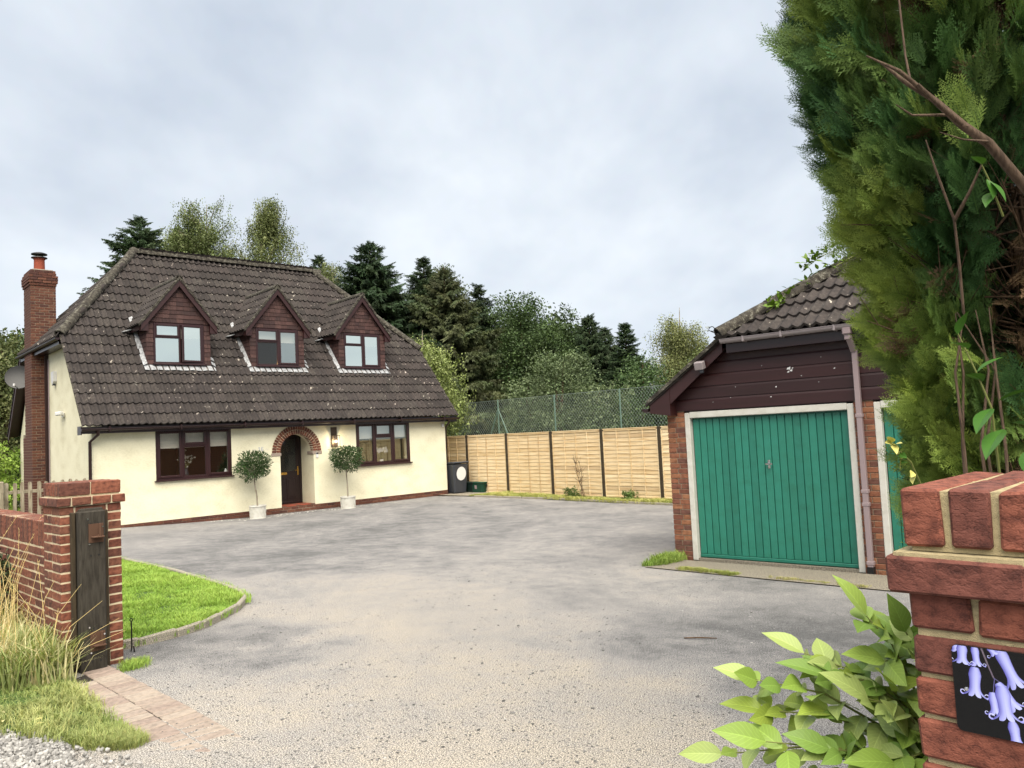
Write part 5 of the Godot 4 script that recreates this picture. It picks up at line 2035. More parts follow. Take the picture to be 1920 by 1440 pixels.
func make_garage() -> void:
	var g := thing("garage", "brick double garage with green ribbed doors and maroon boarded gable", "garage", GARAGE_AT, GARAGE_TURN)
	var mid := 2.37
	var left := -0.41
	var right := 2 * mid - left
	var deep := -5.6
	var bt := 2.15
	var rise := 0.69
	var eave_x := -0.6
	var eave_y := 2.26
	# masonry
	for s in [[left, -0.124, true], [2.25, 2.49, false], [2 * mid + 0.124, right, false]]:
		var mb := MB.new()
		mb.box(Vector3(s[0] + 0.006, -0.2, -0.44), Vector3(s[1] - 0.006, bt, -0.006))
		var wall := put("brick_pier", mb.mesh(), M.garage_mortar, g)
		var a: float = s[0]
		var b: float = s[1]
		for i in 29:
			var y := -0.02 + i * 0.0745
			if y > bt - 0.05:
				break
			if b - a > 0.26:
				# a stretcher and a bit, turned about in every other course
				var cut := a + (0.125 if i % 2 else 0.163)
				brick(wall, Vector3((a + cut - 0.005) / 2, y + 0.033, -0.05), Vector3(cut - a - 0.005, 0.0655, 0.1), "garage_brick", 5)
				brick(wall, Vector3((cut + 0.005 + b) / 2, y + 0.033, -0.05), Vector3(b - cut - 0.005, 0.0655, 0.1), "garage_brick", 5)
			else:
				var cut := a + (0.08 if i % 2 else 0.14)
				brick(wall, Vector3((a + cut - 0.005) / 2, y + 0.033, -0.05), Vector3(cut - a - 0.005, 0.0655, 0.1), "garage_brick", 5)
				brick(wall, Vector3((cut + 0.005 + b) / 2, y + 0.033, -0.05), Vector3(b - cut - 0.005, 0.0655, 0.1), "garage_brick", 5)
	# long side walls and the back
	for s in [left, right - 0.22]:
		var mb := MB.new()
		mb.box(Vector3(s + 0.006, -0.2, deep), Vector3(s + 0.214, bt + 0.1, -0.45))
		var side := put("side_wall", mb.mesh(), M.garage_mortar, g)
		var many := MB.new()
		for i in 29:
			var y := -0.02 + i * 0.0745
			var z := -0.11 - (0.1125 if i % 2 else 0.0)
			while z > deep + 0.1:
				var zz := maxf(z - 0.215, deep)
				for x in [s + 0.045, s + 0.175]:
					many.box(Vector3(x - 0.045, y, zz), Vector3(x + 0.045, y + 0.065, z))
				z -= 0.225
		put("brickwork", many.mesh(), M.garage_brick_0, side).set_meta("kind", "stuff")
	var bk := MB.new()
	bk.box(Vector3(left, -0.2, deep - 0.22), Vector3(right, bt + 0.1, deep))
	bk.box(Vector3(left + 0.2, 0.0, deep), Vector3(right - 0.2, 0.012, -0.3))
	put("back_wall", bk.mesh(), M.garage_mortar, g)
	var th := MB.new()
	th.box(Vector3(-0.05, -0.1, -0.4), Vector3(2.17, 0.032, -0.01))
	th.box(Vector3(2.57, -0.1, -0.4), Vector3(4.79, 0.032, -0.01))
	put("threshold", th.mesh(), M.concrete, g)
	garage_door(g, -0.124, 2.25)
	garage_door(g, 2.49, 4.864)

	# boarded half gable
	var top_y := 3.06
	var bm := MB.new()
	bm.prism(PackedVector2Array([Vector2(left, 2.14), Vector2(right, 2.14), Vector2(right, 2.34), Vector2(right - 1.1, top_y), Vector2(left + 1.1, top_y), Vector2(left, 2.34)]), -0.12, -0.012)
	var gable := put("gable", bm.mesh(), M.barge_paint, g)
	for i in 5:
		var y0 := 2.15 + i * 0.17
		var y1 := y0 + 0.172
		var in0 := maxf(left + 0.02, (y0 - eave_y) / rise + eave_x + 0.2)
		var in1 := maxf(left + 0.02, (y1 - eave_y) / rise + eave_x + 0.2)
		var mb := MB.new()
		var a0 := in0; var b0 := 2 * mid - in0
		var a1 := in1; var b1 := 2 * mid - in1
		# shiplap: flat face, scooped top edge
		var prof := [[0.0, 0.004], [0.0, 0.016], [0.78, 0.016], [0.86, 0.012], [0.93, 0.005], [1.0, 0.003]]
		for k in prof.size() - 1:
			var f0: float = prof[k][0]
			var f1: float = prof[k + 1][0]
			mb.quad(Vector3(lerpf(a0, a1, f0), lerpf(y0, y1, f0), prof[k][1]), Vector3(lerpf(b0, b1, f0), lerpf(y0, y1, f0), prof[k][1]), Vector3(lerpf(b0, b1, f1), lerpf(y0, y1, f1), prof[k + 1][1]), Vector3(lerpf(a0, a1, f1), lerpf(y0, y1, f1), prof[k + 1][1]))
		put("board", mb.mesh(), M["cladding_%d" % (i % 3)], gable)
	# droppings and flecks on the boards
	var fk := MB.new()
	for q in [[1.47, 2.63, 0.028], [1.5, 2.6, 0.02], [1.46, 2.585, 0.016], [1.52, 2.63, 0.012], [1.28, 2.4, 0.013], [2.06, 2.58, 0.012], [1.2, 2.27, 0.01], [0.7, 2.44, 0.006], [0.62, 2.3, 0.006], [1.1, 2.7, 0.006], [1.9, 2.74, 0.006], [1.85, 2.42, 0.006], [0.35, 2.25, 0.006], [1.63, 2.52, 0.008]]:
		var r: float = q[2]
		var p := Vector3(q[0], q[1], 0.0185)
		for k in 7:
			var a := TAU * k / 7
			var b := TAU * (k + 1) / 7
			fk.tri(p, p + Vector3(cos(a), sin(a), 0) * r * (0.8 + 0.4 * sin(k * 2.1)), p + Vector3(cos(b), sin(b), 0) * r * (0.8 + 0.4 * sin((k + 1) % 7 * 2.1)))
	put("droppings", fk.mesh(), M.white_plastic, gable)

	# bargeboards with boxed ends
	for s in [1, -1]:
		var o := 0.0 if s > 0 else 2 * mid
		var mb := MB.new()
		var p0 := Vector2(o + s * (eave_x + 0.02), eave_y + 0.01)
		var p1 := Vector2(o + s * 0.62, eave_y + 1.22 * rise + 0.02)
		var pts := [Vector2(p1.x, p1.y - 0.19), p1, p0 + Vector2(s * 0.34, 0.34 * rise), Vector2(p0.x + s * 0.34, eave_y - 0.0)]
		mb.prism(PackedVector2Array(pts), 0.16, 0.185)
		mb.prism(PackedVector2Array([p0, p0 + Vector2(s * 0.338, 0.338 * rise), Vector2(p0.x + s * 0.338, eave_y - 0.17), Vector2(p0.x, eave_y - 0.12)]), -0.02, 0.19)
		put("bargeboard", mb.mesh(), M.barge_paint, g)
		var so := MB.new()
		var sx0: float = o + s * (eave_x + 0.36)
		so.quad(Vector3(sx0, eave_y - 0.02 + 0.16 * rise, 0.159), Vector3(o + s * 0.64, top_y - 0.07, 0.159), Vector3(o + s * 0.64, top_y - 0.07, 0.0), Vector3(sx0, eave_y - 0.02 + 0.16 * rise, 0.0))
		put("soffit", so.mesh(), M.brown_plastic, g)
	# roof: two long slopes and the half hip
	var ridge_y := eave_y + (mid - eave_x) * rise
	var fz := 0.26
	var hip_x := 0.66
	var hip_y := eave_y + (hip_x - eave_x) * rise
	var apex_z := fz - (mid - hip_x)
	var felt := MB.new()
	for s in [1, -1]:
		var o := 0.0 if s > 0 else 2 * mid
		var ex: float = o + s * eave_x
		var hx: float = o + s * hip_x
		felt.face([Vector3(ex, eave_y - 0.02, deep - 0.3), Vector3(ex, eave_y - 0.02, 0.2), Vector3(hx, hip_y - 0.02, fz), Vector3(mid, ridge_y - 0.02, apex_z)], s > 0)
		felt.face([Vector3(ex, eave_y - 0.02, deep - 0.3), Vector3(mid, ridge_y - 0.02, apex_z), Vector3(mid, ridge_y - 0.02, deep - 0.3), Vector3(mid, ridge_y - 0.02, deep - 0.3)], s > 0)
	felt.tri(Vector3(hip_x, hip_y - 0.02, fz), Vector3(2 * mid - hip_x, hip_y - 0.02, fz), Vector3(mid, ridge_y - 0.02, apex_z))
	felt.prism(PackedVector2Array([Vector2(eave_x, eave_y), Vector2(2 * mid - eave_x, eave_y), Vector2(mid, ridge_y - 0.03)]), deep - 0.29, deep - 0.27)
	var roof := put("roof", felt.mesh(), M.roof_felt, g)
	var ang := atan(rise)
	var gauge := 0.335
	var fb := Basis(Vector3.RIGHT, ang)
	var nl := Vector3(1, 0, 1).normalized()
	var nr := Vector3(-1, 0, 1).normalized()
	for i in 7:
		var d := i * gauge - 0.06
		var z := fz - d * cos(ang)
		var y := hip_y + d * sin(ang) + 0.006
		for k in 17:
			var x := hip_x - 0.25 + k * 0.3
			var t := Transform3D(fb * Basis(UP, rnd(-0.012, 0.012)), Vector3(x + rnd(-0.004, 0.004), y + rnd(0, 0.006), z))
			# the hip line runs at 45 degrees in plan
			if z - fz + (x + 0.16 - hip_x) < -0.02 or z - fz - (x - 0.16 - 2 * mid + hip_x) < -0.02:
				continue
			var m: ArrayMesh
			if z - 0.42 - fz + (x - 0.17 - hip_x) < 0.05 or z - 0.42 - fz - (x + 0.17 - 2 * mid + hip_x) < 0.05:
				m = tile_mesh(0.3, 0.41, 2, 0.04, 0, [[Vector3(hip_x - 0.02, 0, fz), nl], [Vector3(2 * mid - hip_x + 0.02, 0, fz), nr]], t)
			else:
				m = tile_mesh(0.3, 0.41, 2, 0.04, (i + k) % 3)
			if m:
				put("tile", m, M["roof_tile_%d" % (rng.randi() % 4)], roof, t)
	var rest := []
	var tints := []
	for s in [1, -1]:
		var o := 0.0 if s > 0 else 2 * mid
		var tb := Basis(Vector3(0, 0, s), Vector3(-s * sin(ang), cos(ang), 0), Vector3(-s * cos(ang), -sin(ang), 0))
		for i in 11:
			var d := i * gauge - 0.05
			var x: float = eave_x + d * cos(ang)
			var y := eave_y + d * sin(ang) + 0.006
			if x > mid - 0.1:
				break
			var zf := 0.19 if x < hip_x else fz - (x - hip_x) - 0.15
			var z := zf - 0.15
			while z > deep - 0.2:
				rest.append(Transform3D(tb, Vector3(o + s * x, y, z)))
				tints.append(pick([Color(0.95, 0.88, 0.86), Color(0.78, 0.7, 0.68), Color(1, 0.95, 0.9)]))
				z -= 0.3
	copies("side_slope_tiles", tile_mesh(0.3, 0.41, 2, 0.04, 1), M.roof_tile_many, rest, tints, roof)
	ridge_run(roof, Vector3(hip_x - 0.04, hip_y + 0.05, fz + 0.03), Vector3(mid, ridge_y + 0.05, apex_z), 0.12, 0.4, M.ridge_mortar)
	ridge_run(roof, Vector3(2 * mid - hip_x + 0.04, hip_y + 0.05, fz + 0.03), Vector3(mid, ridge_y + 0.05, apex_z), 0.12, 0.4, M.ridge_mortar)
	ridge_run(roof, Vector3(mid, ridge_y + 0.05, apex_z), Vector3(mid, ridge_y + 0.05, deep), 0.12, 0.44, M.ridge_mortar)
	for s in [1, -1]:
		var o := 0.0 if s > 0 else 2 * mid
		var vm := MB.new()
		vm.prism(PackedVector2Array([Vector2(o + s * (eave_x - 0.02), eave_y + 0.005), Vector2(o + s * (eave_x - 0.02), eave_y + 0.065), Vector2(o + s * hip_x, hip_y + 0.07), Vector2(o + s * hip_x, hip_y + 0.01)]), 0.1, 0.215)
		put("verge", vm.mesh(), M.ridge_mortar, roof)
		var eg := gutter_mesh(deep - 0.3, 0.2, 0, 0, 0.055)
		put("side_gutter", eg, M.brown_plastic, g, Transform3D(Basis(Vector3(0, 0, 1), UP, Vector3(-1, 0, 0)), Vector3(o + s * (eave_x - 0.06), eave_y - 0.05, 0)))
	# front gutter, its brackets, the downpipe
	var fm := MB.new()
	fm.box(Vector3(hip_x + 0.02, top_y - 0.15, 0.16), Vector3(2 * mid - hip_x - 0.02, top_y + 0.02, 0.182))
	fm.box(Vector3(hip_x + 0.02, top_y - 0.15, 0.02), Vector3(2 * mid - hip_x - 0.02, top_y - 0.14, 0.16))
	put("fascia", fm.mesh(), M.brown_plastic, g)
	put("gutter", gutter_mesh(hip_x - 0.02, 2 * mid - hip_x + 0.02, top_y + 0.035, 0.245, 0.058), M.gutter_grey, g)
	for x in [0.98, 1.5, 2.18, 2.46, 3.1, 3.7]:
		var b := MB.new()
		b.bevel(at(x, top_y + 0.02, 0.244), Vector3(0.03, 0.1, 0.132), 0.008)
		put("gutter_bracket", b.mesh(), M.gutter_grey, g)
	var dp := MB.new()
	dp.bevel(at(2.32, top_y - 0.045, 0.245), Vector3(0.1, 0.09, 0.1), 0.012)
	dp.bevel(at(2.32, top_y - 0.11, 0.232), Vector3(0.072, 0.09, 0.072), 0.008)
	dp.bevel(Transform3D(Basis(Vector3.RIGHT, 0.75), Vector3(2.33, top_y - 0.2, 0.155)), Vector3(0.066, 0.24, 0.066), 0.006)
	dp.bevel(at(2.335, 1.45, 0.06), Vector3(0.064, 2.72, 0.064), 0.005)
	for y in [1.96, 1.02, 0.86, 0.14]:
		dp.bevel(at(2.335, y, 0.058), Vector3(0.086, 0.045, 0.078), 0.005)
	put("downpipe", dp.mesh(), M.pipe_mauve, g)
	var sh := MB.new()
	sh.box(Vector3(2.295, 0.0, 0.02), Vector3(2.375, 0.09, 0.1))
	put("drain_shoe", sh.mesh(), M.black_plastic, g)
	# a lamp housing on the slope of the barge and a wrought curl at the hip's foot
	var pir := thing("security_light", "small grey security light box on the garage's left bargeboard", "light", GARAGE_AT, GARAGE_TURN)
	var q := MB.new()
	q.bevel(Transform3D(Basis(Vector3.RIGHT, 0.3), Vector3(0.3, 2.77, 0.25)), Vector3(0.13, 0.11, 0.1), 0.008)
	put("housing", q.mesh(), M.gutter_grey, pir)
	q = MB.new()
	q.bevel(at(0.32, 2.69, 0.235), Vector3(0.05, 0.06, 0.05), 0.01)
	put("sensor", q.mesh(), M.grey_plastic, pir)
	var hk := MB.new()
	var pts := []
	var rad := []
	for i in 12:
		var a := i * 0.5
		var r := 0.055 * (1.0 - i / 16.0)
		pts.append(Vector3(hip_x - 0.1 - cos(a) * r, hip_y + 0.11 + sin(a) * r, fz + 0.06))
		rad.append(0.006)
	pts.push_front(Vector3(hip_x + 0.0, hip_y + 0.02, fz + 0.05))
	rad.push_front(0.006)
	hk.tube(pts, rad, 6)
	put("hip_iron", hk.mesh(), M.iron, g)

# ---- larch-lap fence, chain link, bins and the like ----
func make_fences() -> void:
	var f := thing("wooden_fence", "new pale timber lap panel fence with dark posts behind the drive", "fence", FENCE_AT, FENCE_TURN)
	var bay := 1.965
	for i in range(-2, 9):
		var p := MB.new()
		p.bevel(at(i * bay, 0.95, -0.01), Vector3(0.1, 2.02, 0.1), 0.008)
		put("fence_post", p.mesh(), M.fence_post_wood, f)
	for i in range(-2, 8):
		var x0 := i * bay + 0.056
		var x1 := (i + 1) * bay - 0.056
		var y0 := 0.1
		var y1 := 1.935
		var fr := MB.new()
		fr.bevel(at((x0 + x1) / 2, y1 + 0.012, 0), Vector3(x1 - x0, 0.024, 0.06), 0.004)
		fr.bevel(at((x0 + x1) / 2, y0 + 0.02, 0.016), Vector3(x1 - x0, 0.036, 0.024), 0.004)
		fr.bevel(at((x0 + x1) / 2, y1 - 0.025, 0.016), Vector3(x1 - x0 - 0.07, 0.036, 0.024), 0.004)
		var panel := put("fence_panel", fr.mesh(), M["fence_wood_%d" % (i + 2 & 1)], f)
		var n := 17
		var h := (y1 - y0) / n
		var tone := rng.randi() % 5
		for k in n:
			# waney boards lapped downwards, their lower edges wavering
			var mb := MB.new()
			var seg := 7
			var ph := rnd(0, TAU)
			var am := rnd(0.002, 0.011)
			var prev := []
			for j in seg + 1:
				var u := float(j) / seg
				var x := lerpf(x0, x1, u)
				var low := y0 + k * h - 0.012 + sin(u * rnd(5, 9) + ph) * am
				var hi := y0 + (k + 1) * h + 0.01
				var now := [Vector3(x, low, -0.002), Vector3(x, low, 0.009 + rnd(-0.001, 0.0015)), Vector3(x, hi, -0.006)]
				if j > 0:
					mb.quad(prev[1], now[1], now[2], prev[2])
					mb.quad(prev[0], now[0], now[1], prev[1])
				prev = now
			put("slat", mb.mesh(), M["fence_wood_%d" % (rng.randi() % 5 if rng.randf() < 0.4 else tone)], panel)
		for x in [x0 + 0.016, lerpf(x0, x1, 0.26), lerpf(x0, x1, 0.5), lerpf(x0, x1, 0.74), x1 - 0.016]:
			var b := MB.new()
			b.bevel(at(x, (y0 + y1) / 2 - 0.005, 0.018), Vector3(0.032, y1 - y0 - 0.07, 0.022), 0.004)
			put("batten", b.mesh(), M["fence_wood_%d" % (rng.randi() % 5)], panel)

	# tennis-court netting beyond it
	var c := thing("chain_link_fence", "tall green chain link fence on thin posts behind the wooden fence", "fence", Vector3(-2.694, 0.05, -32.0))
	var a := Vector3(0, 0, 0)
	var dir := Vector3(7.52, 0, 7.5).normalized()
	var top := 3.18
	var bay2 := 2.89
	for i in range(-2, 6):
		var p := a + dir * (0.1 + i * bay2)
		var mb := MB.new()
		mb.tube([p, p + UP * (top + 0.02)], [0.03, 0.03], 8)
		put("post", mb.mesh(), M.net_post, c)
	for s in [-1, 1]:
		var p := a + dir * (0.1 + bay2)
		var mb := MB.new()
		mb.tube([p + UP * 2.85, p + dir * (s * 1.35)], [0.024, 0.024], 8)
		put("brace", mb.mesh(), M.net_post, c)
	var wires := MB.new()
	for y in [0.05, 1.62, top]:
		wires.tube([a - dir * 6, a + dir * 15], [0.005, 0.005], 4, false)
		var k := wires.v.size()
		for q in range(k - 24, k):
			wires.v[q] += UP * y
	put("line_wire", wires.mesh(), M.wire, c)
	var net := MB.new()
	var cell := 0.12
	var x := -5.8
	while x < 14.5:
		for s in [-1, 1]:
			var p: Vector3 = a + dir * x + UP * 0.05
			var q: Vector3 = a + dir * (x + s * (top - 0.05) * 0.86) + UP * top
			net.tube([p, q], [0.0042, 0.0042], 3, false)
		x += cell
	put("netting", net.mesh(), M.wire, c).set_meta("kind", "stuff")

	# picket fence and little gate at the left of the house
	var pk := thing("picket_fence", "weathered grey picket fence running left from the house corner", "fence", house_point(-0.15, 0.08, 0.35), HOUSE_TURN)
	for y in [0.45, 1.15]:
		var r := MB.new()
		r.bevel(at(-2.2, y, -0.03), Vector3(4.3, 0.075, 0.035), 0.005)
		put("rail", r.mesh(), M.grey_wood, pk)
	for i in 28:
		var px := -0.1 - i * 0.153
		var h := 1.36 + rnd(-0.015, 0.015)
		var poly := PackedVector2Array([Vector2(-0.036, 0.03), Vector2(0.036, 0.03), Vector2(0.036, h - 0.036)])
		for k in range(1, 6):
			poly.append(Vector2(cos(PI * k / 6) * 0.036, h - 0.036 + sin(PI * k / 6) * 0.036))
		poly.append(Vector2(-0.036, h - 0.036))
		var mb := MB.new()
		mb.prism(poly, -0.009, 0.009, Transform3D(Basis(Vector3.BACK, rnd(-0.012, 0.012)), Vector3(px, 0, 0)))
		put("picket", mb.mesh(), M.grey_wood, pk)
	for px in [-1.73, -2.72]:
		var mb := MB.new()
		mb.bevel(at(px, 0.69, 0.06), Vector3(0.105, 1.42, 0.105), 0.02)
		put("post", mb.mesh(), M.grey_wood, pk)

	# bins between house and fence
	var bin := thing("wheelie_bin", "dark grey wheelie bin with white round sticker at house corner", "bin", Vector3(-1.98, 0.09, -25.62), HOUSE_TURN - 0.05)
	var body := MB.new()
	taper(body, 0.24, 0.26, 0.29, 0.34, 0.06, 0.96)
	put("body", body.mesh(), M.grey_plastic, bin)
	var lid := MB.new()
	lid.bevel(Transform3D(Basis(Vector3.RIGHT, -0.05), Vector3(0, 1.0, 0.01)), Vector3(0.62, 0.06, 0.74), 0.025)
	lid.tube([Vector3(-0.26, 1.0, -0.39), Vector3(0.26, 1.0, -0.39)], [0.02, 0.02], 8)
	put("lid", lid.mesh(), M.grey_plastic, bin)
	for s in [-1, 1]:
		var wh := MB.new()
		wh.lathe(Vector3.ZERO, [Vector2(0.0, -0.02), Vector2(0.1, -0.02), Vector2(0.1, 0.03), Vector2(0, 0.03)], 18)
		put("wheel", wh.mesh(), M.black_plastic, bin, Transform3D(Basis(Vector3.BACK, PI / 2), Vector3(s * 0.27, 0.1, -0.28)))
	var stk := MB.new()
	for k in 28:
		var u := TAU * k / 28
		var w := TAU * (k + 1) / 28
		stk.tri(Vector3(0, 0, 0), Vector3(cos(u) * 0.185, sin(u) * 0.22, 0), Vector3(cos(w) * 0.185, sin(w) * 0.22, 0))
	put("sticker", stk.mesh(), M.white_plastic, bin, Transform3D(Basis(Vector3.RIGHT, 0.085), Vector3(0, 0.66, 0.33)))
	for q in [[Vector3(-1.18, 0.1, -25.55), "green_plastic", "green recycling box on the path beside the fence post", 0.5], [Vector3(-1.5, 0.1, -25.82), "dark_green_plastic", "dark recycling box between the grey bin and the green box", 0.35]]:
		var box := thing("recycling_box", q[2], "recycling box", q[0], FENCE_TURN + 0.1)
		var mb := MB.new()
		taper(mb, 0.25, 0.17, 0.29, 0.21, 0.0, 0.34)
		mb.bevel(at(0, 0.33, 0), Vector3(0.62, 0.04, 0.46), 0.01)
		put("tub", mb.mesh(), M[q[1]], box)
		if q[1] == "green_plastic":
			var pl := MB.new()
			pl.quad(Vector3(-0.07, 0.13, 0.2), Vector3(0.03, 0.13, 0.2), Vector3(0.03, 0.25, 0.212), Vector3(-0.07, 0.25, 0.212))
			put("label", pl.mesh(), M.pipe_mauve, box)
			var hn := MB.new()
			hn.bevel(at(0.31, 0.24, 0), Vector3(0.03, 0.05, 0.2), 0.008)
			put("handle", hn.mesh(), M.dark_green_plastic, box)
	var cone := thing("marker_cone", "small red and white cone seen between the pickets at left", "cone", house_point(-2.55, 0.05, -0.9), HOUSE_TURN)
	var cb := MB.new()
	cb.lathe(Vector3.ZERO, [Vector2(0.16, 0.0), Vector2(0.16, 0.03), Vector2(0.1, 0.05), Vector2(0.07, 0.3)], 18)
	put("red_base", cb.mesh(), M.red_plastic, cone)
	cb = MB.new()
	cb.lathe(Vector3.ZERO, [Vector2(0.07, 0.3), Vector2(0.04, 0.55), Vector2(0.0, 0.56)], 18)
	put("white_top", cb.mesh(), M.white_plastic, cone)
	# drop bolt stop by the left pier
	var rod := thing("gate_rod", "thin black iron rod with looped top beside the left pier", "rod", Vector3(-3.405, 0.255, -6.92))
	var rm := MB.new()
	rm.tube([Vector3(0.02, 0.06, 0.01), Vector3(0.035, 0.0, 0.02), Vector3(-0.01, 0.0, 0.0), Vector3(0, 0.04, 0), Vector3(0, 0.27, 0)], [0.006, 0.006, 0.006, 0.006, 0.006], 6)
	var loop := []
	var lr := []
	for k in 11:
		loop.append(Vector3(sin(TAU * k / 10) * 0.012, 0.282 - cos(TAU * k / 10) * 0.012, 0))
		lr.append(0.004)
	rm.tube(loop, lr, 6)
	put("rod", rm.mesh(), M.iron, rod)

# a tapering tub: half sizes below (a, b) and above (c, d), from y0 to y1, open corners rounded off by chamfers
func taper(mb: MB, a: float, b: float, c: float, d: float, y0: float, y1: float) -> void:
	var k := 0.04
	var ring := func(x: float, z: float, y: float) -> Array:
		return [Vector3(x - k, y, z), Vector3(x, y, z - k), Vector3(x, y, -z + k), Vector3(x - k, y, -z), Vector3(-x + k, y, -z), Vector3(-x, y, -z + k), Vector3(-x, y, z - k), Vector3(-x + k, y, z)]
	var lo: Array = ring.call(a, b, y0)
	var hi: Array = ring.call(c, d, y1)
	for i in 8:
		var j := (i + 1) % 8
		mb.quad(lo[i], lo[j], hi[j], hi[i])
		mb.tri(Vector3(0, y0, 0), lo[j], lo[i])
		mb.tri(Vector3(0, y1, 0), hi[i], hi[j])

func make_bay_trees() -> void:
	for k in 2:
		var x: float = [3.765, 6.37][k]
		var z: float = [0.5, 0.6][k]
		var p := house_point(x, 0.0, z)
		var b := thing("potted_bay_tree", ["clipped bay tree in a white pot left of the arch", "rounder clipped bay tree in a white pot, below the wall lantern"][k], "potted tree", on_ground(p.x, p.z), HOUSE_TURN, "bay trees in white pots")
		var pot := MB.new()
		pot.lathe(Vector3.ZERO, [Vector2(0.205, 0.0), Vector2(0.208, 0.02), Vector2(0.198, 0.03), Vector2(0.205, 0.3), Vector2(0.222, 0.31), Vector2(0.222, 0.34), Vector2(0.19, 0.34), Vector2(0.185, 0.28), Vector2(0, 0.28)], 28)
		var pm := put("pot", pot.mesh(), M.white_paint, b)
		# woven lattice in relief
		var la := MB.new()
		for i in 14:
			for s in [-1, 1]:
				var pts := []
				var rr := []
				for j in 7:
					var an: float = TAU * (i + s * j / 6.0 * 1.4) / 14
					var y := 0.04 + 0.25 * j / 6.0
					pts.append(Vector3(cos(an), 0, -sin(an)) * lerpf(0.2, 0.206, j / 6.0) + UP * y)
					rr.append(0.006)
				la.tube(pts, rr, 4, false)
		put("lattice", la.mesh(), M.white_paint, pm)
		var tr := MB.new()
		var lean: float = [0.07, 0.02][k]
		tr.tube([Vector3(0, 0.27, 0), Vector3(-lean * 0.3, 0.6, 0.01), Vector3(-lean, 0.95, 0), Vector3(-lean * 0.8, 1.35, 0)], [0.022, 0.019, 0.018, 0.012], 8)
		for i in 9:
			var a := TAU * i / 9
			tr.tube([Vector3(-lean, 1.05 + 0.03 * i, 0), Vector3(-lean + cos(a) * 0.3, 1.3 + 0.04 * (i % 3), sin(a) * 0.3)], [0.009, 0.004], 5)
		put("trunk", tr.mesh(), M.pale_bark, b)
		var where := []
		var tints := []
		var c := Vector3(-lean * 0.9, [1.36, 1.38][k], 0)
		var wide: float = [0.42, 0.44][k]
		var high: float = [0.34, 0.35][k]
		for i in 2900:
			var d := Vector3(rng.randfn(0, 1), rng.randfn(0, 1), rng.randfn(0, 1)).normalized()
			var lump := 1.0 + 0.22 * sin(d.x * 5 + k * 2) * cos(d.y * 4 + 1) + 0.12 * sin(d.z * 7 + d.y * 5)
			var r := pow(rng.randf(), 0.35) * lump
			if k == 0 and d.y > 0.5:
				r *= 1.12
			var p2 := c + Vector3(d.x * wide, d.y * high, d.z * wide) * r
			var dirv := (d + Vector3(rnd(-0.7, 0.7), rnd(-0.4, 0.9), rnd(-0.7, 0.7))).normalized()
			where.append(Transform3D(aim(dirv, rnd(0, TAU)).scaled(Vector3.ONE * rnd(0.055, 0.085)), p2))
			var g := rnd(0.6, 1.3)
			tints.append(Color(0.038 * g, 0.072 * g, 0.022 * g))
		copies("crown", leaf_mesh(0.36, 0.1, 3), M.gloss_leaves, where, tints, b)
# basis whose z runs along d, rolled by an angle
func aim(d: Vector3, roll: float) -> Basis:
	var x := (UP if absf(d.y) < 0.95 else Vector3.RIGHT).cross(d).normalized()
	var y := d.cross(x)
	return Basis(x, y, d) * Basis(Vector3.BACK, roll)

# basis whose z runs along d and whose y leans towards n
func aim_up(d: Vector3, n: Vector3) -> Basis:
	var x := n.cross(d).normalized()
	return Basis(x, d.cross(x), d)

# a leaf of length 1 along z, folded along its midrib and bent down
func leaf_mesh(wide: float, bend: float, seg: int, fold := 0.12, tip := 1.0) -> ArrayMesh:
	var key := "leaf %.2f %.2f %d %.2f %.2f" % [wide, bend, seg, fold, tip]
	if shapes.has(key):
		return shapes[key]
	var mb := MB.new()
	var prev := []
	for i in seg + 1:
		var u := float(i) / seg
		var w := wide * 0.5 * sin(PI * pow(u, 0.85)) * (1.0 - 0.25 * u * tip)
		if i == 0 or i == seg:
			w = 0.0
		var y := -bend * u * u * 1.6 + bend * 0.35 * u
		var sag := fold * w * 2.0
		var now := [Vector3(-w, y + sag, u), Vector3(0, y, u), Vector3(w, y + sag, u), u]
		if i > 0:
			for s in 2:
				var a: Vector3 = prev[s]
				var b: Vector3 = prev[s + 1]
				var c: Vector3 = now[s + 1]
				var d: Vector3 = now[s]
				var up := ((c + d) * 0.5 - (a + b) * 0.5).cross(b - a + c - d).normalized()
				if up.y < 0:
					up = -up
				var u0: float = prev[3]
				var fx := [0.0, 0.5, 1.0]
				if a != b:
					mb.tri_n(a, c, b, up, up, up, Vector2(fx[s], u0), Vector2(fx[s + 1], u), Vector2(fx[s + 1], u0))
				if c != d:
					mb.tri_n(a, d, c, up, up, up, Vector2(fx[s], u0), Vector2(fx[s], u), Vector2(fx[s + 1], u))
		prev = now
	shapes[key] = mb.mesh()
	return shapes[key]

# a clump of n small leaves in a ball of radius 1
func clump_mesh(n: int, size: float, seed_no: int, droop := 0.0, flat := 1.0) -> ArrayMesh:
	var r := RandomNumberGenerator.new()
	r.seed = seed_no
	var mb := MB.new()
	for i in n:
		var d := Vector3(r.randfn(0, 1), r.randfn(0, 1), r.randfn(0, 1)).normalized()
		var p := d * pow(r.randf(), 0.5)
		p.y *= flat
		if droop > 0.0:
			p = Vector3(p.x * 0.22, r.randf_range(-1.0, 0.15) * droop, p.z * 0.22)
		var g := Vector3(r.randfn(0, 1), r.randfn(0, 1) - droop, r.randfn(0, 1)).normalized()
		var s := g.cross(Vector3(r.randfn(0, 1), r.randfn(0, 1), r.randfn(0, 1))).normalized()
		var l := size * r.randf_range(0.7, 1.3)
		var t := r.randf_range(0.75, 1.25)
		mb.col = Color(t, t, t * r.randf_range(0.85, 1.1))
		var m := p + g * l * 0.5
		mb.tri(p, m - s * l * 0.3, p + g * l)
		mb.tri(p, p + g * l, m + s * l * 0.3)
	return mb.mesh()

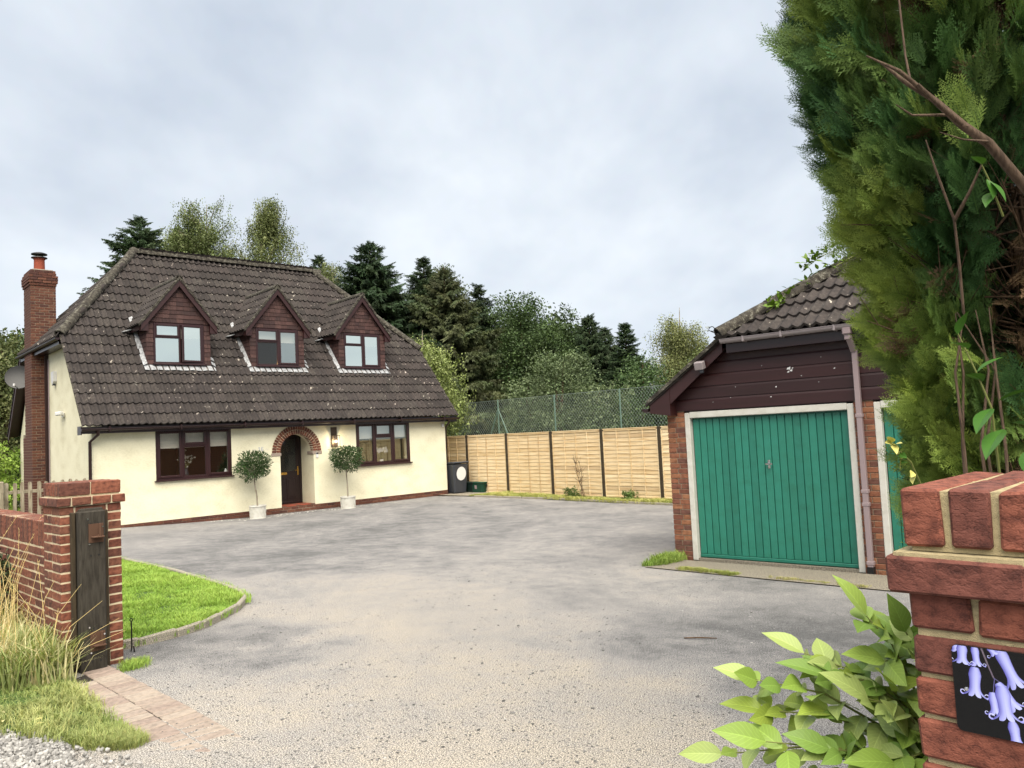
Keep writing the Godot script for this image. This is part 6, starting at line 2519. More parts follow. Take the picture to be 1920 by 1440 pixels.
# a drooping conifer bough of length 1 along z, with side twigs and needles
func bough_mesh(seed_no: int, pairs: int, hang: float) -> ArrayMesh:
	var r := RandomNumberGenerator.new()
	r.seed = seed_no
	var mb := MB.new()
	for i in pairs:
		var u := 0.08 + 0.92 * i / pairs
		var p := Vector3(0, -0.12 * u * u + 0.05 * u, u)
		for s in [-1, 1]:
			var l := (0.42 * (1 - u) + 0.1) * r.randf_range(0.7, 1.2)
			var d := Vector3(s * r.randf_range(0.6, 1.0), r.randf_range(-0.35, 0.1) - hang, r.randf_range(0.5, 0.9)).normalized()
			for k in 5:
				var q := p + d * l * (k / 5.0)
				q.y -= hang * 0.25 * k / 5.0 * l
				var t := r.randf_range(0.7, 1.3)
				mb.col = Color(t, t, t)
				var e := (d + Vector3(r.randf_range(-0.7, 0.7), r.randf_range(-0.6, 0.5) - hang, r.randf_range(-0.5, 0.5))).normalized() * l * r.randf_range(0.3, 0.5)
				var w := e.cross(Vector3(r.randfn(0, 1), r.randfn(0, 1), r.randfn(0, 1))).normalized() * l * 0.1
				mb.tri(q - w, q + w, q + e)
				mb.tri(q - w * 1.2, q + e * 0.8 + w * 2.4, q + w)
	return mb.mesh()

var boughs := []
var clumps := {}

func spruce(called: String, label: String, foot: Vector3, height: float, radius: float, tone: Color, seed_no: int, hang := 0.25, bare := 0.0, ragged := 0.25) -> void:
	var t := thing(called, label, "tree", foot, 0.0, "trees behind the house and fence")
	rng.seed = seed_no
	radius *= 1.3
	var tr := MB.new()
	tr.tube([Vector3(0, -0.3, 0), Vector3(0.05, height * 0.5, 0), Vector3(0, height, 0)], [radius * 0.075 + 0.08, radius * 0.045 + 0.04, 0.015], 7)
	put("trunk", tr.mesh(), M.bark, t)
	var where := []
	var tints := []
	var y := height * (0.06 + bare)
	while y < height - 0.1:
		var f := (height - y) / (height * (1.0 - bare))
		var r := radius * pow(f, 0.66) * rnd(1.0 - ragged, 1.0 + ragged * 0.6) + 0.12
		var n := int(6 + r * 4.2)
		var a0 := rnd(0, TAU)
		for i in n:
			var a := a0 + TAU * i / n + rnd(-0.25, 0.25)
			var l := r * rnd(0.75, 1.12)
			var tilt := rnd(-0.25, 0.12) + 0.45 * (1.0 - f) * (1.0 - f)
			var d := Vector3(cos(a), tilt, sin(a)).normalized()
			var reach := maxf(0.45, l * 0.55)
			for k in (3 if l > 1.5 else 2 if l > 0.7 else 1):
				var s := l * (1.0 - 0.33 * k)
				var o := Vector3(0, y, 0) + d * maxf(0.0, s - reach) + Vector3(rnd(-0.1, 0.1), rnd(-0.12, 0.12), rnd(-0.1, 0.1))
				where.append(Transform3D(aim(d, rnd(-0.5, 0.5)).scaled(Vector3.ONE * reach * rnd(0.85, 1.2)), o))
				var g := rnd(0.65, 1.35)
				tints.append(Color(tone.r * g * rnd(0.9, 1.15), tone.g * g, tone.b * g))
		y += rnd(0.2, 0.34) * (0.55 + 0.45 * f) * maxf(0.75, radius / 3.2)
	# a leader
	for i in 6:
		where.append(Transform3D(aim(Vector3(rnd(-0.3, 0.3), 1, rnd(-0.3, 0.3)).normalized(), rnd(0, TAU)).scaled(Vector3.ONE * 0.6), Vector3(0, height - 0.55, 0)))
		tints.append(tone)
	var key := int(hang * 10) + seed_no % 2 * 100
	if not clumps.has(key):
		clumps[key] = bough_mesh(key + 3, 13, hang)
	copies("crown", clumps[key], M.needles, where, tints, t)

# lobes: [offset, radius (x, y, z)] of the crown's masses
func broadleaf(called: String, label: String, foot: Vector3, trunk_h: float, lobes: Array, tone: Color, tone2: Color, seed_no: int, density := 1.0, leaf := 0.13, cl := 0.55) -> void:
	var t := thing(called, label, "tree", foot, 0.0, "trees behind the house and fence")
	rng.seed = seed_no
	var tr := MB.new()
	var mid: Vector3 = lobes[0][0]
	tr.tube([Vector3(0, -0.3, 0), Vector3(0.08, trunk_h * 0.6, 0.05), Vector3(mid.x * 0.5, trunk_h, mid.z * 0.5), mid], [0.24, 0.19, 0.15, 0.05], 8)
	for l in lobes:
		var o: Vector3 = l[0]
		tr.tube([Vector3(mid.x * 0.4, trunk_h * 0.9, mid.z * 0.4), o * 0.75 + Vector3(0, trunk_h * 0.1, 0), o + Vector3(0, l[1].y * 0.6, 0)], [0.1, 0.07, 0.02], 6)
	put("trunk", tr.mesh(), M.bark, t)
	var where := []
	var tints := []
	for l in lobes:
		var o: Vector3 = l[0]
		var e: Vector3 = l[1]
		var n := int((e.x * e.y + e.y * e.z + e.x * e.z) * 17.0 * density)
		for i in n:
			var d := Vector3(rng.randfn(0, 1), rng.randfn(0, 1) + 0.15, rng.randfn(0, 1)).normalized()
			var lump := 1.0 + 0.16 * sin(d.x * 6 + seed_no) + 0.14 * sin(d.y * 7 + d.z * 5 + seed_no * 2)
			var p := o + Vector3(d.x * e.x, d.y * e.y, d.z * e.z) * lump * pow(rng.randf(), 0.28)
			where.append(Transform3D(Basis.from_euler(Vector3(rnd(0, TAU), rnd(0, TAU), 0)).scaled(Vector3.ONE * cl * rnd(0.6, 1.25)), p))
			var g := rnd(0.7, 1.3)
			var c := tone.lerp(tone2, clampf(rng.randfn(0.35, 0.3), 0, 1))
			tints.append(Color(c.r * g, c.g * g, c.b * g))
	var key := "b%.2f %.2f" % [leaf, cl]
	if not clumps.has(key):
		clumps[key] = clump_mesh(42, leaf / cl, 5 + int(leaf * 100))
	copies("crown", clumps[key], M.leaves, where, tints, t)

func birch(called: String, label: String, foot: Vector3, height: float, lobes: Array, tone: Color, tone2: Color, seed_no: int, density := 1.0) -> void:
	var t := thing(called, label, "tree", foot, 0.0, "trees behind the house and fence")
	rng.seed = seed_no
	var tr := MB.new()
	tr.tube([Vector3(0, -0.3, 0), Vector3(0.1, height * 0.4, 0.1), Vector3(-0.05, height * 0.7, 0), Vector3(0.05, height * 0.97, 0)], [0.17, 0.12, 0.07, 0.012], 7)
	var where := []
	var tints := []
	for l in lobes:
		var o: Vector3 = l[0]
		var e: Vector3 = l[1]
		for b in int(14 + e.x * 10):
			# a limb that rises and spills over, strands hanging from its end
			var a := rnd(0, TAU)
			var r := e.x * sqrt(rng.randf())
			var tip := o + Vector3(cos(a) * r, e.y * rnd(-0.7, 1.0) * sqrt(maxf(0.05, 1.0 - pow(r / e.x, 2.0))), sin(a) * r)
			var from := Vector3(0.03, clampf(tip.y - 0.6 - r * 0.8, height * 0.25, height * 0.93), 0)
			var m := from.lerp(tip, 0.6) + UP * 0.25
			tr.tube([from, m, tip], [0.035, 0.02, 0.006], 4, false)
			for k in int(26 * density):
				var p := m.lerp(tip, rnd(-0.3, 1.15)) + Vector3(rng.randfn(0, 0.26), rng.randfn(0, 0.16), rng.randfn(0, 0.26))
				where.append(Transform3D(Basis(UP, rnd(0, TAU)) * Basis(Vector3.RIGHT, rnd(-0.25, 0.25)).scaled(Vector3(1, rnd(0.6, 1.5), 1)), p))
				var g := rnd(0.75, 1.3)
				var c := tone.lerp(tone2, rng.randf())
				tints.append(Color(c.r * g, c.g * g, c.b * g))
	put("trunk", tr.mesh(), M.pale_bark, t)
	if not clumps.has("birch"):
		clumps["birch"] = clump_mesh(22, 0.085, 31, 0.75)
	copies("crown", clumps["birch"], M.leaves, where, tints, t)

func make_trees() -> void:
	var dark := Color(0.03, 0.058, 0.026)
	var mid := Color(0.05, 0.085, 0.03)
	var olive := Color(0.105, 0.125, 0.045)
	spruce("spruce_tree", "dark spruce rising behind the left end of the house roof", Vector3(-21.2, 0, -45), 15.6, 4.6, Color(0.045, 0.078, 0.03), 101, 0.25, 0.0, 0.35)
	spruce("spruce_tree", "smaller spruce between the roof's dark spruce and the pale birches", Vector3(-19.2, 0, -45.5), 14.9, 3.6, Color(0.055, 0.088, 0.033), 102, 0.3, 0.0, 0.35)
	birch("birch_tree", "taller feathery birch behind the middle of the house ridge", Vector3(-15.4, 0, -40), 15.0, [[Vector3(0.1, 12.2, 0), Vector3(1.9, 2.9, 1.7)], [Vector3(-1.5, 10.4, 0), Vector3(1.3, 2.2, 1.2)], [Vector3(0.4, 9.6, 0.4), Vector3(2.2, 2.0, 1.5)], [Vector3(-1.9, 9.3, 0.4), Vector3(1.8, 1.8, 1.5)], [Vector3(-0.9, 12.6, 0), Vector3(1.0, 1.6, 1.0)]], Color(0.11, 0.15, 0.05), Color(0.16, 0.185, 0.075), 103, 1.0)
	birch("birch_tree", "right hand birch with a leaning tip behind the house ridge", Vector3(-12.6, 0, -40), 14.7, [[Vector3(0.3, 11.4, 0), Vector3(1.9, 2.4, 1.6)], [Vector3(0.75, 13.4, 0), Vector3(0.6, 1.3, 0.6)], [Vector3(-0.5, 9.4, 0.3), Vector3(1.7, 1.8, 1.4)], [Vector3(1.1, 9.8, 0), Vector3(1.4, 2.2, 1.2)], [Vector3(-1.4, 10.2, 0.3), Vector3(1.4, 2.0, 1.3)]], Color(0.11, 0.145, 0.05), Color(0.17, 0.185, 0.075), 104, 1.0)
	spruce("spruce_tree", "distant spruce just right of the ridge end of the house", Vector3(-12.3, 0, -51), 14.2, 3.4, Color(0.042, 0.07, 0.028), 105)
	birch("birch_tree", "small pale tree between two spruces right of the house ridge", Vector3(-10.75, 0, -48), 13.4, [[Vector3(0, 11.4, 0), Vector3(0.8, 1.9, 0.8)], [Vector3(0, 9, 0), Vector3(1.2, 2, 1)]], Color(0.15, 0.185, 0.075), Color(0.2, 0.22, 0.09), 106, 0.7)
	spruce("spruce_tree", "largest dark spruce, its broad top right of the house roof", Vector3(-7.7, 0, -44), 13.2, 4.4, Color(0.036, 0.066, 0.028), 107, 0.15, 0.0, 0.2)
	spruce("spruce_tree", "dark spruce with a rounded top beside the largest spruce", Vector3(-4.9, 0, -46), 12.5, 3.2, Color(0.042, 0.07, 0.028), 108, 0.2)
	spruce("larch_tree", "brownish olive larch with drooping boughs right of the spruces", Vector3(-3.5, 0, -43.5), 11.4, 3.5, Color(0.062, 0.078, 0.03), 109, 0.55, 0.0, 0.35)
	birch("birch_tree", "yellow green birch close behind the right slope of the house", Vector3(-3.5, 0, -31), 6.4, [[Vector3(0.1, 4.9, 0), Vector3(0.85, 1.3, 0.8)], [Vector3(0.5, 3.4, 0), Vector3(1.1, 1.5, 0.9)]], Color(0.19, 0.24, 0.075), Color(0.24, 0.28, 0.1), 110, 1.1)
	broadleaf("broadleaf_tree", "olive rounded tree merging with the larch right of the spruces", Vector3(-4.6, 0, -48.5), 4, [[Vector3(0, 9.6, 0), Vector3(1.9, 2.4, 1.6)], [Vector3(1.5, 8.4, 0.3), Vector3(1.8, 2.3, 1.5)], [Vector3(-1.4, 8.0, 0), Vector3(1.7, 2.3, 1.5)], [Vector3(0.4, 11.3, 0), Vector3(1.2, 1.3, 1.0)]], Color(0.058, 0.082, 0.03), Color(0.095, 0.115, 0.042), 126, 1.0, 0.12, 0.5)
	broadleaf("broadleaf_tree", "deep green crown low behind the largest spruce and the roof", Vector3(-8.8, 0, -50), 4, [[Vector3(0, 9.0, 0), Vector3(2.2, 2.4, 1.6)], [Vector3(2.2, 8.0, 0.3), Vector3(2.0, 2.4, 1.5)], [Vector3(-2.0, 8.6, 0), Vector3(1.9, 2.3, 1.5)]], Color(0.045, 0.075, 0.028), Color(0.07, 0.1, 0.036), 127)
	spruce("pine_tree", "sparse dark pine with gaps in its crown, among the trees", Vector3(-1.8, 0, -48), 11.1, 2.3, Color(0.035, 0.058, 0.026), 111, 0.1, 0.15, 0.5)
	broadleaf("broadleaf_tree", "dark green round-topped tree left of centre among the trees", Vector3(0.85, 0, -46), 3.5, [[Vector3(0, 7.2, 0), Vector3(2.2, 2.5, 1.8)], [Vector3(-1.2, 5.2, 0.3), Vector3(1.9, 2.4, 1.6)], [Vector3(1.3, 5.6, 0), Vector3(1.9, 2.4, 1.5)], [Vector3(-0.2, 8.8, 0), Vector3(1.3, 1.3, 1.0)]], mid, Color(0.075, 0.115, 0.035), 112)
	broadleaf("broadleaf_tree", "lower dark tree between the round-topped tree and the cypress", Vector3(3.1, 0, -50), 3, [[Vector3(0, 6.9, 0), Vector3(2.0, 2.5, 1.6)], [Vector3(-1.0, 4.6, 0.3), Vector3(1.7, 2.0, 1.6)], [Vector3(1.2, 4.4, 0), Vector3(1.6, 2.0, 1.5)]], Color(0.042, 0.07, 0.028), Color(0.06, 0.095, 0.03), 113)
	broadleaf("broadleaf_tree", "dark leafy tree filling the gap between larch and round-topped tree", Vector3(-1.5, 0, -52), 3, [[Vector3(0, 8.2, 0), Vector3(2.0, 2.4, 1.6)], [Vector3(-1.2, 6.0, 0.3), Vector3(1.9, 2.2, 1.6)], [Vector3(1.3, 6.2, 0), Vector3(1.8, 2.3, 1.5)]], Color(0.045, 0.078, 0.03), Color(0.075, 0.11, 0.038), 125)
	spruce("cypress_tree", "dark cypress with hanging sprays and two tips, right of centre", Vector3(4.7, 0, -46), 8.6, 2.2, Color(0.04, 0.068, 0.028), 114, 0.7)
	spruce("cypress_tree", "second dark cypress leaning against the two-tipped one", Vector3(5.7, 0, -47), 8.0, 2.1, Color(0.038, 0.064, 0.028), 115, 0.7)
	spruce("spruce_tree", "narrow pointed spruce rising above the netting at right", Vector3(6.5, 0, -44), 7.8, 1.7, Color(0.04, 0.072, 0.03), 116, 0.2, 0.0, 0.15)
	broadleaf("willow_bush", "broad grey green sallow bush behind the chain link fence", Vector3(1.9, 0, -37), 1.5, [[Vector3(0.2, 3.6, 0), Vector3(1.9, 1.8, 1.6)], [Vector3(-1.3, 2.6, 0.4), Vector3(1.3, 1.6, 1.3)], [Vector3(2.2, 2.7, 0.2), Vector3(1.5, 1.6, 1.4)], [Vector3(0.3, 1.6, 0.6), Vector3(2.6, 1.4, 1.4)], [Vector3(0.6, 4.7, 0), Vector3(1.1, 0.8, 1)]], Color(0.095, 0.135, 0.06), Color(0.14, 0.175, 0.09), 117, 1.1, 0.11, 0.45)
	broadleaf("cedar_bush", "mid green feathery bush behind the netting, right of the sallow", Vector3(6.2, 0, -37.5), 1.5, [[Vector3(0, 3.0, 0), Vector3(1.5, 2.0, 1.3)], [Vector3(1.2, 2.2, 0.3), Vector3(1.3, 1.6, 1.2)], [Vector3(-1.0, 1.8, 0.5), Vector3(1.2, 1.6, 1.1)], [Vector3(0.1, 4.5, 0), Vector3(0.7, 1.0, 0.7)]], Color(0.055, 0.1, 0.035), Color(0.1, 0.15, 0.055), 118, 1.0, 0.11, 0.4)
	birch("birch_tree", "weeping birch standing alone against the sky beside the garage roof", Vector3(9.6, 0, -44), 8.8, [[Vector3(0, 6.7, 0), Vector3(1.6, 1.8, 1.5)], [Vector3(-0.9, 5.2, 0), Vector3(1.3, 1.6, 1.2)], [Vector3(1.0, 5.0, 0), Vector3(1.3, 1.6, 1.2)]], Color(0.15, 0.175, 0.065), Color(0.21, 0.22, 0.09), 119, 1.15)
	broadleaf("hazel_bush", "olive green bush below the weeping birch beside the garage", Vector3(8.9, 0, -38.5), 1.2, [[Vector3(0.4, 3.6, 0), Vector3(1.5, 1.6, 1.3)], [Vector3(-1.0, 2.4, 0.2), Vector3(1.3, 1.6, 1.2)], [Vector3(1.6, 2.6, 0.3), Vector3(1.3, 1.7, 1.2)], [Vector3(0.2, 1.4, 0.5), Vector3(2.2, 1.2, 1.2)]], Color(0.1, 0.13, 0.045), Color(0.14, 0.165, 0.06), 120, 1.0, 0.12, 0.45)
	broadleaf("oak_tree", "olive topped tree at the far left edge beyond the chimney", Vector3(-20.2, 0, -31), 2.5, [[Vector3(0, 5.2, 0), Vector3(1.6, 1.7, 1.6)], [Vector3(0.5, 3.4, 0.4), Vector3(1.6, 1.8, 1.5)], [Vector3(-1.6, 4.0, 0), Vector3(1.7, 1.8, 1.5)]], Color(0.075, 0.1, 0.035), Color(0.16, 0.165, 0.065), 121, 1.3, 0.14, 0.5)
	broadleaf("garden_shrub", "bright lime green shrub left of the house behind the pickets", Vector3(-16.2, 0, -24.5), 0.6, [[Vector3(0, 1.5, 0), Vector3(1.1, 0.95, 1.0)], [Vector3(-1.4, 1.2, 0.2), Vector3(1.2, 1.0, 1.0)], [Vector3(0.2, 0.7, 0.4), Vector3(1.3, 0.8, 0.9)]], Color(0.2, 0.32, 0.05), Color(0.3, 0.4, 0.08), 122, 2.2, 0.085, 0.28)
	var back := house_point(1.8, 0, -9.7)
	broadleaf("garden_shrub", "light green garden hedge seen through the left front window", Vector3(back.x, 0, back.z), 0.6, [[Vector3(0, 1.3, 0), Vector3(1.4, 1.2, 0.8)], [Vector3(1.2, 1.2, -0.4), Vector3(1.2, 1.2, 0.8)]], Color(0.22, 0.33, 0.07), Color(0.3, 0.4, 0.1), 123, 1.6, 0.09, 0.3)
	# the dark wood behind, too dense to count
	rng.seed = 130
	var where := []
	var tints := []
	for i in 11000:
		var x := rnd(-34, 24)
		var z := -50.0 - rnd(0, 7) + absf(x + 4) * 0.12
		var top := 8.2 + 1.0 * sin(x * 0.55) + 0.8 * sin(x * 1.7 + 1) - clampf((x - 2.5) * 0.75, 0.0, 5.0)
		var y := top * pow(rng.randf(), 0.6)
		where.append(Transform3D(Basis.from_euler(Vector3(rnd(0, TAU), rnd(0, TAU), 0)).scaled(Vector3.ONE * rnd(0.7, 1.25)), Vector3(x, y, z)))
		var g := rnd(0.6, 1.3)
		tints.append(Color(0.05 * g, 0.078 * g, 0.028 * g))
	for i in 1500:
		# brambles and hedge bottoms behind the netting
		var x := rnd(-9, 14)
		var z := -36.0 - rnd(0, 6)
		where.append(Transform3D(Basis.from_euler(Vector3(rnd(0, TAU), rnd(0, TAU), 0)).scaled(Vector3.ONE * rnd(0.4, 0.8)), Vector3(x, rnd(0.1, 2.0 + 0.7 * sin(x * 1.1)), z)))
		var g := rnd(0.6, 1.3)
		tints.append(Color(0.05 * g, 0.08 * g, 0.03 * g))
	copies("woodland", clump_mesh(40, 0.26, 77), M.leaves, where, tints)

# ---- the tall conifer hedge at the right ----
func frond_mesh(seed_no: int) -> ArrayMesh:
	# a flat feathery spray of length 1 along z, in the xz plane, tip nodding
	var r := RandomNumberGenerator.new()
	r.seed = seed_no
	var mb := MB.new()
	var n := 11
	for i in n:
		var u := 0.05 + 0.9 * i / n
		for s in [-1, 1]:
			var uu: float = u + 0.04 * s
			var p := Vector3(0.02 * sin(uu * 5), -0.2 * uu * uu, uu)
			var l := (0.4 * pow(1.0 - uu, 0.7) * r.randf_range(0.7, 1.2) + 0.06) * (0.6 if i == 0 else 1.0)
			var d := Vector3(s * 0.6, -0.05 + r.randf_range(-0.15, 0.15), 0.8).normalized()
			var q0 := p
			var m := 5 if l > 0.18 else 4
			for k in m + 1:
				var f := float(k) / m
				var q := p + d * l * f + Vector3(0, -0.2 * f * f * l, 0.25 * f * f * l)
				var t := lerpf(0.62, 1.5, f) * r.randf_range(0.85, 1.15)
				mb.col = Color(t * (0.9 + 0.2 * f), t, t * 0.9)
				var ll := l * r.randf_range(0.3, 0.48) * (1.0 - f * 0.45)
				for w in [-1, 1]:
					var e := (d + Vector3(w * 0.5 * d.z, r.randf_range(-0.3, 0.15), -w * 0.5 * d.x)).normalized() * ll
					var b := e.cross(UP).normalized() * ll * 0.1
					mb.tri(q - b, q + b, q + e * 0.65 + b)
					mb.tri(q - b, q + e * 0.65 + b, q + e)
				if k > 0:
					var c := (q - q0).cross(UP).normalized() * 0.007
					mb.tri(q0 - c, q0 + c, q)
				q0 = q
	mb.col = Color(1.1, 0.95, 0.7)
	mb.tri(Vector3(-0.008, 0, 0), Vector3(0.008, 0, 0), Vector3(0, -0.2, 1))
	return mb.mesh()

func hedge_radius(y: float, a: float) -> float:
	# clipped side bulging out overhead, a waist lower down
	var r := 0.5
	var ys := [0.0, 1.2, 1.7, 2.05, 2.4, 2.8, 2.87, 3.1, 3.6, 4.2, 5.2]
	var rs := [0.42, 0.48, 0.53, 0.58, 0.61, 0.58, 0.77, 0.82, 0.9, 0.98, 1.02]
	for i in ys.size() - 1:
		if y >= ys[i] and y <= ys[i + 1]:
			r = lerpf(rs[i], rs[i + 1], (y - ys[i]) / (ys[i + 1] - ys[i]))
	return r + 0.05 * sin(a * 5 + y * 3.1) + 0.04 * sin(y * 6.2 + a * 3)

func make_hedge() -> void:
	rng.seed = 201
	var base := Vector3(2.42, 0.25, -3.55)
	var t := thing("conifer_hedge", "towering overgrown conifer hedge with bare brown inner branches behind right pier", "hedge", base)
	var gaps := FastNoiseLite.new()
	gaps.seed = 8
	gaps.frequency = 0.75
	gaps.fractal_octaves = 2
	var tonef := FastNoiseLite.new()
	tonef.seed = 18
	tonef.frequency = 0.9
	var where := [[], [], []]
	var tints := [[], [], []]
	var eye := Vector3(0, 2, 0) - base
	var count := 0
	while count < 4300:
		# a plume of sprays that sweep up and out together
		var y := rnd(0.3, 4.7)
		var a := rnd(0, TAU)
		var out := Vector3(cos(a), 0, sin(a))
		var r := hedge_radius(y + base.y, a)
		if out.x > 0.3:
			r *= 1.0 + (out.x - 0.3) * 1.1
		var deep := pow(rng.randf(), 1.7)
		var p := Vector3(0, y, 0) + out * r * (1.0 - deep * 0.38)
		count += 1
		var facing := (eye - p).normalized().dot(out)
		# on the side towards the gate the hedge is worn open
		var open := gaps.get_noise_3d(p.x, p.y, p.z)
		var gate := clampf((p.x + 0.62) * 2.2, 0.0, 1.0) * clampf(facing * 2.0, 0.0, 1.0)
		if open < -0.42 + gate * 0.42:
			continue
		var sweep := (out * rnd(0.5, 0.9) + UP * rnd(0.15, 0.9) + Vector3(rnd(-0.4, 0.4), 0, rnd(-0.4, 0.4))).normalized()
		if gate > 0.4 and rng.randf() < 0.6:
			sweep = (out * 0.9 + UP * rnd(-0.7, 0.1) + Vector3(rnd(-0.5, 0.5), 0, rnd(-0.4, 0.4))).normalized()
		var warm := clampf(tonef.get_noise_3d(p.x, p.y, p.z) * 1.4 + 0.5 - gate * 0.35 + rng.randfn(0, 0.12), 0, 1)
		var c := Color(0.06, 0.14, 0.045).lerp(Color(0.24, 0.31, 0.055), warm) * rnd(0.75, 1.25)
		var big := rnd(0.15, 0.25)
		var roll := PI / 2 + rnd(-0.8, 0.8)
		for j in 5:
			var k := rng.randi() % 3
			var d := (sweep + Vector3(rnd(-0.4, 0.4), rnd(-0.3, 0.3), rnd(-0.4, 0.4))).normalized()
			var s := big * rnd(0.6, 1.1)
			where[k].append(Transform3D(aim(d, roll + rnd(-0.4, 0.4)).scaled(Vector3.ONE * s), p + sweep * big * (j * 0.16 - 0.75) + Vector3(rnd(-0.03, 0.03), rnd(-0.03, 0.03), rnd(-0.03, 0.03))))
			var g := rnd(0.88, 1.14)
			tints[k].append(Color(c.r * g, c.g * g, c.b * g))
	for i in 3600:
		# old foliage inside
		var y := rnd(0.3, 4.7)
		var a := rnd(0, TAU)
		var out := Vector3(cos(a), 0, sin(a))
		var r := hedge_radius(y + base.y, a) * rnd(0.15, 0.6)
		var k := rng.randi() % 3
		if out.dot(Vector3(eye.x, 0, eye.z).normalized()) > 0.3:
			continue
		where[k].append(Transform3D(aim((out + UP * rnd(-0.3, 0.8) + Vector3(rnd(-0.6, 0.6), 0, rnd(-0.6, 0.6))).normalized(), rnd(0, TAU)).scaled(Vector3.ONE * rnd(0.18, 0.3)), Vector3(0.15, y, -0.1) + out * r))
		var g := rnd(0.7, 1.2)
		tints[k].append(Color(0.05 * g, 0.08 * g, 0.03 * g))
	for k in 3:
		copies("foliage", frond_mesh(300 + k), M.needles, where[k], tints[k], t)
	# stems that come up together behind the pier
	for i in 14:
		var a := rnd(0, TAU)
		var o := Vector3(cos(a) * rnd(0.05, 0.3) + 0.1, 0, sin(a) * rnd(0.05, 0.3) - 0.1)
		var lean := Vector3(rnd(-0.12, 0.12), 1, rnd(-0.12, 0.12))
		var pts := []
		var rr := []
		for k in 7:
			pts.append(o + lean * (k * 0.72 - 0.3) + Vector3(rnd(-0.03, 0.03), 0, rnd(-0.03, 0.03)))
			rr.append((0.036 - 0.005 * k) * (1.0 if i < 5 else 0.5))
		var mb := MB.new()
		mb.tube(pts, rr, 8)
		put("stem", mb.mesh(), M.bark, t)
	# bare dead boughs inside
	var twig := MB.new()
	for i in 420:
		var y := rnd(0.9, 4.0)
		var a := rnd(2.2, 5.0) + PI * 0.0
		var o := Vector3(rnd(-0.25, 0.25), y - 0.25, rnd(-0.25, 0.25))
		var out := Vector3(cos(a + PI * 0.5), 0, sin(a + PI * 0.5))
		if rng.randf() < 0.6:
			out = (eye - o)
			out.y = 0
			out = out.normalized().rotated(UP, rnd(-1.0, 1.0))
		var r := hedge_radius(y, 0) * rnd(0.5, 0.92)
		var e := o + out * r + UP * rnd(0.05, 0.4)
		var m := o.lerp(e, 0.5) + Vector3(rnd(-0.05, 0.05), rnd(-0.1, 0.02), rnd(-0.05, 0.05))
		twig.tube([o, m, e], [0.007, 0.005, 0.002], 4, false)
		for k in 4:
			var p := m.lerp(e, rnd(0, 1))
			twig.tube([p, p + (e - m).normalized().rotated(UP, rnd(-0.9, 0.9)) * rnd(0.08, 0.2) + UP * rnd(-0.06, 0.08)], [0.003, 0.0012], 3, false)
	put("dead_twigs", twig.mesh(), M.bark, t).set_meta("kind", "stuff")
	# dry brown sprays hanging inside
	var dry := []
	var dt := []
	for i in 200:
		var y := rnd(0.8, 3.6)
		var out := (eye - Vector3(0, eye.y, 0)).normalized().rotated(UP, rnd(-1.1, 1.1))
		out.y = 0
		var p := Vector3(0, y, 0) + out * hedge_radius(y, 0) * rnd(0.5, 0.85)
		dry.append(Transform3D(aim((out + Vector3(0, rnd(-0.9, 0.3), 0)).normalized(), rnd(0, TAU)).scaled(Vector3.ONE * rnd(0.12, 0.24)), p))
		var g := rnd(0.6, 1.2)
		dt.append(Color(0.16 * g, 0.1 * g, 0.055 * g))
	copies("dry_sprays", frond_mesh(310), M.needles, dry, dt, t)
	# the big broken bough across the opening
	var b := MB.new()
	var w := func(x: float, y: float, z: float) -> Vector3: return Vector3(x, y, z) - base
	b.tube([w.call(2.1, 2.45, -2.9), w.call(1.871, 2.76, -2.75), w.call(1.735, 2.941, -2.74), w.call(1.651, 3.008, -2.74), w.call(1.566, 3.117, -2.76), w.call(1.484, 3.19, -2.78), w.call(1.413, 3.294, -2.82)], [0.02, 0.018, 0.017, 0.015, 0.011, 0.008, 0.004], 9)
	b.tube([w.call(1.651, 3.008, -2.74), w.call(1.56, 3.06, -2.7), w.call(1.48, 3.15, -2.7)], [0.011, 0.009, 0.006], 7)
	b.tube([w.call(1.597, 3.05, -2.74), w.call(1.452, 3.04, -2.7), w.call(1.398, 3.081, -2.7)], [0.006, 0.004, 0.002], 5)
	b.tube([w.call(1.566, 3.117, -2.76), w.call(1.44, 3.22, -2.74), w.call(1.346, 3.3, -2.78)], [0.01, 0.007, 0.003], 6)
	b.tube([w.call(1.5, 3.18, -2.78), w.call(1.509, 3.315, -2.82), w.call(1.517, 3.6, -2.85)], [0.005, 0.004, 0.003], 6)
	b.tube([w.call(1.72, 2.94, -2.72), w.call(1.6, 2.93, -2.66), w.call(1.52, 2.96, -2.66)], [0.005, 0.003, 0.0015], 5)
	put("broken_bough", b.mesh(), M.dead_wood, t)
	var b2 := MB.new()
	b2.tube([w.call(1.66, 2.35, -2.85), w.call(1.642, 2.524, -2.82), w.call(1.626, 2.683, -2.8), w.call(1.554, 2.85, -2.76), w.call(1.525, 2.97, -2.76)], [0.005, 0.005, 0.0045, 0.004, 0.002], 8)
	b2.tube([w.call(1.626, 2.683, -2.8), w.call(1.64, 2.76, -2.72), w.call(1.68, 2.868, -2.68)], [0.008, 0.006, 0.003], 6)
	for i in 5:
		var x := 1.78 + i * 0.035 + rnd(-0.02, 0.02)
		var z := rnd(-3.25, -3.05)
		b2.tube([w.call(x, 1.5, z), w.call(x - 0.02 + rnd(-0.03, 0.03), 1.85, z + 0.02), w.call(x + rnd(-0.05, 0.05), 2.15, z - 0.02), w.call(x + rnd(-0.1, 0.1), 2.4, z - 0.06)], [0.007, 0.006, 0.005, 0.002], 6)
	put("bough", b2.mesh(), M.dead_wood, t)
	# broad leaves of a climber growing through it
	var cl := thing("climber", "few broad green leaves climbing through the conifer at right edge", "plant")
	var lm := leaf_mesh(0.55, 0.14, 6)
	var vine := MB.new()
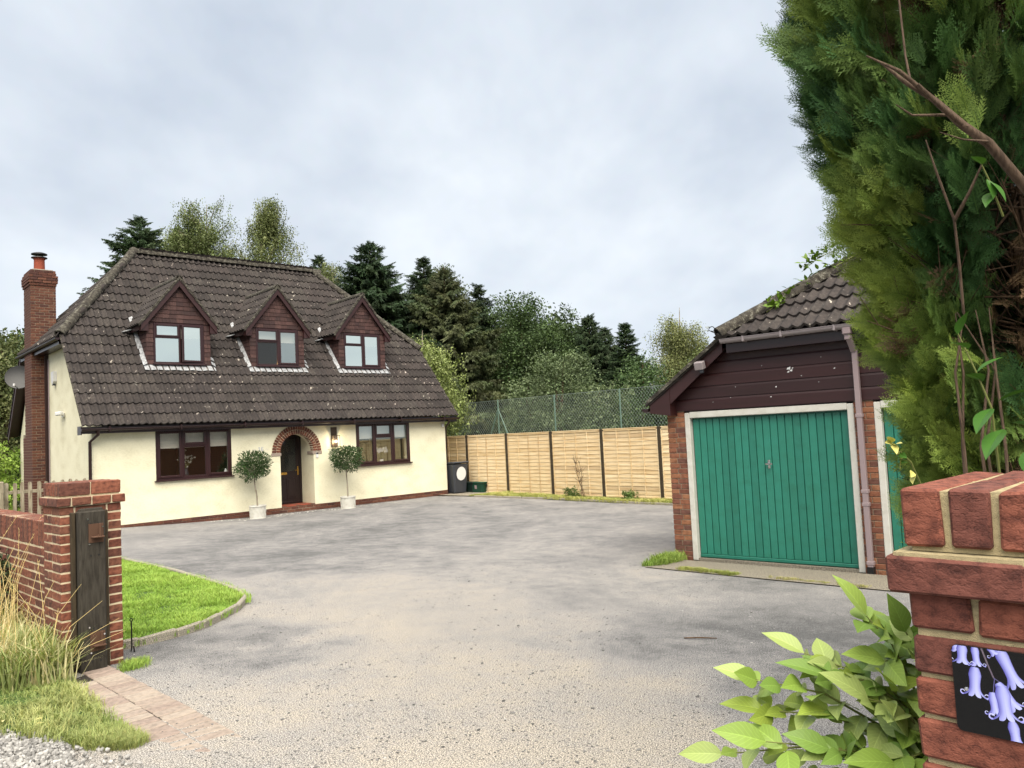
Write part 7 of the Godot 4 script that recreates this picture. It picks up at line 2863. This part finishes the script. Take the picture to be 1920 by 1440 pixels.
	vine.tube([Vector3(1.6, 1.78, -2.62), Vector3(1.58, 2.0, -2.6), Vector3(1.54, 2.12, -2.6), Vector3(1.5, 2.26, -2.62)], [0.005, 0.004, 0.003, 0.002], 5)
	vine.tube([Vector3(1.7, 2.65, -2.64), Vector3(1.64, 2.76, -2.6), Vector3(1.61, 2.84, -2.6)], [0.004, 0.003, 0.002], 5)
	put("stem", vine.mesh(), M.thin_stem, cl)
	var lf := foliage("climber_leaf", Color(0.25, 0.4, 0.16), 0.5, 0.35)
	for q in [[1.58, 2.0, -2.6, -0.8, -0.5, 0.13], [1.6, 2.02, -2.6, 0.7, 0.4, 0.13], [1.56, 2.09, -2.6, -0.8, 0.4, 0.1], [1.54, 2.12, -2.6, 0.6, 0.6, 0.09], [1.52, 2.2, -2.6, -0.7, 0.3, 0.1], [1.5, 2.25, -2.62, 0.1, 0.9, 0.09], [1.6, 1.93, -2.58, -0.8, -0.5, 0.15], [1.63, 1.95, -2.58, 0.7, -0.2, 0.11], [1.66, 1.86, -2.56, -0.4, -0.8, 0.1], [1.66, 2.73, -2.62, -0.6, -0.5, 0.09], [1.64, 2.76, -2.6, 0.4, -0.8, 0.09], [1.62, 2.82, -2.6, -0.5, 0.2, 0.09], [1.63, 2.77, -2.6, 0.1, -1.0, 0.08]]:
		var d := Vector3(q[3], q[4], 0.45).normalized()
		put("leaf", lm, lf, cl, Transform3D(aim(d, rnd(-0.4, 0.4)).scaled(Vector3.ONE * q[5]), Vector3(q[0], q[1], q[2])))
	# variegated sprig low on the left side
	var va := thing("variegated_sprig", "cream edged variegated leaves poking out low beside the garage frame", "plant")
	var vs := MB.new()
	vs.tube([Vector3(1.42, 1.7, -2.75), Vector3(1.34, 1.83, -2.68), Vector3(1.27, 1.9, -2.66)], [0.004, 0.003, 0.002], 5)
	put("stem", vs.mesh(), M.thin_stem, va)
	var cream := foliage("cream_leaf", Color(0.74, 0.72, 0.42), 0.5, 0.4)
	for i in 16:
		var f := rng.randf()
		var p := Vector3(1.36, 1.78, -2.69).lerp(Vector3(1.27, 1.9, -2.66), f)
		put("leaf", leaf_mesh(0.6, 0.1, 4), cream if i % 3 else lf, va, Transform3D(aim(Vector3(rnd(-1, 0.3), rnd(-0.5, 0.7), rnd(0, 1)).normalized(), rnd(-1, 1)).scaled(Vector3.ONE * rnd(0.03, 0.055)), p))

# ---- the leafy shrub in front of the right pier ----
func make_shrub() -> void:
	rng.seed = 401
	var s := thing("leafy_shrub", "bright green shrub with large oval leaflets beside the right pier", "shrub", Vector3(1.0, 0.25, -1.95))
	var base := Vector3(1.0, 0.25, -1.95)
	var mats := []
	var n := 0
	# veins: printed on the leaf, pale midrib with side ribs
	var vn := 128
	var vein := PackedByteArray()
	vein.resize(vn * vn * 3)
	for y in vn:
		for x in vn:
			var u := absf(x / float(vn) - 0.5) * 2.0
			var v := y / float(vn)
			var k := 0.86
			var q := fposmod(v * 9.0 - u * 2.6, 1.0)
			k += 0.1 * clampf(1.0 - absf(q - 0.5) * 9.0, 0, 1)
			k += 0.14 * clampf(1.0 - u * 14.0, 0, 1)
			var o := (y * vn + x) * 3
			vein[o] = int(minf(k, 1.0) * 255); vein[o + 1] = int(minf(k * 0.99 + 0.01, 1.0) * 255); vein[o + 2] = int(minf(k * 0.96, 1.0) * 255)
	var vt := tex(vn, vein)
	for c in [Color(0.6, 0.7, 0.36), Color(0.55, 0.66, 0.31), Color(0.62, 0.7, 0.32), Color(0.5, 0.62, 0.31), Color(0.67, 0.74, 0.46)]:
		var m := foliage("shrub_leaf_%d" % n, c, 0.55, 0.38)
		m.albedo_texture = vt
		mats.append(m)
		n += 1
	# ribs: start, end (world)
	var ribs := [
		[Vector3(0.8, 1.25, -1.72), Vector3(0.43, 1.26, -1.8), 6],
		[Vector3(0.8, 1.3, -1.75), Vector3(0.51, 1.42, -1.8), 6],
		[Vector3(0.8, 1.28, -1.74), Vector3(0.53, 1.35, -1.8), 6],
		[Vector3(0.82, 1.34, -1.74), Vector3(0.64, 1.46, -1.84), 5],
		[Vector3(0.82, 1.36, -1.72), Vector3(0.66, 1.43, -1.76), 5],
		[Vector3(0.84, 1.38, -1.72), Vector3(0.75, 1.56, -1.75), 5],
		[Vector3(0.86, 1.4, -1.72), Vector3(0.8, 1.54, -1.68), 4],
		[Vector3(0.8, 1.22, -1.7), Vector3(0.63, 1.3, -1.7), 5],
		[Vector3(0.85, 1.3, -1.7), Vector3(0.72, 1.4, -1.7), 5],
		[Vector3(0.86, 1.26, -1.66), Vector3(0.74, 1.29, -1.64), 4],
		[Vector3(0.8, 1.17, -1.72), Vector3(0.5, 1.19, -1.78), 5],
		[Vector3(0.82, 1.15, -1.7), Vector3(0.6, 1.22, -1.68), 5],
		[Vector3(0.9, 1.42, -1.75), Vector3(0.77, 1.47, -1.72), 4],
		[Vector3(0.84, 1.2, -1.68), Vector3(0.7, 1.24, -1.62), 5],
	]
	for i in 4:
		var e := Vector3(rnd(0.48, 0.8), 0, -rnd(1.66, 1.86))
		e.y = rnd(1.16, 1.36) + (e.x - 0.48) * 0.55
		ribs.append([Vector3(rnd(0.8, 0.9), rnd(1.1, 1.3), rnd(-1.8, -1.68)), e, 3])
	var trunk := MB.new()
	for i in 5:
		trunk.tube([Vector3(rnd(-0.06, 0.06), -0.1, rnd(-0.05, 0.05)), Vector3(rnd(-0.08, 0.04), 0.5, rnd(0.0, 0.15)), Vector3(-0.08 + 0.03 * i - 0.02, 1.0, 0.12)], [0.012, 0.009, 0.006], 6)
	put("trunk", trunk.mesh(), M.bark, s)
	for rb in ribs:
		var a: Vector3 = rb[0] - base
		var b: Vector3 = rb[1] - base
		var m := a.lerp(b, 0.5) + UP * 0.03
		var st := MB.new()
		st.tube([Vector3(-0.05, 0.85, 0.13).lerp(a, 0.3), a, m, b], [0.004, 0.0035, 0.0025, 0.0012], 5)
		var stem := put("stem", st.mesh(), M.thin_stem, s)
		var d := (b - a).normalized()
		var side := d.cross(UP).normalized()
		var pairs: int = rb[2] + 1
		var tone := rng.randi() % 5
		for k in pairs:
			var u := (k + 0.8) / (pairs + 0.3)
			var p := a.lerp(m, u * 2.0) if u < 0.5 else m.lerp(b, u * 2.0 - 1.0)
			for q in [-1, 1]:
				var dirv: Vector3 = (d * rnd(0.2, 0.9) + side * q * rnd(0.6, 1.0) + UP * rnd(-0.5, 0.4)).normalized()
				put("leaf", leaf_mesh(0.62, pick([0.08, 0.14, 0.22, 0.32]), 7, pick([0.06, 0.13])), mats[tone if rng.randf() < 0.6 else rng.randi() % 5], stem, Transform3D(aim_up(dirv, Vector3(rnd(-0.8, 0.5), rnd(0.2, 1.0), rnd(0.1, 1.0))).scaled(Vector3.ONE * rnd(0.055, 0.1)), p + Vector3(rnd(-0.012, 0.012), rnd(-0.012, 0.012), rnd(-0.012, 0.012))))
		put("leaf", leaf_mesh(0.56, 0.14, 7, 0.13), mats[tone], stem, Transform3D(aim_up(d, Vector3(rnd(-0.3, 0.3), 0.7, rnd(0.3, 0.8))).scaled(Vector3.ONE * rnd(0.085, 0.115)), b))

	# a vine trailing down the garage hip
	var g := thing("trailing_vine", "light green vine trailing down the mossy hip of the garage roof", "plant", GARAGE_AT, GARAGE_TURN)
	var vm := MB.new()
	var path := [Vector3(2.5, 4.42, -1.45), Vector3(2.05, 4.15, -1.0), Vector3(1.75, 3.95, -0.72), Vector3(1.35, 3.62, -0.33), Vector3(1.2, 3.42, -0.02)]
	vm.tube(path, [0.012, 0.01, 0.008, 0.006, 0.003], 5)
	var up2 := [Vector3(2.3, 4.35, -1.3), Vector3(1.95, 4.32, -1.0), Vector3(1.7, 4.2, -0.8), Vector3(1.5, 4.0, -0.62)]
	vm.tube(up2, [0.008, 0.006, 0.005, 0.003], 5)
	put("stem", vm.mesh(), M.thin_stem, g)
	var vmat := foliage("vine_leaf", Color(0.36, 0.46, 0.15), 0.5, 0.45)
	for i in 210:
		var pth: Array = path if i % 5 < 3 else up2
		var f := rnd(0.2, pth.size() - 1.01)
		if i % 5 < 3 and rng.randf() < 0.4:
			f = rnd(2.7, 3.99)
		var k := int(f)
		var p: Vector3 = pth[k].lerp(pth[k + 1], f - k) + Vector3(rnd(-0.07, 0.07), rnd(0, 0.09), rnd(-0.07, 0.07))
		put("leaf", leaf_mesh(0.55, 0.14, 4), vmat, g, Transform3D(aim(Vector3(rnd(-1, 1), rnd(-0.5, 0.9), rnd(-0.2, 1)).normalized(), rnd(-1, 1)).scaled(Vector3.ONE * rnd(0.07, 0.12)), p))

# ---- grass ----
func tuft_mesh(n: int, seed_no: int, spread: float, bend: float, wide: float) -> ArrayMesh:
	# n blades, about 1 tall
	var r := RandomNumberGenerator.new()
	r.seed = seed_no
	var mb := MB.new()
	for i in n:
		var a := r.randf() * TAU
		var o := Vector3(cos(a), 0, sin(a)) * spread * sqrt(r.randf())
		var b := r.randf() * TAU
		var lean := Vector3(cos(b), 0, sin(b)) * bend * r.randf_range(0.3, 1.0)
		var h := r.randf_range(0.55, 1.0)
		var s := Vector3(-sin(b), 0, cos(b)) * wide
		var p1 := o + UP * h * 0.5 + lean * 0.28
		var p2 := o + UP * h * (0.92 - bend * 0.25) + lean
		var t := r.randf_range(0.75, 1.25)
		mb.col = Color(t * r.randf_range(0.9, 1.15), t, t * 0.9)
		mb.tri(o - s, o + s, p1 + s * 0.75)
		mb.tri(o - s, p1 + s * 0.75, p1 - s * 0.75)
		mb.tri(p1 - s * 0.75, p1 + s * 0.75, p2)
	return mb.mesh()

func sow(called: String, polys: Array, count: int, m: Mesh, h0: float, h1: float, c0: Color, c1: Color, seed_no: int, sink := 0.0, holes: Array = []) -> void:
	rng.seed = seed_no
	var lo := Vector2(1e9, 1e9)
	var hi := Vector2(-1e9, -1e9)
	for q in polys:
		for p in q:
			lo = lo.min(p)
			hi = hi.max(p)
	var where := []
	var tints := []
	var nz := FastNoiseLite.new()
	nz.seed = seed_no
	nz.frequency = 0.9
	var tries := 0
	while where.size() < count and tries < count * 30:
		tries += 1
		var p := Vector2(rnd(lo.x, hi.x), rnd(lo.y, hi.y))
		if not inside_any(p, polys) or (holes and inside_any(p, holes)):
			continue
		var k := clampf(nz.get_noise_2d(p.x, p.y) * 1.3 + 0.5, 0, 1)
		var h := lerpf(h0, h1, clampf(k * 0.6 + rng.randf() * 0.4, 0, 1))
		where.append(Transform3D(Basis(UP, rnd(0, TAU)).scaled(Vector3(lerpf(h, h1, 0.5), h, lerpf(h, h1, 0.5))), on_ground(p.x, p.y, sink)))
		var c := c0.lerp(c1, clampf(k * 0.5 + rng.randf() * 0.5, 0, 1))
		var g := rnd(0.8, 1.25)
		tints.append(Color(c.r * g, c.g * g, c.b * g))
	copies(called, m, M.grass, where, tints)

func make_grass() -> void:
	var green := tuft_mesh(26, 1, 0.75, 0.7, 0.03)
	sow("lawn_grass", [lawn_poly], 9500, green, 0.05, 0.13, Color(0.2, 0.34, 0.05), Color(0.33, 0.46, 0.1), 501, 0.02)
	# longer, greyer grass on the verge, up against the wall
	var long := tuft_mesh(22, 2, 0.22, 0.6, 0.011)
	var wallside := PackedVector2Array([street(-3.6, 0.0), street(0.0, 0.03), street(0.28, 0.1), street(0.2, 0.4), street(-0.6, 0.75), street(-3.6, 1.2)])
	sow("long_grass", [wallside], 900, long, 0.25, 0.62, Color(0.2, 0.27, 0.09), Color(0.36, 0.38, 0.17), 502, 0.0)
	sow("straw_grass", [wallside], 420, tuft_mesh(14, 4, 0.3, 0.75, 0.007), 0.3, 0.75, Color(0.5, 0.45, 0.25), Color(0.62, 0.56, 0.36), 512, 0.0)
	var short := tuft_mesh(24, 3, 0.6, 0.8, 0.02)
	sow("verge_grass", [verge_poly], 4200, short, 0.045, 0.13, Color(0.18, 0.25, 0.07), Color(0.42, 0.43, 0.19), 503, 0.01)
	var blob := PackedVector2Array([street(1.62, 0.14), street(2.02, 0.12), street(2.06, 0.2), street(1.85, 0.37), street(1.6, 0.42)])
	sow("verge_grass", [blob], 380, short, 0.05, 0.1, Color(0.2, 0.26, 0.07), Color(0.36, 0.38, 0.16), 504, 0.0)
	var strip := PackedVector2Array([fence_xz(1.4, 1.1), fence_xz(4.0, 0.76), fence_xz(9.5, 0.7), fence_xz(9.5, 0.05), fence_xz(1.6, 0.05)])
	sow("strip_grass", [strip], 1500, short, 0.05, 0.2, Color(0.24, 0.3, 0.08), Color(0.52, 0.48, 0.2), 505, 0.02)
	var edge1 := PackedVector2Array([Vector2(1.75, -11.1), Vector2(2.05, -11.5), Vector2(2.25, -11.68), Vector2(2.32, -11.5), Vector2(2.0, -11.12)])
	var edge2 := PackedVector2Array([Vector2(2.1, -10.68), Vector2(2.7, -10.08), Vector2(2.78, -10.16), Vector2(2.2, -10.75)])
	var edge3 := PackedVector2Array([Vector2(3.0, -9.83), Vector2(3.9, -9.0), Vector2(3.95, -9.06), Vector2(3.05, -9.9)])
	sow("apron_weeds", [edge1], 110, short, 0.05, 0.24, Color(0.16, 0.27, 0.05), Color(0.28, 0.36, 0.09), 506, 0.0)
	sow("apron_weeds", [edge2], 150, short, 0.04, 0.1, Color(0.2, 0.26, 0.06), Color(0.4, 0.38, 0.14), 507, 0.01)
	sow("apron_weeds", [edge3], 60, short, 0.03, 0.07, Color(0.26, 0.28, 0.08), Color(0.45, 0.4, 0.18), 508, 0.01)
	var foot := PackedVector2Array([street(0.06, -0.62), street(0.32, -0.5), street(0.3, -0.34), street(0.04, -0.44)])
	sow("pier_weeds", [foot], 60, short, 0.03, 0.11, Color(0.16, 0.3, 0.05), Color(0.32, 0.4, 0.09), 509, 0.0)
	# tall dry stalks against the wall
	rng.seed = 520
	var st := MB.new()
	for i in 150:
		var q := street(rnd(-2.6, 0.12), rnd(0.08, 0.65))
		var p := on_ground(q.x, q.y)
		var h := rnd(0.5, 1.25)
		var a := rnd(0, TAU)
		var lean := Vector3(cos(a), 0, sin(a)) * h * rnd(0.05, 0.4)
		var tip := p + UP * h * 0.95 + lean
		st.tube([p, p + UP * h * 0.5 + lean * 0.3, tip], [0.0028, 0.002, 0.0012], 4, false)
		if rng.randf() < 0.6:
			for k in 9:
				var b := tip.lerp(p + UP * h * 0.5 + lean * 0.3, k * 0.05)
				var e := Vector3(rnd(-1, 1), rnd(0.2, 1.2), rnd(-1, 1)).normalized() * rnd(0.012, 0.03)
				st.tube([b, b + e], [0.0025, 0.0008], 3, false)
	# a few arching over the foot of the post
	for q in [[0.12, 0.1, 0.55, 0.35], [0.15, 0.06, 0.4, 0.42], [0.1, 0.14, 0.7, 0.25], [0.16, 0.1, 0.3, 0.5]]:
		var g := street(q[0], q[1])
		var p := on_ground(g.x, g.y)
		var e: Vector3 = Vector3(0.6, 0, -0.4).normalized() * q[3]
		st.tube([p, p + UP * q[2] * 0.7 + e * 0.35, p + UP * q[2] + e], [0.0028, 0.002, 0.001], 4, false)
	var stalks := put("dry_stalks", st.mesh(), M.dry_stalk)
	stalks.set_meta("kind", "stuff")
	# dark ivy and bramble against the wall's far end
	rng.seed = 530
	var where := []
	var tints := []
	for i in 260:
		var q := street(rnd(-4.4, -1.5), rnd(-0.04, 0.25))
		where.append(Transform3D(Basis.from_euler(Vector3(rnd(0, TAU), rnd(0, TAU), 0)).scaled(Vector3.ONE * rnd(0.08, 0.16)), on_ground(q.x, q.y, rnd(0.0, 0.75))))
		var g := rnd(0.6, 1.3)
		tints.append(Color(0.045 * g, 0.07 * g, 0.028 * g))
	copies("wall_bramble", clump_mesh(30, 0.45, 78), M.leaves, where, tints)
	# fallen yellow leaves
	rng.seed = 540
	where = []
	tints = []
	for i in 60:
		var q := street(rnd(-1.2, 1.4), rnd(0.3, 1.3))
		where.append(Transform3D(Basis.from_euler(Vector3(rnd(-0.3, 0.3), rnd(0, TAU), rnd(-0.3, 0.3))).scaled(Vector3.ONE * rnd(0.03, 0.055)), on_ground(q.x, q.y, rnd(0.03, 0.07))))
		tints.append(Color(0.62, 0.5, 0.1).lerp(Color(0.6, 0.55, 0.3), rng.randf()))
	copies("fallen_leaves", leaf_mesh(0.6, 0.1, 3), M.grass, where, tints)
	# weeds before the fence: a bare branching stem and two leafy tufts
	var weed := thing("tall_weed", "bare branching weed stem leaning before the fourth fence panel", "weed", Vector3(0, 0, 0))
	rng.seed = 550
	var wm := MB.new()
	var o := fence_xz(5.4, 0.3)
	var p0 := on_ground(o.x, o.y)
	for i in 4:
		var d := Vector3(rnd(-0.2, 0.0), 1, rnd(-0.1, 0.1))
		var pts := [p0 + Vector3(rnd(-0.1, 0.1), 0, rnd(-0.05, 0.05))]
		for k in 5:
			pts.append(pts[k] + d * 0.25 + Vector3(rnd(-0.05, 0.05), 0, rnd(-0.04, 0.04)))
		wm.tube(pts, [0.009, 0.008, 0.007, 0.006, 0.004, 0.002], 5)
		for k in 9:
			var b: Vector3 = pts[2 + k % 3]
			wm.tube([b, b + Vector3(rnd(-0.2, 0.2), rnd(0.05, 0.22), rnd(-0.1, 0.1))], [0.005, 0.002], 4)
	put("stem", wm.mesh(), M.bark, weed)
	for q in [[5.0, 0.35, 0.3, "leafy dark weed tuft at the foot of the fourth fence panel"], [7.0, 0.32, 0.26, "small leafy weed at the foot of the fifth fence panel"]]:
		var f := fence_xz(q[0], q[1])
		var w := thing("weed", q[3], "weed", on_ground(f.x, f.y))
		where = []
		tints = []
		for i in 40:
			where.append(Transform3D(Basis.from_euler(Vector3(rnd(0, TAU), rnd(0, TAU), 0)).scaled(Vector3.ONE * rnd(0.05, 0.1)), Vector3(rng.randfn(0, 0.12), rnd(0.03, q[2]), rng.randfn(0, 0.1))))
			var g := rnd(0.7, 1.3)
			tints.append(Color(0.1 * g, 0.15 * g, 0.04 * g))
		copies("leaves", clump_mesh(24, 0.6, 79), M.leaves, where, tints, w)

func _ready() -> void:
	rng.seed = 7
	set_view()
	make_materials()
	make_ground()
	make_walls()
	make_house()
	make_garage()
	make_fences()
	make_fittings()
	make_bay_trees()
	make_trees()
	make_hedge()
	make_shrub()
	make_grass()
